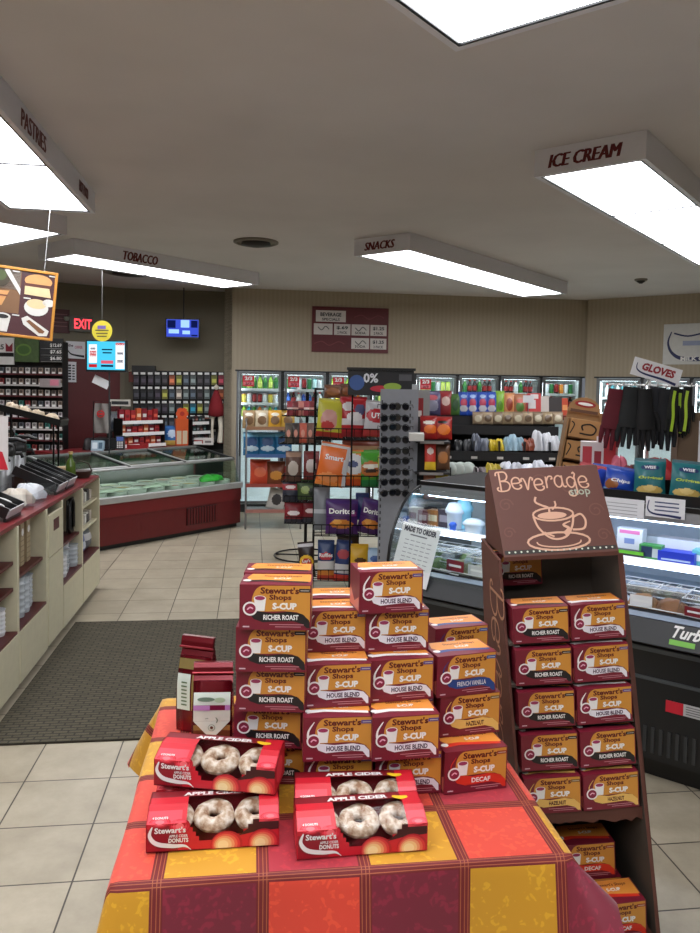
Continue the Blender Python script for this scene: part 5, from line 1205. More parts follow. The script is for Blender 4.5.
b = MB(); b.box(lx(15), lx(39), .0, .02, lz(362), lz(338), P(64, 84, 46, .5, 0, 'green_panel', .4)); b.disc(lx(24), lz(350), .09, .07, -.002, P(90, 120, 50, .5, 0, 'green_print')); b.disc(lx(24), lz(350), .07, .05, -.003, P(60, 90, 40, .5, 0, 'green_print')); b.build('green_panel', t)
b = MB(); b.box(lx(40), lx(63), .0, .02, lz(362), lz(338), P(30, 30, 32, .5, 0, 'black_panel'))
for k, s_ in enumerate(('$12.69', '$7.65', '$6.80')): b.text(s_, lx(56), lz(347+6.5*k), .045, -.002, WHITE, w=.13, bold=.02); b.rect(lx(41), lx(62), lz(348.6+6.5*k), lz(348+6.5*k), -.002, STEEL)
b.build('price_panel', t)
pkm = {}
for i, yb in enumerate((374, 385, 396, 407, 418, 429, 440, 451)):
    z = lz(yb); b = MB(); b.box(-w_/2, w_/2, -.02, .10, z-.01, z, MAROON if i % 2 == 0 else P(70, 20, 26, .5, 0, 'red_strip')); b.box(-w_/2, w_/2, -.024, -.02, z-.012, z+.006, P(190, 186, 184, .5, 0, 'price_strip') if i in (1, 3, 5) else P(84, 30, 36, .5, 0, 'red_strip')); b.build('shelf', t)
    for k in range(15):
        c = [(196, 192, 188), (120, 110, 104), (150, 130, 116), (90, 96, 104), (60, 130, 120), (200, 190, 196), (140, 50, 50)][(k*2+i*3) % 7 if i > 2 or k < 6 else (k % 3)]
        if c not in pkm:
            b = MB(); b.box(-.024, .024, 0, .022, 0, .072, P(*c, .5, 0, 'cigarette_card')); b.disc(0, .05, .017, .017, -.001, P(*[int(v*.55) for v in c], .5, 0, 'pack_print'), 12); b.rect(-.02, .02, .008, .026, -.001, WHITE); pkm[c] = b.mesh('cigarette_pack')
        o = bpy.data.objects.new('cigarette_pack', pkm[c]); COL.objects.link(o); o.location = (cx-w_/2+.036+(w_-.07)*k/14, CY_+.01, z+.001)
        tag(o, f'small pack on the {(ORD+["seventh from the top", "bottom"])[i]} shelf of the tobacco shelves', 'packet', f'packs on the {(ORD+["seventh from the top", "bottom"])[i]} tobacco shelf')
q1 = at(50, 383, CY_-.06); b = MB(); b.box(-.12, .12, 0, .004, -.05, .05, P(150, 140, 140, .5, 0, 'grey_card')); b.rect(-.0, .10, -.03, .04, -.002, P(200, 120, 140, .5, 0, 'pink_print')); tag(b.build('shelf_sign', None, q1, 0), 'grey and pink shelf sign in the middle of the tobacco shelves', 'sign')
WV = rec1.x*-math.sin(WA)+rec1.y*math.cos(WA)
p, q = atv(64, 352, WA, WV-.07), atv(120, 352, WA, WV-.07); b = MB(); b.box(0, (q-p).length, 0, .05, 0, 2.05, P(92, 24, 26, .5, 0, 'maroon_panel')); tag(b.build('maroon_panel', None, (p.x, p.y, 0), WA), 'tall maroon panel between the tobacco shelves and the menu screen', 'panel')
q = atv(75.5, 350, WA, WV-.09); b = MB(); b.box(-.12, .12, 0, .004, -.11, .11, PAPER); b.stroke([(-.10, .0), (-.06, -.05), (.02, -.07), (.11, -.08)], lambda u: .01+.02*u, -.001, INK); b.text('the', -.06, .04, .035, -.001, P(70, 30, 60, .5, 0, 'plum_print'), bold=.03); b.text('OFFER', .04, .015, .04, -.001, P(190, 110, 130, .5, 0, 'pink_print'), w=.1, bold=.03); tag(b.build('swoosh_sign', None, q, WA), 'white sign with dark swoosh left of the cyan menu screen', 'sign')
q = atv(71.5, 372, WA, WV-.09); b = MB(); b.box(-.06, .06, 0, .004, -.13, .13, PAPER)
for k in range(6): b.rect(-.04, -.005, -.10+.035*k, -.08+.035*k, -.001, INK); b.rect(.01, .04, -.10+.035*k, -.085+.035*k, -.001, INK)
tag(b.build('age_sign', None, q, WA), 'narrow white paper sign below the swoosh sign', 'sign')
q = at(131, 378, 10.0); b = MB(); b.box(-.03, .03, 0, .06, -.08, .06, P(130, 60, 50, .5, 0, 'alarm_box')); b.lathe([(.03, 0), (.0, .03)], P(230, 220, 200, .3, 0, 'alarm_lamp'), (0, 0, .06), 10); tag(b.build('fire_alarm', None, atv(131, 376, AA, 10.46), AA), 'small red alarm box on the wall right of the cyan menu screen', 'alarm')

# ------------------------------------------------------------------ wire snack racks
def Z(py, Y): return at(350, py, Y).z
def wire_basket(w_, d_, h_, z, nx=9, ny=5, r=.0035, y0=0):
    b = MB()
    for zz in (z, z+h_): b.tube([(-w_/2, y0-d_, zz), (w_/2, y0-d_, zz), (w_/2, y0, zz), (-w_/2, y0, zz)], r*1.4, BLKM, 5, True)
    for k in range(nx+1): x = -w_/2+w_*k/nx; b.tube([(x, y0-d_, z+h_), (x, y0-d_, z), (x, y0, z)], r, BLKM, 4)
    for k in range(1, ny): y = y0-d_+d_*k/ny; b.tube([(-w_/2, y, z+h_), (-w_/2, y, z), (w_/2, y, z), (w_/2, y, z+h_)], r, BLKM, 4)
    return b
FYR = 6.3
fc = at(348.5, 500, FYR); t = thing('wire_snack_rack', 'black wire rack with four baskets of chip bags right of the back rack', 'rack', (fc.x, FYR, 0), R(2))
for sx in (-.29, .29):
    b = MB(); b.tube([(sx, .17, .0), (sx, .17, 1.66)], .011, BLKM, 6); b.build('upright', t)
    b = MB(); b.tube([(sx, -.20, .012), (sx, .19, .012)], .012, BLKM, 6); b.build('foot', t)
for py in (440, 487, 536, 581):
    wire_basket(.57, .34, .09, max(.03, Z(py, FYR-.17)), y0=.165).build('basket', t)
b = MB(); b.tube([(-.29, .17, 1.65), (.29, .17, 1.65)], .009, BLKM, 6); b.build('top_bar', t)
WT = (232, 230, 228)
def FB(x0, x1, y0, y1, spec, label, tilt=-6, yaw=0, roll=0, dy=-.10, name='chip_bag', depth=.09, g=None): return px_bag(x0, x1, y0, y1, FYR+dy, spec, label, g, name, tilt, yaw, roll, depth)
FB(317, 341, 400, 437, {'base': (196, 190, 60), 'blobs': [(.45, .45, .32, .30, (206, 150, 140)), (.4, .3, .25, .12, (190, 60, 60))], 'bands': [(.0, .12, (170, 50, 40))]}, 'yellow snack bag in the top basket of the front wire rack', roll=4)
FB(341, 365, 398, 437, {'base': (180, 34, 44), 'bands': [(.30, .46, (220, 214, 216)), (.0, .12, (150, 30, 40))], 'blobs': [(.3, .78, .22, .12, (220, 214, 214)), (.75, .7, .2, .14, (90, 90, 130)), (.55, .52, .3, .12, (230, 224, 224))]}, 'red and white snack bag in the middle of the top basket')
FB(364, 388, 402, 437, {'base': (206, 204, 208), 'blobs': [(.45, .60, .42, .20, (196, 40, 50)), (.75, .85, .2, .1, (60, 60, 100))], 'bands': [(0, .2, (190, 60, 60))], 'text': [('UTZ', .52, .16, (240, 240, 240), .5)]}, 'white snack bag with red oval at the right of the top basket', roll=5, dy=-.13)
FB(316, 343, 444, 486, {'base': (226, 112, 44), 'bands': [(.0, .10, (236, 140, 60)), (.93, 1, (220, 216, 214))], 'blobs': [(.97, .5, .12, .6, (214, 212, 214)), (.4, .2, .35, .12, (236, 150, 90))], 'text': [('Smart', .62, .13, WT, .6)]}, 'large orange snack bag leaning in the second basket', roll=9, dy=-.14)
FB(343, 362, 451, 486, {'base': (232, 132, 40), 'blobs': [(.55, .62, .5, .30, (222, 222, 222)), (.5, .62, .26, .10, (80, 90, 130))], 'bands': [(.92, 1, (150, 160, 60)), (0, .2, (214, 84, 34))]}, 'orange and white snack bag in the middle of the second basket')
FB(360, 383, 451, 487, {'base': (70, 150, 44), 'blobs': [(.5, .5, .42, .22, (190, 110, 50)), (.5, .58, .34, .07, (230, 226, 210)), (.5, .45, .3, .05, (60, 40, 30)), (.9, .7, .12, .25, (190, 200, 60))], 'bands': [(0, .2, (30, 120, 60))]}, 'green snack bag at the right of the second basket', roll=-3)
DOR = {'base': (74, 34, 100), 'blobs': [(.5, .30, .36, .13, (214, 130, 50)), (.35, .36, .14, .08, (236, 170, 80)), (.85, .6, .12, .08, (150, 60, 130))], 'bands': [(.9, 1, (70, 40, 110)), (.50, .53, (60, 24, 84))], 'text': [('Doritos', .60, .16, (240, 240, 236), .78)]}
FB(327, 356, 500, 534, DOR, 'purple chip bag lettered Doritos at the left of the third basket', name='chip_bag')
FB(357, 380, 500, 534, DOR, 'purple chip bag tilted at the right of the third basket', roll=12, dy=-.07)
FB(314, 328, 488, 530, {'base': (120, 124, 130), 'bands': [(.4, .5, (180, 184, 190))]}, 'grey foil snack bag left of the purple chip bags', dy=-.03)
FB(301, 315, 543, 577, {'base': (40, 26, 24), 'blobs': [(.5, .45, .45, .22, (226, 180, 50)), (.5, .45, .33, .12, (190, 40, 40))], 'text': [("Lay's", .42, .12, WT, .5)], 'bands': [(.9, 1, (190, 186, 190))]}, "brown chip bag with yellow roundel lettered Lay's in the bottom basket", dy=-.15, roll=-6)
FB(318, 333, 541, 580, {'base': (34, 56, 100), 'bands': [(.25, .50, (214, 210, 206)), (.12, .25, (214, 130, 50)), (0, .12, (190, 60, 40))], 'blobs': [(.5, .62, .4, .10, (190, 50, 60))], 'text': [('Ruffles', .60, .10, WT, .8)]}, 'navy chip bag lettered Ruffles at the middle of the bottom basket')
FB(334, 348, 541, 581, {'base': (36, 54, 104), 'bands': [(.20, .42, (206, 204, 206)), (.0, .18, (200, 56, 44))], 'blobs': [(.5, .68, .4, .12, (170, 60, 70))]}, 'navy and white chip bag right of the Ruffles bag', roll=4)
FB(349, 367, 545, 578, {'base': (216, 168, 40), 'blobs': [(.6, .55, .3, .08, (90, 60, 30))]}, 'yellow snack bag at the right of the bottom basket')
FB(367, 382, 549, 580, {'base': (170, 200, 226), 'blobs': [(.5, .7, .3, .1, (50, 90, 160))]}, 'pale blue snack bag at the right end of the bottom basket')
FB(352, 376, 436-26, 437, {'base': (120, 90, 60)}, 'dark brown snack bag behind the red and white ones', dy=.06)
FB(338, 358, 534, 546, {'base': (60, 44, 30)}, 'small brown snack bag lying under the purple bags', dy=-.02)

RYR = 7.4
rc = at(306, 500, RYR); t = thing('round_snack_rack', 'black pole rack with stacked trays and a round wire foot behind the chip rack', 'rack', (rc.x, RYR, 0), R(-4))
b = MB(); b.tube([(0, 0, .01), (0, 0, 1.62)], .016, BLKM, 8); b.build('pole', t)
b = MB(); b.tube([(.30*math.cos(k*PI/14), .30*math.sin(k*PI/14)-.02, .02) for k in range(28)], .009, BLKM, 6, True); b.tube([(-.29, 0, .02), (.29, 0, .02)], .008, BLKM, 6); b.build('foot_ring', t)
for py, w_ in ((417, .44), (445, .50), (483, .44), (503, .38), (524, .34)): wire_basket(w_, .28, .06, Z(py, RYR-.14), 7, 4, y0=.12).build('tray', t)
def RB(x0, x1, y0, y1, spec, label, **k): return px_bag(x0, x1, y0, y1, RYR+k.pop('dy', -.08), spec, label, k.pop('g', None), k.pop('name', 'snack_bag'), k.pop('tilt', -8), k.pop('yaw', 0), k.pop('roll', 0), .08)
MTC = [((150, 60, 70), (226, 200, 196)), ((110, 40, 44), (200, 150, 140)), ((190, 120, 110), (110, 30, 36))]
for k in range(5): RB(287+5.5*k, 293+5.5*k, 402, 416, {'base': MTC[k % 3][0], 'bands': [(.4, .6, MTC[k % 3][1])]}, f'red striped meat snack pack, {NTH[k]} from the left on the top pole rack tray', g='meat snack packs on the top tray', name='snack_pack')
for k, c in enumerate(((90, 80, 70), (60, 50, 48), (190, 90, 70), (110, 80, 70), (50, 46, 46))): RB(285+7.2*k, 292+7.2*k, 424, 443, {'base': c, 'blobs': [(.5, .5, .25, .2, (206, 140, 120))]}, f'dark snack pack, {NTH[k]} from the left on the second pole rack tray', name='snack_pack')
RB(286, 300, 452, 482, {'base': (90, 60, 50), 'blobs': [(.5, .45, .35, .25, (180, 170, 160))], 'bands': [(.85, 1, (150, 120, 100))]}, 'brown snack bag at the left of the third tray of the pole rack')
RB(304, 318, 452, 480, {'base': (110, 40, 40), 'blobs': [(.5, .5, .35, .25, (190, 180, 176))]}, 'dark red snack bag at the right of the third tray of the pole rack')
RB(283, 298, 482, 502, {'base': (40, 44, 60), 'bands': [(.6, .9, (150, 40, 50))], 'blobs': [(.5, .75, .3, .1, (220, 210, 210))]}, 'navy and red snack bag on the fourth tray of the pole rack')
o = RB(297, 318, 480, 500, {'base': (60, 84, 44), 'blobs': [(.4, .5, .2, .2, (150, 170, 100)), (.7, .4, .15, .2, (30, 40, 30))]}, 'green speckled snack bag on the fourth tray of the pole rack')
RB(285, 302, 502, 524, {'base': (130, 30, 40), 'bands': [(0, .22, (40, 44, 60))], 'blobs': [(.5, .5, .35, .10, (226, 216, 216))]}, 'red snack bag at the left of the lowest tray of the pole rack')
RB(303, 318, 502, 524, {'base': (120, 30, 40), 'bands': [(0, .25, (40, 44, 60))], 'blobs': [(.5, .6, .35, .10, (220, 200, 200))]}, 'red snack bag at the right of the lowest tray of the pole rack')

LYR = 9.0
p, q = at(246, 500, LYR), at(300, 500, LYR); w_ = q.x-p.x
t = thing('metal_snack_rack', 'grey metal snack rack with four shelves right of the ice cream case', 'rack', ((p.x+q.x)/2, LYR, 0), AA)
GM = P(120, 118, 116, .4, .5, 'grey_metal')
for sx in (-w_/2, w_/2):
    b = MB(); b.tube([(sx, -.16, 0), (sx, -.16, 1.22), (sx, -.13, 1.27), (sx, .15, 1.30), (sx, .18, 1.25), (sx, .18, 0)], .013, GM, 6); b.tube([(sx, -.16, .2), (sx, .18, .2)], .009, GM, 6); b.build('side_frame', t)
ZS = [Z(py, LYR) for py in (429, 456, 485, 510)]
for k, z in enumerate(ZS): b = MB(); b.box(-w_/2, w_/2, -.17, .17, z-.012, z, GM); b.box(-w_/2, w_/2, -.185, -.17, z-.02, z+.02, ((150, 110, 80), (60, 90, 140), (170, 70, 50), (150, 100, 90))[k] and P(*((150, 110, 80), (60, 90, 140), (140, 60, 50), (150, 100, 90))[k], .5, 0, 'shelf_strip')); b.build('shelf', t)
def LB(x0, x1, i, hpx, spec, label, **k):
    yb = (429, 456, 485, 510)[i]; return px_bag(x0, x1, yb-hpx, yb-.6, LYR-.03, spec, label, None, 'snack_bag', -8, k.get('yaw', 7), k.get('roll', 0), .09)
for k, c in enumerate(((170, 140, 100), (206, 190, 160), (214, 160, 50), (190, 150, 60))): LB(243+13*k, 255+13*k, 0, 18, {'base': c, 'blobs': [(.5, .45, .35, .25, (120, 90, 60)), (.5, .8, .3, .1, (230, 226, 210))]}, f'tan snack bag, {NTH[k]} from the left on the top shelf of the metal rack')
for k in range(3): LB(244+16*k, 259+16*k, 1, 23, {'base': (34, 104, 150), 'blobs': [(.5, .6, .35, .2, (30, 70, 120)), (.5, .3, .4, .12, (190, 210, 220))], 'bands': [(.85, 1, (120, 180, 206))]}, f'blue snack bag, {NTH[k]} from the left on the second shelf of the metal rack')
LB(251, 269, 2, 25, {'base': (206, 74, 46), 'blobs': [(.5, .5, .3, .2, (226, 110, 70))]}, 'orange red snack bag at the left of the third shelf of the metal rack')
LB(268, 284, 2, 23, {'base': (120, 60, 34), 'blobs': [(.5, .4, .35, .2, (206, 140, 60))]}, 'brown snack bag beside the orange red one on the metal rack'); LB(285, 299, 2, 18, {'base': (130, 30, 36)}, 'dark red snack bag at the right end of the third metal rack shelf')
LB(266, 282, 3, 21, {'base': (206, 202, 194), 'blobs': [(.5, .5, .28, .28, (60, 56, 56))]}, 'white snack bag with dark print on the lowest metal rack shelf', roll=14)

# ------------------------------------------------------------------ sunglasses tower and its header board
SY = 5.8
p = at(398, 480, SY); t = thing('sunglasses_stand', 'tall grey sunglasses tower between the chip rack and the deli case', 'stand', (p.x, SY, 0), R(4))
GP = P(136, 138, 144, .5, 0, 'grey_pegboard')
b = MB(); b.box(-.145, .145, 0, .03, .10, 1.66, GP); b.box(.10, .14, .03, .05, .10, 1.70, P(176, 178, 180, .4, .3, 'pale_post')); b.box(-.14, .14, -.12, .12, 0, .10, DKGR); b.build('panel', t)
b = MB()
for k in range(26): b.rect(-.138, -.128, .30+.05*k, .325+.05*k, -.001, DKGR); b.rect(.078, .088, .30+.05*k, .325+.05*k, -.001, DKGR)
b.build('slots', t)
LENS = P(22, 24, 30, .12, 0, 'dark_lens'); 
def glasses_mesh():
    b = MB()
    for sx in (-1, 1):
        b.add([(sx*(.032+.026*math.cos(a)), -.003*math.cos(a), .018*math.sin(a)*(1.1 if math.sin(a) < 0 else .85)) for a in [i*PI/8 for i in range(16)]], [tuple(range(16))], LENS)
        b.tube([(sx*(.032+.027*math.cos(i*PI/8)), 0, .019*math.sin(i*PI/8)) for i in range(16)], .0028, BLACK, 5, True)
        b.tube([(sx*.060, 0, .008), (sx*.066, .02, .008), (sx*.060, .11, .0), (sx*.058, .13, -.02)], .0026, BLACK, 5)
    b.tube([(-.008, 0, .006), (0, -.002, .010), (.008, 0, .006)], .003, BLACK, 5); b.tube([(0, .01, -.005), (0, .16, -.005)], .003, STEEL, 5)
    return b.mesh('sunglasses')
gm = glasses_mesh()
for r_, py in enumerate((406.5, 418, 427.5, 439.6, 451, 461, 472, 482, 493)):
    for k, px in enumerate((388.5, 401.5)):
        o = bpy.data.objects.new('sunglasses', gm); COL.objects.link(o); o.location = at(px, py, SY-.165); o.rotation_euler = (R(8), R((-6, 5)[k]*math.sin(r_)), R((10, -20)[k])); o.scale = (.98, .9, 1.35)
        tag(o, f'dark sunglasses in the {"left" if k == 0 else "right"} column, {(["topmost"]+NTH[1:]+["ninth"])[r_]} row of the tower', 'sunglasses')
q = at(381, 383, 5.95); t = thing('header_board', 'black printed header board above the sunglasses tower', 'sign', q, R(3))
w_ = 66/FP*5.95; h_ = 25/FP*5.95
b = MB(); b.box(-w_/2, w_/2, 0, .02, -h_/2, h_/2, P(30, 30, 34, .4, 0, 'black_board')); b.box(-w_/2-.01, w_/2+.01, -.02, .03, h_/2, h_/2+.02, BLACK); b.build('board', t)
b = MB(); b.text('0%', -.08, .0, .075, -.002, P(220, 220, 224, .5, 0, 'white_print'), bold=.03); b.disc(.0, -.045, .085, .025, -.002, P(190, 40, 60, .5, 0, 'red_print')); b.disc(.09, -.028, .07, .03, -.003, P(150, 180, 70, .5, 0, 'green_print')); b.disc(-.19, .0, .06, .06, -.002, P(60, 90, 150, .5, 0, 'blue_print')); b.rect(.14, .24, .02, .07, -.002, P(80, 80, 84, .5, 0, 'grey_print')); b.build('print', t)
for sx in (-.22, .22): b = MB(); b.tube([(sx, .025, -q.z+.005), (sx, .025, h_/2)], .008, BLKM, 6); b.build('post', t)
# accessory panel right of it
p = at(418, 440, 6.25); t = thing('accessory_stand', 'narrow white pegboard of red accessory packs right of the sunglasses tower', 'stand', (p.x, 6.25, 0), 0)
b = MB(); b.box(-.09, .09, 0, .02, .0, 1.66, P(150, 150, 150, .5, 0, 'white_pegboard')); b.build('panel', t)
for k, (y0, y1, c) in enumerate(((398, 419, (150, 30, 36)), (420, 431, (196, 196, 192)), (452, 466, (110, 30, 44)), (467, 482, (130, 24, 30)))): px_box(413, 423, y0, y1, 6.16, c, f'hanging accessory pack, {ORD[k]} on the narrow white pegboard', [(.15, .85, .1, .4, (214, 206, 200))], name='accessory_pack', depth=.03)
px_box(410, 416, 432, 456, 6.12, (206, 206, 204), 'white price strip hanging on the narrow pegboard', [(.2, .8, .1*k, .1*k+.03, (120, 120, 124)) for k in range(1, 9)], name='price_strip', depth=.01)

# ------------------------------------------------------------------ black shelving of snacks in the middle
GX0, GX1 = at(410, 450, 6.2).x, at(561, 450, 6.2).x; gw = GX1-GX0; gc = (GX0+GX1)/2
t = thing('snack_shelving', 'black stepped shelving of snacks and paper goods behind the deli case', 'shelves', (gc, 6.2, 0), R(0))
BS = P(24, 24, 26, .5, 0, 'black_shelf')
tiers = [(416, .22, .50), (425, .10, .36), (451, -.06, .28), (477, -.20, .16)]
b = MB(); b.box(-gw/2, gw/2, .46, .50, 0, Z(403, 6.68), BS)
for sx in (-gw/2, gw/2-.02): b.box(sx, sx+.02, .0, .46, .0, Z(440, 6.3), BS)
b.box(-gw/2, gw/2, -.14, .46, 0, .75, BS); b.build('cabinet', t)
for py, y0, y1 in tiers:
    z = Z(py, 6.2+y0); b = MB(); b.box(-gw/2, gw/2, y0, max(y1, .46), z-.02, z, BS); b.box(-gw/2, gw/2, y0-.01, y0, z-.06, z+.015, BS); b.build('shelf', t)
    if py > 430:
        for k in range(6): x = -gw/2+.28+k*.21; b = MB(); b.box(x, x+.05, y0-.013, y0-.01, z-.045, z-.025, P(190, 186, 180, .5, 0, 'price_tag')); b.build('price_tag', t)
for k in range(1, 6): x = -gw/2+.10+k*gw/6; b = MB(); b.box(x, x+.008, -.06, .2, Z(451, 6.14), Z(451, 6.14)+.10, BS); b.box(x, x+.008, -.20, -.0, Z(477, 6.0), Z(477, 6.0)+.09, BS); b.build('divider', t)
def GB(i, x0, x1, y0, spec, label, kind='bag', **k):
    py, ya, yb = tiers[i]; return px_bag(x0, x1, y0, py-.7, 6.2+ya+.07, spec, label, k.get('g'), k.get('name', 'snack_bag'), k.get('tilt', -8), k.get('yaw', 0), k.get('roll', 0), k.get('depth', .08), 'bag' if kind == 'bag' else 'packet', kind)
BLU = {'base': (40, 80, 180), 'blobs': [(.5, .55, .35, .2, (190, 60, 90)), (.5, .3, .4, .15, (206, 206, 214)), (.5, .85, .3, .08, (150, 180, 226))]}
for k, (x0, x1, y0, sp, nm) in enumerate((
    (424, 440, 392, {'base': (80, 74, 110), 'blobs': [(.5, .4, .35, .25, (150, 150, 170)), (.5, .75, .3, .12, (190, 90, 100))]}, 'purple grey'), (440, 451, 392, {'base': (150, 44, 50), 'blobs': [(.5, .6, .35, .2, (220, 190, 180))]}, 'red'),
    (450, 460, 395, {'base': (70, 110, 50), 'blobs': [(.5, .5, .3, .3, (40, 80, 40))]}, 'dark green'), (459, 468, 393, BLU, 'first blue'), (468, 477, 393, BLU, 'second blue'), (478, 487, 393, BLU, 'third blue'), (487, 496, 393, BLU, 'fourth blue'),
    (496, 504, 392, {'base': (130, 180, 50), 'blobs': [(.5, .4, .3, .2, (90, 140, 40))]}, 'lime green'), (504, 514, 394, {'base': (206, 140, 90), 'blobs': [(.5, .5, .3, .3, (150, 60, 40))]}, 'orange tan'), (514, 525, 395, {'base': (170, 110, 80), 'blobs': [(.5, .4, .35, .25, (90, 130, 60)), (.5, .7, .3, .1, (200, 70, 50))]}, 'brown and red'))):
    GB(0, x0, x1, y0, sp, f'{nm} snack bag standing on the top of the black shelving')
GB(0, 528, 541, 393, {'base': (196, 60, 60), 'spec': [(.0, .6, .3, .7, (220, 216, 216)), (.2, .8, .75, .95, (230, 220, 220))]}, 'red and white carton on the top of the black shelving', 'box', name='carton'); GB(0, 541, 549, 396, {'base': (206, 196, 190)}, 'pale carton beside the red and white one on top', 'box', name='carton')
GB(0, 549, 562, 397, {'base': (54, 48, 48)}, 'dark grey carton near the right end of the shelving top', 'box', name='carton'); GB(0, 562, 568, 398, {'base': (190, 70, 40), 'spec': [(.1, .9, .3, .6, (220, 150, 90))]}, 'narrow orange carton at the right end of the shelving top', 'box', name='carton')
q = at(528.5, 399, 6.30); b = MB(); b.box(-.045, .045, 0, .003, -.03, .03, PAPER); b.tube([(0, .002, -.03), (0, .002, -.13)], .003, STEEL, 5); tag(b.build('price_card', None, q, 0), 'small white price card standing on the top of the black shelving', 'sign')
TANS = [(150, 130, 106), (170, 150, 124), (130, 112, 90), (160, 140, 110)]
for k in range(9): GB(1, 473+10*k, 482.5+10*k, 413, {'base': TANS[k % 4], 'blobs': [(.5, .5, .35, .3, (100, 80, 60) if k % 2 else (196, 186, 160))]}, f'tan baked goods pack, {(NTH+["ninth"])[k]} from the left on the second tier of the shelving', name='bakery_pack', g=None)
def heap(i, x0, x1, y0, col, label, n=4, name='heap_pack', seed=0):
    """several crumpled packs pushed together: each a thing"""
    py, ya, yb = tiers[i]; Y_ = 6.2+ya+.09; rn = random.Random(seed)
    for k in range(n):
        a = at(x0+(x1-x0)*(k+.5)/n, py-.8, Y_); w_ = (x1-x0)/n/FP*Y_*1.4; h_ = (py-y0)/FP*Y_*(.52+.25*rn.random())
        jj = rn.randrange(-16, 16); o = blob(w_, .12, h_, P(*[max(0, min(255, c+jj)) for c in col], .35, 0, 'crumpled_wrap', .15), seed*7+k, name); o.location = a; tag(o, label+(f', {NTH[k]} from the left' if n > 1 else ''), 'packet')
heap(2, 455, 471, 433, (40, 42, 46), 'black wrapped pack on the third tier', 2, 'black_pack', 1); heap(2, 471, 488, 430, (110, 116, 130), 'grey plastic wrapped pack on the third tier', 2, 'grey_pack', 2)
heap(2, 488, 503, 433, (206, 180, 40), 'yellow pack on the third tier', 2, 'yellow_pack', 3); heap(2, 503, 522, 429, (150, 180, 196), 'pale blue wrapped pack on the third tier', 3, 'blue_pack', 4)
heap(2, 520, 534, 435, (150, 80, 60), 'reddish brown pack on the third tier', 2, 'brown_pack', 5); heap(2, 533, 558, 425, (214, 216, 222), 'white cotton pack on the third tier', 3, 'white_pack', 6)
for k in range(3):
    a = at(451+8*k, 474, 6.07); b = MB(); b.M = Matrix.Rotation(PI/2, 4, 'X'); b.lathe([(.02, -.06), (.055, -.06), (.055, .06), (.02, .06)], P(196, 206, 200, .7, 0, 'paper_roll'), n=16); b.disc(0, 0, .02, .02, 0, DKGR); tag(b.build('paper_roll', None, a+Vector((0, 0, .04)), R(-20)), f'white paper roll, {NTH[k]} from the left on the lowest visible tier', 'roll')
heap(3, 470, 486, 461, (140, 130, 134), 'grey mixed pack on the fourth tier', 2, 'grey_pack', 8); heap(3, 486, 500, 457, (190, 170, 50), 'yellow pack on the fourth tier', 2, 'yellow_pack', 9); heap(3, 500, 553, 456, (208, 212, 222), 'white cotton bag on the fourth tier', 5, 'white_pack', 10)
# snack stand with red and yellow bags at the left end of the shelving
p = at(432, 470, 5.75); t = thing('snack_stand', 'narrow dark stand of red and yellow bags left of the black shelving', 'stand', (p.x, 5.82, 0), 0)
b = MB(); b.box(-.13, .13, .10, .12, 0, 1.45, BS); b.box(-.13, .13, -.12, .12, 0, .05, BS); b.build('back', t)
for py in (440, 471, 500): b = MB(); z = Z(py, 5.75); b.box(-.13, .13, -.12, .10, z-.012, z, BS); b.box(-.10, .08, -.125, -.12, z-.015, z+.006, P(130, 124, 120, .5, 0, 'shelf_edge')); b.build('shelf', t)
px_bag(421, 436, 417, 439.5, 5.74, {'base': (150, 30, 30), 'blobs': [(.6, .45, .4, .2, (220, 110, 40)), (.5, .75, .35, .08, (226, 220, 210))]}, 'red and orange chip bag on the top shelf of the narrow stand', None, 'chip_bag', -8)
px_bag(436, 451, 418, 439.5, 5.74, {'base': (160, 34, 30), 'blobs': [(.5, .45, .4, .25, (226, 120, 44)), (.4, .8, .3, .08, (30, 24, 24))]}, 'second red chip bag, right one on the narrow stand top shelf', None, 'chip_bag', -8)
px_bag(425, 435, 443, 470, 5.74, {'base': (196, 60, 50), 'bands': [(0, .3, (226, 190, 50))], 'blobs': [(.5, .7, .3, .12, (230, 210, 200))]}, 'tall red bag with yellow foot on the middle shelf of the stand', None, 'snack_bag', -6)
px_bag(436, 449, 445, 470, 5.76, {'base': (90, 60, 40), 'blobs': [(.5, .5, .35, .25, (170, 110, 60))]}, 'dark brown bag beside the tall red bag on the stand', None, 'snack_bag', -6)
px_bag(424, 434, 476, 499, 5.74, {'base': (150, 90, 60)}, 'brown bag on the lowest shelf of the narrow stand', None, 'snack_bag', -6); px_bag(436, 447, 474, 499, 5.74, {'base': (190, 170, 50)}, 'yellow bag on the lowest shelf of the narrow stand', None, 'snack_bag', -6)
px_box(409, 424, 434, 441, 5.60, (214, 212, 206), 'white crumpled pack resting beside the red chip bags', name='white_pack', tilt=10)

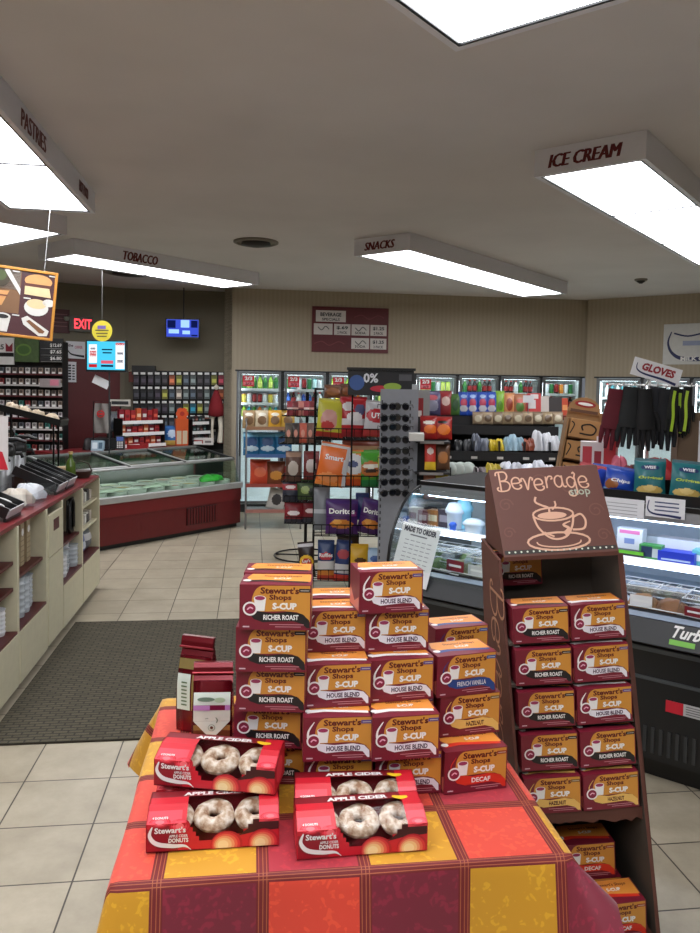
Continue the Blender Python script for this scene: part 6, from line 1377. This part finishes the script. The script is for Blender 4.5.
# kraft box rack
KY = 4.9
p, q = at(563, 478, KY), at(596, 478, KY); kw = q.x-p.x
t = thing('kraft_display', 'kraft cardboard stand with oval header holding three patterned boxes', 'display', ((p.x+q.x)/2+.05, KY+.1, 0), R(-8)); t.rotation_euler = (0, R(8), R(-8))
t.location.x -= .20; t.location.z = .02
b = MB(); b.box(-kw/2-.012, -kw/2, 0, .16, 0, 1.47, KRAFT); b.build('side_panel', t); b = MB(); b.box(kw/2, kw/2+.012, 0, .16, 0, 1.53, KRAFT); b.build('side_panel', t)
b = MB(); b.box(-kw/2, kw/2, .15, .16, 0, 1.53, KRAFT); b.build('back', t)
b = MB(); b.prism([(-kw/2, 1.51)]+[(kw/2, 1.51)]+[(kw*.5*math.cos(a), 1.53+.09*math.sin(a)) for a in [i*PI/10 for i in range(11)]], .14, .155, KRAFT); b.disc(0, 1.575, .07, .022, .138, P(150, 30, 34, .5, 0, 'red_oval'), 16); b.disc(0, 1.575, .05, .010, .1365, WHITE, 14); b.rect(-.09, .09, 1.515, 1.535, .138, P(90, 60, 44, .5, 0, 'brown_print')); b.build('header', t)
TM = Matrix.Translation(t.location) @ t.rotation_euler.to_matrix().to_4x4()
for k, z in enumerate((1.06, 1.21, 1.355)):
    b = MB(); b.box(-kw/2, kw/2, .02, .15, z-.014, z-.004, KRAFT); b.build('shelf', t)
    b = MB(); w2 = kw*.46; b.box(-w2, w2, 0, .12, 0, .12, P(176, 128, 78, .6, 0, 'kraft_box')); b.stroke([(-.03, .03), (.05, .03), (.07, .07), (.03, .095), (-.02, .08), (-.01, .05)], .010, -.001, BLACK); b.stroke([(-.09, .02), (-.07, .08), (-.09, .10)], .008, -.001, BLACK)
    if k == 1: b.M = Matrix.Identity(4); b.disc(.02, .06, .022, .022, -.003, P(90, 210, 90, .5, 0, 'green_sticker'), 10)
    o = b.build('patterned_box'); M2 = TM @ Matrix.Translation((0, -.01, z-.003)); o.location = M2.to_translation(); o.rotation_euler = M2.to_euler(); tag(o, f'tan box with black swirl, {("lowest", "middle one with green sticker", "highest")[k]} in the kraft stand', 'box')

# ------------------------------------------------------------------ refrigerated deli case
S0, S1 = -2.27, .45; RF = 3.30          # along the case, distance of its front
t = thing('deli_case', 'black refrigerated deli case with lit shelves, chip bags standing on top', 'refrigerator', fr(DA, S0, RF), DA)
L_ = S1-S0; BKS = P(26, 27, 29, .32, 0, 'black_steel'); GRS = P(84, 88, 92, .35, .4, 'grey_steel'); LIN = P(206, 214, 222, .5, 0, 'case_liner_white')
b = MB(); b.box(0, L_, 0, .95, .10, .58, BKS); b.box(.02, L_-.02, .07, .9, 0, .10, BLACK); b.box(0, L_, .90, .95, .58, 1.14, BKS); b.build('body', t)
b = MB(); b.box(0, L_, -.006, .0, .44, .455, GRS); b.box(0, L_, -.012, .0, .565, .585, GRS); b.build('trim_strip', t)
b = MB(); slab(b, (-.03, .60), (.02, .69), 0, L_, .02, P(38, 40, 43, .5, 0, 'dark_grey_ledge')); slab(b, (.015, .69), (.06, .70), 0, L_, .012, P(120, 124, 128, .3, .6, 'ledge_trim')); b.box(0, L_, 0, .06, .585, .675, BKS); b.build('front_ledge', t)
b = MB()
for k in range(46): x = L_-1.55+.033*k; b.box(x, x+.014, -.006, .001, .13, .24, P(60, 62, 64, .4, .3, 'grille_bar'))
b.build('grille', t)
b = MB(); b.box(.01, L_-.01, .06, .90, .585, .69, LIN); b.box(.01, L_-.01, .88, .90, .69, 1.08, LIN); b.build('liner', t)
b = MB(); b.box(.01, L_-.01, .34, .88, .862, .872, P(180, 200, 214, .3, 0, 'white_wire_shelf')); b.box(.01, L_-.01, .325, .34, .855, .885, EM(235, 242, 255, 1.1, 'glowing_shelf_edge')); b.build('shelf', t)  # white front edge is no lamp; its brightness is put in as glow
b = MB(); b.box(0, L_, .30, .95, 1.09, 1.15, P(14, 14, 15, .85, 0, 'matt_black')); b.box(0, L_, .285, .30, 1.075, 1.15, P(150, 152, 156, .4, .3, 'tag_rail')); b.box(0, L_, .28, .285, 1.128, 1.150, BLACK); b.build('canopy', t)
b = MB(); b.box(.03, L_-.03, .33, .36, 1.062, 1.084, EM(205, 225, 255, 10, 'cold_white_tube')); b.build('light_tube', t)
b = MB(); b.box(.03, L_-.03, .36, .38, .842, .858, EM(215, 230, 255, 6, 'cold_white_tube')); b.build('light_tube', t)
curve = [(-.02, .69)]+[(-.02+.33*(1-math.cos(a)), .69+.43*math.sin(a)) for a in [i*PI/2/10 for i in range(1, 11)]]
b = MB(); n = len(curve)+1; pts = curve+[(.90, 1.12), (.90, .69)]
b.add([(.0, y, z) for y, z in pts]+[(.006, y, z) for y, z in pts], [tuple(range(len(pts)-1, -1, -1)), tuple(range(len(pts), 2*len(pts)))], GLASS); b.build('end_glass', t)
b = MB(); b.tube([(.003, y, z) for y, z in curve], .009, BLACK, 6); b.tube([(.003, .31, 1.12), (.003, .9, 1.12)], .010, BLACK, 6); b.build('end_frame', t)
b = MB(); b.grid(lambda u, v: (.01+1.05*u, -.02+.33*(1-math.cos(v*PI/2)), .69+.43*math.sin(v*PI/2)), 2, 12, GLASS); b.build('curved_front_glass', t)
def atR(x, y, Rv): return atv(x, y, DA, Rv)
# logo and warning label
q = atR(701, 641, RF-.03); b = MB(); lo = fr(DA, 0, 0)
s_ = q.x*math.cos(DA)+q.y*math.sin(DA)-S0
b.M = Matrix.Translation((0, -.022, .608)) @ Matrix.Rotation(-math.atan2(.05, .09), 4, 'X')
b.text('Turbo', s_-.05, .034, .052, -.026, WHITE, w=.15, bold=.03, shear=.35); b.rect(s_-.12, s_-.02, .004, .026, -.026, P(120, 190, 70, .5, 0, 'green_label')); b.build('logo', t); b = MB(); b.M = Matrix.Translation((0, -.022, .608)) @ Matrix.Rotation(-math.atan2(.05, .09), 4, 'X'); b.text('air', s_+.11, .034, .05, -.026, WHITE, w=.08, bold=.03, shear=.35); b.build('logo', t)
q = atR(683, 718, RF-.004); s_ = q.x*math.cos(DA)+q.y*math.sin(DA)-S0
b = MB(); b.rect(s_-.07, s_+.07, .325, .375, -.004, P(190, 190, 192, .5, 0, 'white_label')); b.rect(s_-.07, s_, .325, .375, -.005, PINKISH)
for k in range(4): b.rect(s_+.01, s_+.065, .333+.010*k, .337+.010*k, -.005, P(110, 110, 112, .5, 0, 'label_lines'))
b.build('warning_label', t)
# price papers on the tag rail
for px, wd_, lab in ((622, .20, 'white price sheet on the deli case rail beside the display header'), (665, .17, 'white price card with blue swoosh on the deli case rail under the teal bags')):
    q = atR(px, 508, RF+.27); b = MB(); b.box(-wd_/2, wd_/2, 0, .003, -.045, .045, PAPER)
    if px > 640: b.stroke([(-.07, .03), (-.075, -.01), (-.05, -.03), (.02, -.034), (.07, -.038)], lambda u: .004+.008*u, -.001, NV); [b.rect(-.045, .06, .02-.018*k, .026-.018*k, -.001, P(60, 66, 110, .5, 0, 'blue_text')) for k in range(3)]
    else: [b.rect(-.07, .07, .02-.016*k, .023-.016*k, -.001, P(150, 150, 156, .5, 0, 'grey_text')) for k in range(4)]
    tag(b.build('price_card', None, q, DA), lab, 'sign')
# MADE TO ORDER sheet on the curved glass
q0 = atR(407, 583, RF-.04); b = MB(); sw, shh = .235, .31
b.box(-sw/2, sw/2, 0, .002, 0, shh, PAPER); b.text('MADE TO ORDER', 0, shh-.045, .030, -.001, P(40, 40, 60, .5, 0, 'dark_print'), w=.20, bold=.05); b.rect(-.055, .05, shh-.062, shh-.055, -.001, P(110, 110, 120, .5, 0, 'grey_text'))
for r_ in range(9):
    for c_ in range(5): b.rect(-.08+.035*c_, -.055+.035*c_, shh-.09-.022*r_, shh-.086-.022*r_, -.001, P(150, 150, 160, .5, 0, 'grey_text'))
o = b.build('order_sheet', None, q0+Vector((0, 0, -.005))); o.rotation_euler = (Matrix.Rotation(DA, 3, 'Z') @ Matrix.Rotation(R(-17), 3, 'X') @ Matrix.Rotation(R(5), 3, 'Y')).to_euler(); tag(o, 'white MADE TO ORDER sheet leaning on the left end of the deli case', 'sign')
# goods in the case
def dome(px, py, Rv, w_, h_, fill, lab_c, label, z):
    p = atR(px, py, Rv); p.z = z; t_ = thing('food_container', label, 'container', p, DA+R(random.uniform(-6, 6)))
    b = MB(); b.box(-w_/2*.92, w_/2*.92, 0, w_*.7, 0, h_*.12, P(40, 40, 42, .4, 0, 'black_tray')); b.build('tray', t_)
    b = MB(); rn = random.Random(int(px)); ph = [rn.random()*6 for _ in range(3)]
    b.grid(lambda u, v: (-w_*.42+w_*.84*u, .01+(w_*.7-.02)*v, h_*.12+h_*.5*(math.sin(PI*u)*math.sin(PI*v))**.4*(1+.15*math.sin(9*u+ph[0])*math.sin(11*v+ph[1]))), 10, 8, P(*fill, .6, 0, 'food', .35)); b.build('filling', t_)
    b = MB(); rg = [[(-a, .004+c, z_), (a, .004+c, z_), (a, w_*.7-c, z_), (-a, w_*.7-c, z_)] for a, c, z_ in ((w_*.5, 0, h_*.1), (w_*.5, 0, h_*.2), (w_*.45, .006, h_*.85), (w_*.40, .015, h_))]
    b.ring(rg, FILM2, False, False); b.add(rg[-1], [(0, 1, 2, 3)], FILM2); b.tube([(x_, y_, h_*.2) for x_, y_ in ((-w_*.5, .004), (w_*.5, .004), (w_*.5, w_*.7), (-w_*.5, w_*.7))], .003, WHITE, 5, True); b.tube([(x_, y_, h_) for x_, y_ in ((-w_*.4, .02), (w_*.4, .02), (w_*.4, w_*.68), (-w_*.4, w_*.68))], .0025, WHITE, 5, True); b.build('lid', t_)
    if lab_c: b = MB(); b.rect(-w_*.28, w_*.28, h_*.22, h_*.68, .0, P(*lab_c, .5, 0, 'food_label')); b.rect(-w_*.2, w_*.2, h_*.4, h_*.5, -.001, WHITE); b.build('label_sticker', t_)
ZD, ZS_ = .692, .874
k = 0
for px, py, w_, h_, fl, lc, lab in ((436, 560, .16, .09, (110, 140, 70), None, 'green salad container left of the maroon labelled one in the deli case'), (455, 567, .17, .10, (150, 150, 110), (130, 30, 44), 'salad container with maroon label in the left of the deli case'), (476, 572, .15, .09, (190, 184, 160), (206, 206, 206), 'pale salad container touching the cardboard display in the deli case'),
    (446, 585, .13, .05, (196, 170, 130), None, 'low pastry container before the maroon labelled salad'), (641, 600, .15, .085, (170, 120, 70), (226, 226, 226), 'granola container with white label at the right front of the deli case'), (669, 612, .15, .085, (160, 110, 70), None, 'unlabelled granola container in the right front of the deli case'), (694, 622, .13, .07, (190, 180, 170), (120, 24, 34), 'container with maroon label at the right frame edge of the deli case')):
    dome(px, py, RF+.12, w_*1.12, h_*1.25, fl, lc, lab, ZD)
for i in range(6):
    dome(632+15*i, 585, RF+.36, .14, .07, ((90, 84, 70), (140, 120, 80), (110, 120, 90))[i % 3], None, f'small dark container, {NTH[i]} from the left in the back row of the right deck', ZD)
for i in range(4):
    dome(430+17*i, 560, RF+.40, .14, .09, ((120, 150, 70), (180, 170, 150))[i % 2], None, f'clear container, {NTH[i]} from the left in the back row of the left deck', ZD)
def DBx(px, Rv, w_, h_, d_, base, spec, label, z=ZS_, name='food_box'):
    p = atR(px, 550, Rv); p.z = z; o = box_pack(w_, h_, d_, base, spec, name); o.location = p; o.rotation_euler = (0, 0, DA); tag(o, label, 'packet')
DBx(629, RF+.40, .12, .13, .07, (220, 224, 230), [(.1, .9, .82, .95, (220, 120, 170)), (.3, .7, .45, .65, (130, 150, 200))], 'white box with pink top band on the right deli shelf')
DBx(622, RF+.35, .20, .035, .04, (40, 44, 44), [(.0, 1, .55, 1, (110, 200, 60))], 'long green and black packet lying before the white pink box')
DBx(650, RF+.37, .10, .07, .06, (70, 150, 80), [(.1, .6, .2, .9, (40, 60, 90)), (.6, .9, .2, .8, (190, 200, 200))], 'green and dark blue pack on the right deli shelf')
DBx(676, RF+.36, .16, .055, .08, (36, 60, 190), [(.1, .9, .25, .4, (170, 190, 230))], 'bright blue packet on the right deli shelf')
DBx(678, RF+.47, .19, .095, .08, (226, 226, 230), [(.1, .9, .3, .5, (190, 200, 220))], 'white carton behind the bright blue packet on the deli shelf'); DBx(704, RF+.40, .10, .07, .08, (110, 190, 190), [(.2, .8, .3, .7, (220, 230, 230))], 'teal packet at the right frame edge on the deli shelf')
DBx(652, RF+.50, .12, .09, .07, (206, 214, 220), [(.2, .8, .3, .6, (150, 60, 60))], 'pale box behind the green pack on the right deli shelf')
for i, (px, w_, h_, c, sp, lb) in enumerate(((443, .08, .10, (70, 60, 70), (160, 150, 160), 'dark tall pack'), (432, .08, .09, (170, 110, 60), (226, 210, 180), 'tan pack'), (422, .07, .08, (120, 40, 50), (200, 180, 180), 'dark red pack'), (412, .07, .09, (190, 180, 170), (120, 60, 50), 'cream pack'), (403, .07, .08, (60, 70, 90), (160, 170, 190), 'slate blue pack'))):
    DBx(px, RF+.44, w_, h_, .06, c, [(.15, .85, .3, .7, sp)], f'{lb} on the left part of the upper deli shelf')
def tub(px, Rv, r_, h_, c, label, z=ZS_):
    p = atR(px, 520, Rv); p.z = z; b = MB(); m1 = P(*c, .3, 0, 'tub_plastic'); b.lathe([(r_*.75, 0), (r_*.85, h_*.55), (r_*1.02, h_*.6), (r_*1.04, h_*.7), (r_*.7, h_*.95), (r_*.2, h_)], m1, n=16); tag(b.build('plastic_tub', None, p), label, 'tub')
tub(455, RF+.46, .055, .15, (226, 230, 236), 'white domed tub on the left deli shelf'); tub(474, RF+.40, .06, .08, (222, 228, 234), 'low white tub on the left deli shelf touching the display header'); tub(453, RF+.38, .022, .05, (50, 100, 210), 'small blue capped tub before the white domed tub'); tub(464, RF+.50, .05, .17, (150, 210, 226), 'tall pale cyan tub at the back of the left deli shelf')
# top of the case: black bag tray, chip bags
bt_ = atR(604, 490, RF+.36); b = MB()
b.box(0, 1.2, 0, .20, 0, .012, BLACK); b.box(0, 1.2, -.006, 0, 0, .045, BLACK); b.box(0, 1.2, .20, .206, 0, .09, BLACK)
s_a = (atR(600, 490, RF+.33).x*math.cos(DA)+atR(600, 490, RF+.33).y*math.sin(DA))
tag(b.build('bag_tray', None, fr(DA, s_a, RF+.33, 1.152), DA), 'long black tray on top of the deli case holding chip bags', 'tray')
WISE = {'base': (22, 104, 112), 'blobs': [(.36, .20, .26, .10, (216, 186, 110)), (.66, .20, .24, .10, (206, 174, 96)), (.5, .24, .2, .08, (230, 204, 134)), (.5, .80, .30, .07, (30, 50, 100))], 'text': [('WISE', .765, .085, (236, 236, 240), .36), ('Original', .46, .10, (190, 214, 70), .74, .25)], 'crimp': (16, 80, 90)}
def TB(px0, px1, h_, spec, label, Rv=RF+.40, tilt=-12, roll=0, z=1.165, yaw=18):
    p0, p1 = atR(px0, 480, Rv), atR(px1, 480, Rv); w_ = (p1-p0).length*1.0; o = chip_bag(w_*.92, h_, .07, spec, 'chip_bag', 34, 40); c = (p0+p1)/2; c.z = z; o.location = c
    o.rotation_euler = (Matrix.Rotation(DA+R(yaw), 3, 'Z') @ Matrix.Rotation(R(roll), 3, 'Y') @ Matrix.Rotation(R(tilt), 3, 'X')).to_euler(); tag(o, label, 'bag')
TB(633, 667, .175, WISE, 'teal chip bag lettered WISE, left one of two on the deli case'); TB(668, 705, .175, WISE, 'teal chip bag lettered WISE, right one of two on the deli case', roll=4)
COO = {'base': (30, 70, 170), 'blobs': [(.25, .35, .22, .22, (150, 90, 50)), (.6, .15, .4, .08, (20, 50, 130))], 'text': [('Chips', .42, .17, (226, 230, 240), .62, .25)], 'bands': [(.14, .19, (120, 160, 180))]}
TB(602, 634, .125, COO, 'blue cookie bag left of the teal chip bags on the deli case', roll=8, Rv=RF+.40)
TB(574, 603, .125, {'base': (176, 34, 44), 'blobs': [(.85, .5, .3, .5, (40, 70, 180)), (.45, .25, .3, .12, (200, 160, 110)), (.4, .6, .35, .12, (226, 226, 230))], 'text': [('Chips', .54, .14, (60, 30, 70), .5, .25)]}, 'red and blue cookie bag leaning beside the cardboard display header', roll=10, Rv=RF+.42)
TB(590, 606, .12, {'base': (40, 80, 190), 'blobs': [(.5, .5, .3, .2, (200, 210, 230))]}, 'blue bag behind the red and blue cookie bag', roll=4, Rv=RF+.52)
def on_top(px, Rv, o, label, cat, yaw=0, z=1.152): p = atR(px, 450, Rv); p.z = z; o.location = p; o.rotation_euler = (0, 0, DA+R(yaw)); return tag(o, label, cat)
on_top(592, RF+.72, box_pack(.12, .24, .10, (216, 206, 206), [(.1, .5, .1, .9, (190, 60, 70)), (.6, .9, .5, .8, (150, 40, 50))], 'red_white_box'), 'red and white box standing behind the cookie bags on the deli case', 'box', 20)
on_top(606, RF+.76, box_pack(.10, .27, .10, (200, 60, 66), [(.0, .35, .0, 1, (220, 210, 210))], 'red_box'), 'narrow red box right of the red and white box on the deli case', 'box', 12)
for k, (px, c, h_) in enumerate(((620, (190, 90, 110), .17), (630, (110, 40, 44), .13), (640, (60, 60, 56), .13), (650, (90, 30, 30), .14))):
    on_top(px, RF+.66, blob(.10, .08, h_, P(*c, .5, 0, 'small_bag', .25), 40+k, 'snack_pouch'), f'small pouch behind the cookie bags on the deli case, {NTH[k]} from the left', 'pouch')
on_top(662, RF+.70, blob(.16, .10, .17, P(170, 30, 36, .6, 0, 'red_cloth', .2), 50, 'red_pouch'), 'red pouch standing under the hanging gloves', 'pouch')
on_top(687, RF+.56, MB().lathe([(.035, 0), (.038, .10), (.038, .13), (.03, .135), (.03, .16), (0, .16)], WHITE, n=14).build('white_jar'), 'small white jar behind the right teal chip bag', 'jar')
b = MB(); b.box(0, .30, 0, .16, 0, .41, P(104, 84, 64, .7, 0, 'plain_cardboard')); b.box(.135, .145, -.001, 0, 0, .41, P(150, 130, 100, .5, 0, 'box_tape')); b.rect(.10, .125, .04, .37, -.001, PAPER)
on_top(677, RF+.80, b.build('cardboard_carton'), 'tall plain brown cardboard carton behind the hanging gloves', 'box', 25)

# gloves rack
GY = 3.92
g0, g1 = at(612, 384, GY), at(716, 388, GY); gz = at(650, 385, GY).z
t = thing('glove_rack', 'white wire glove hanger rack standing on the deli case behind the teal bags', 'rack', (at(652, 400, GY).x, GY+.03, 0), R(-6))
cx = t.location.x; b = MB(); 
b.tube([(g0.x-cx, 0, gz), (g1.x-cx, 0, gz)], .005, WHITE, 6); b.build('rail', t)
b = MB(); b.tube([(0, .02, 1.16), (0, .02, gz+.04)], .010, WHITE, 8); b.build('pole', t)
b = MB(); b.tube([(-.12, .02, 1.162), (.12, .02, 1.162)], .008, WHITE, 6); b.tube([(0, -.12, 1.162), (0, .14, 1.162)], .008, WHITE, 6); b.build('foot', t)
for k in range(8): x = g0.x-cx+.05+.055*k; b = MB(); b.tube([(x, 0, gz), (x, -.10, gz-.005), (x, -.11, gz+.012)], .0035, WHITE, 5); b.build('hook', t)
def glove_mesh(c, stripe=None, wd=.10, ln=.25):
    """a pair hung by the cuffs: cuff on top, palm and five fingers pointing down"""
    b = MB(); mt = P(*c, .85, 0, 'knit_glove', .2)
    def taper(pts, rs, fl=.5):
        rg = []
        for (x, z), r_ in zip(pts, rs): rg.append([(x+r_*math.cos(a), -.0+r_*fl*math.sin(a), z) for a in [-i*PI/5 for i in range(10)]])
        b.ring(rg[::-1] if False else rg, mt)
    taper([(0, 0), (0, -.05), (0, -.07), (.0, -.12), (0, -.16)], [wd*.36, wd*.36, wd*.40, wd*.48, wd*.46])
    for k, (dx, l) in enumerate(((-.36, .06), (-.13, .08), (.11, .085), (.34, .07))): taper([(dx*wd, -.15), (dx*wd*1.1, -.15-l*.6), (dx*wd*1.12, -.16-l)], [wd*.13, wd*.12, wd*.07], 1)
    taper([(wd*.40, -.09), (wd*.62, -.13), (wd*.66, -.17)], [wd*.15, wd*.14, wd*.08], 1)
    if stripe: b.warp = None; b.stroke([(-.012, -.02), (-.016, -.08), (-.006, -.15), (-.010, -.22)], .020, -wd*.27, P(*stripe, .5, 0, 'hi_vis_print'))
    return b.mesh('glove_pair')
gl = [((88, 18, 32), None, 617, 6), ((28, 30, 32), None, 632, 4), ((22, 22, 24), None, 645, -3), ((28, 30, 36), None, 658, 5), ((24, 25, 30), None, 667, 0), ((26, 28, 26), (170, 206, 50), 675, 4), ((26, 28, 26), (170, 206, 50), 681, -2), ((28, 28, 26), (176, 206, 60), 688, 3)]
nm = ['dark maroon gloves hanging leftmost on the glove rack', 'black gloves right of the maroon pair', 'black gloves hanging in the middle under the GLOVES sign', 'dark grey gloves, second pair left of the yellow green ones', 'black gloves touching the yellow green striped pairs', 'yellow green striped gloves, left of three pairs', 'yellow green striped gloves, middle of three pairs', 'yellow green striped gloves, right of three pairs']
for k, (c, st, px, rl) in enumerate(gl):
    p = at(px, 389-2*(k % 2), GY-.05-.020*(k % 3)); big = (.98, 1.04, .92)[k % 3]
    o = bpy.data.objects.new('glove_pair', glove_mesh(c, st, .115 if not st else .085)); COL.objects.link(o); o.location = p; o.rotation_euler = (0, R(rl), R(-10+7*(k % 3))); o.scale = (big if not st else .75, 1, 1.28 if not st else 1.02); tag(o, nm[k], 'gloves')
q = at(656.5, 372, GY-.10); b = MB(); b.box(-.125, .125, 0, .003, -.045, .045, P(226, 226, 230, .5, 0, 'sign_card')); b.text('GLOVES', .005, -.010, .040, -.001, P(150, 34, 50, .5, 0, 'red_letters'), w=.17, bold=.05, shear=.15)
b.stroke([(-.105, .02), (-.10, -.01), (-.06, -.025), (.04, -.028), (.11, -.036)], lambda u: .003+.011*u, -.0015, NV); b.box(-.004, .004, .003, .09, -.04, -.035, STEEL); b.tube([(0, .05, -.03), (0, .10, -.09)], .003, STEEL, 5)
o = b.build('gloves_sign', None, q, 0); o.rotation_euler = (0, R(15), R(0)); tag(o, 'white tilted sign lettered GLOVES above the glove rack', 'sign')
# wall shelf goods low in the front rack's shadow: extra bags seen between the others
FB(325, 341, 386, 398, {'base': (110, 70, 50), 'blobs': [(.5, .5, .4, .3, (150, 100, 70))]}, 'brown snack pack lying on the very top of the front wire rack', dy=.12)
FB(341, 353, 385, 398, {'base': (96, 60, 44), 'blobs': [(.5, .5, .4, .3, (140, 90, 60))]}, 'darker brown snack pack beside it on the very top of the wire rack', dy=.12)
FB(344, 378, 442, 455, {'base': (130, 60, 44), 'bands': [(.4, .7, (190, 150, 110))]}, 'reddish snack bag lying above the white and green ones', dy=.08)
FB(356, 368, 494, 520, {'base': (40, 60, 120)}, 'blue snack bag showing between the two purple bags', dy=.05)
FB(380, 386, 440, 470, {'base': (60, 50, 44)}, 'thin dark snack bag at the right end of the wire rack', dy=.05)
FB(333, 352, 580-34, 579, {'base': (96, 92, 88), 'bands': [(.4, .6, (150, 140, 130))]}, 'grey snack bag behind the navy bags in the bottom basket', dy=.04)
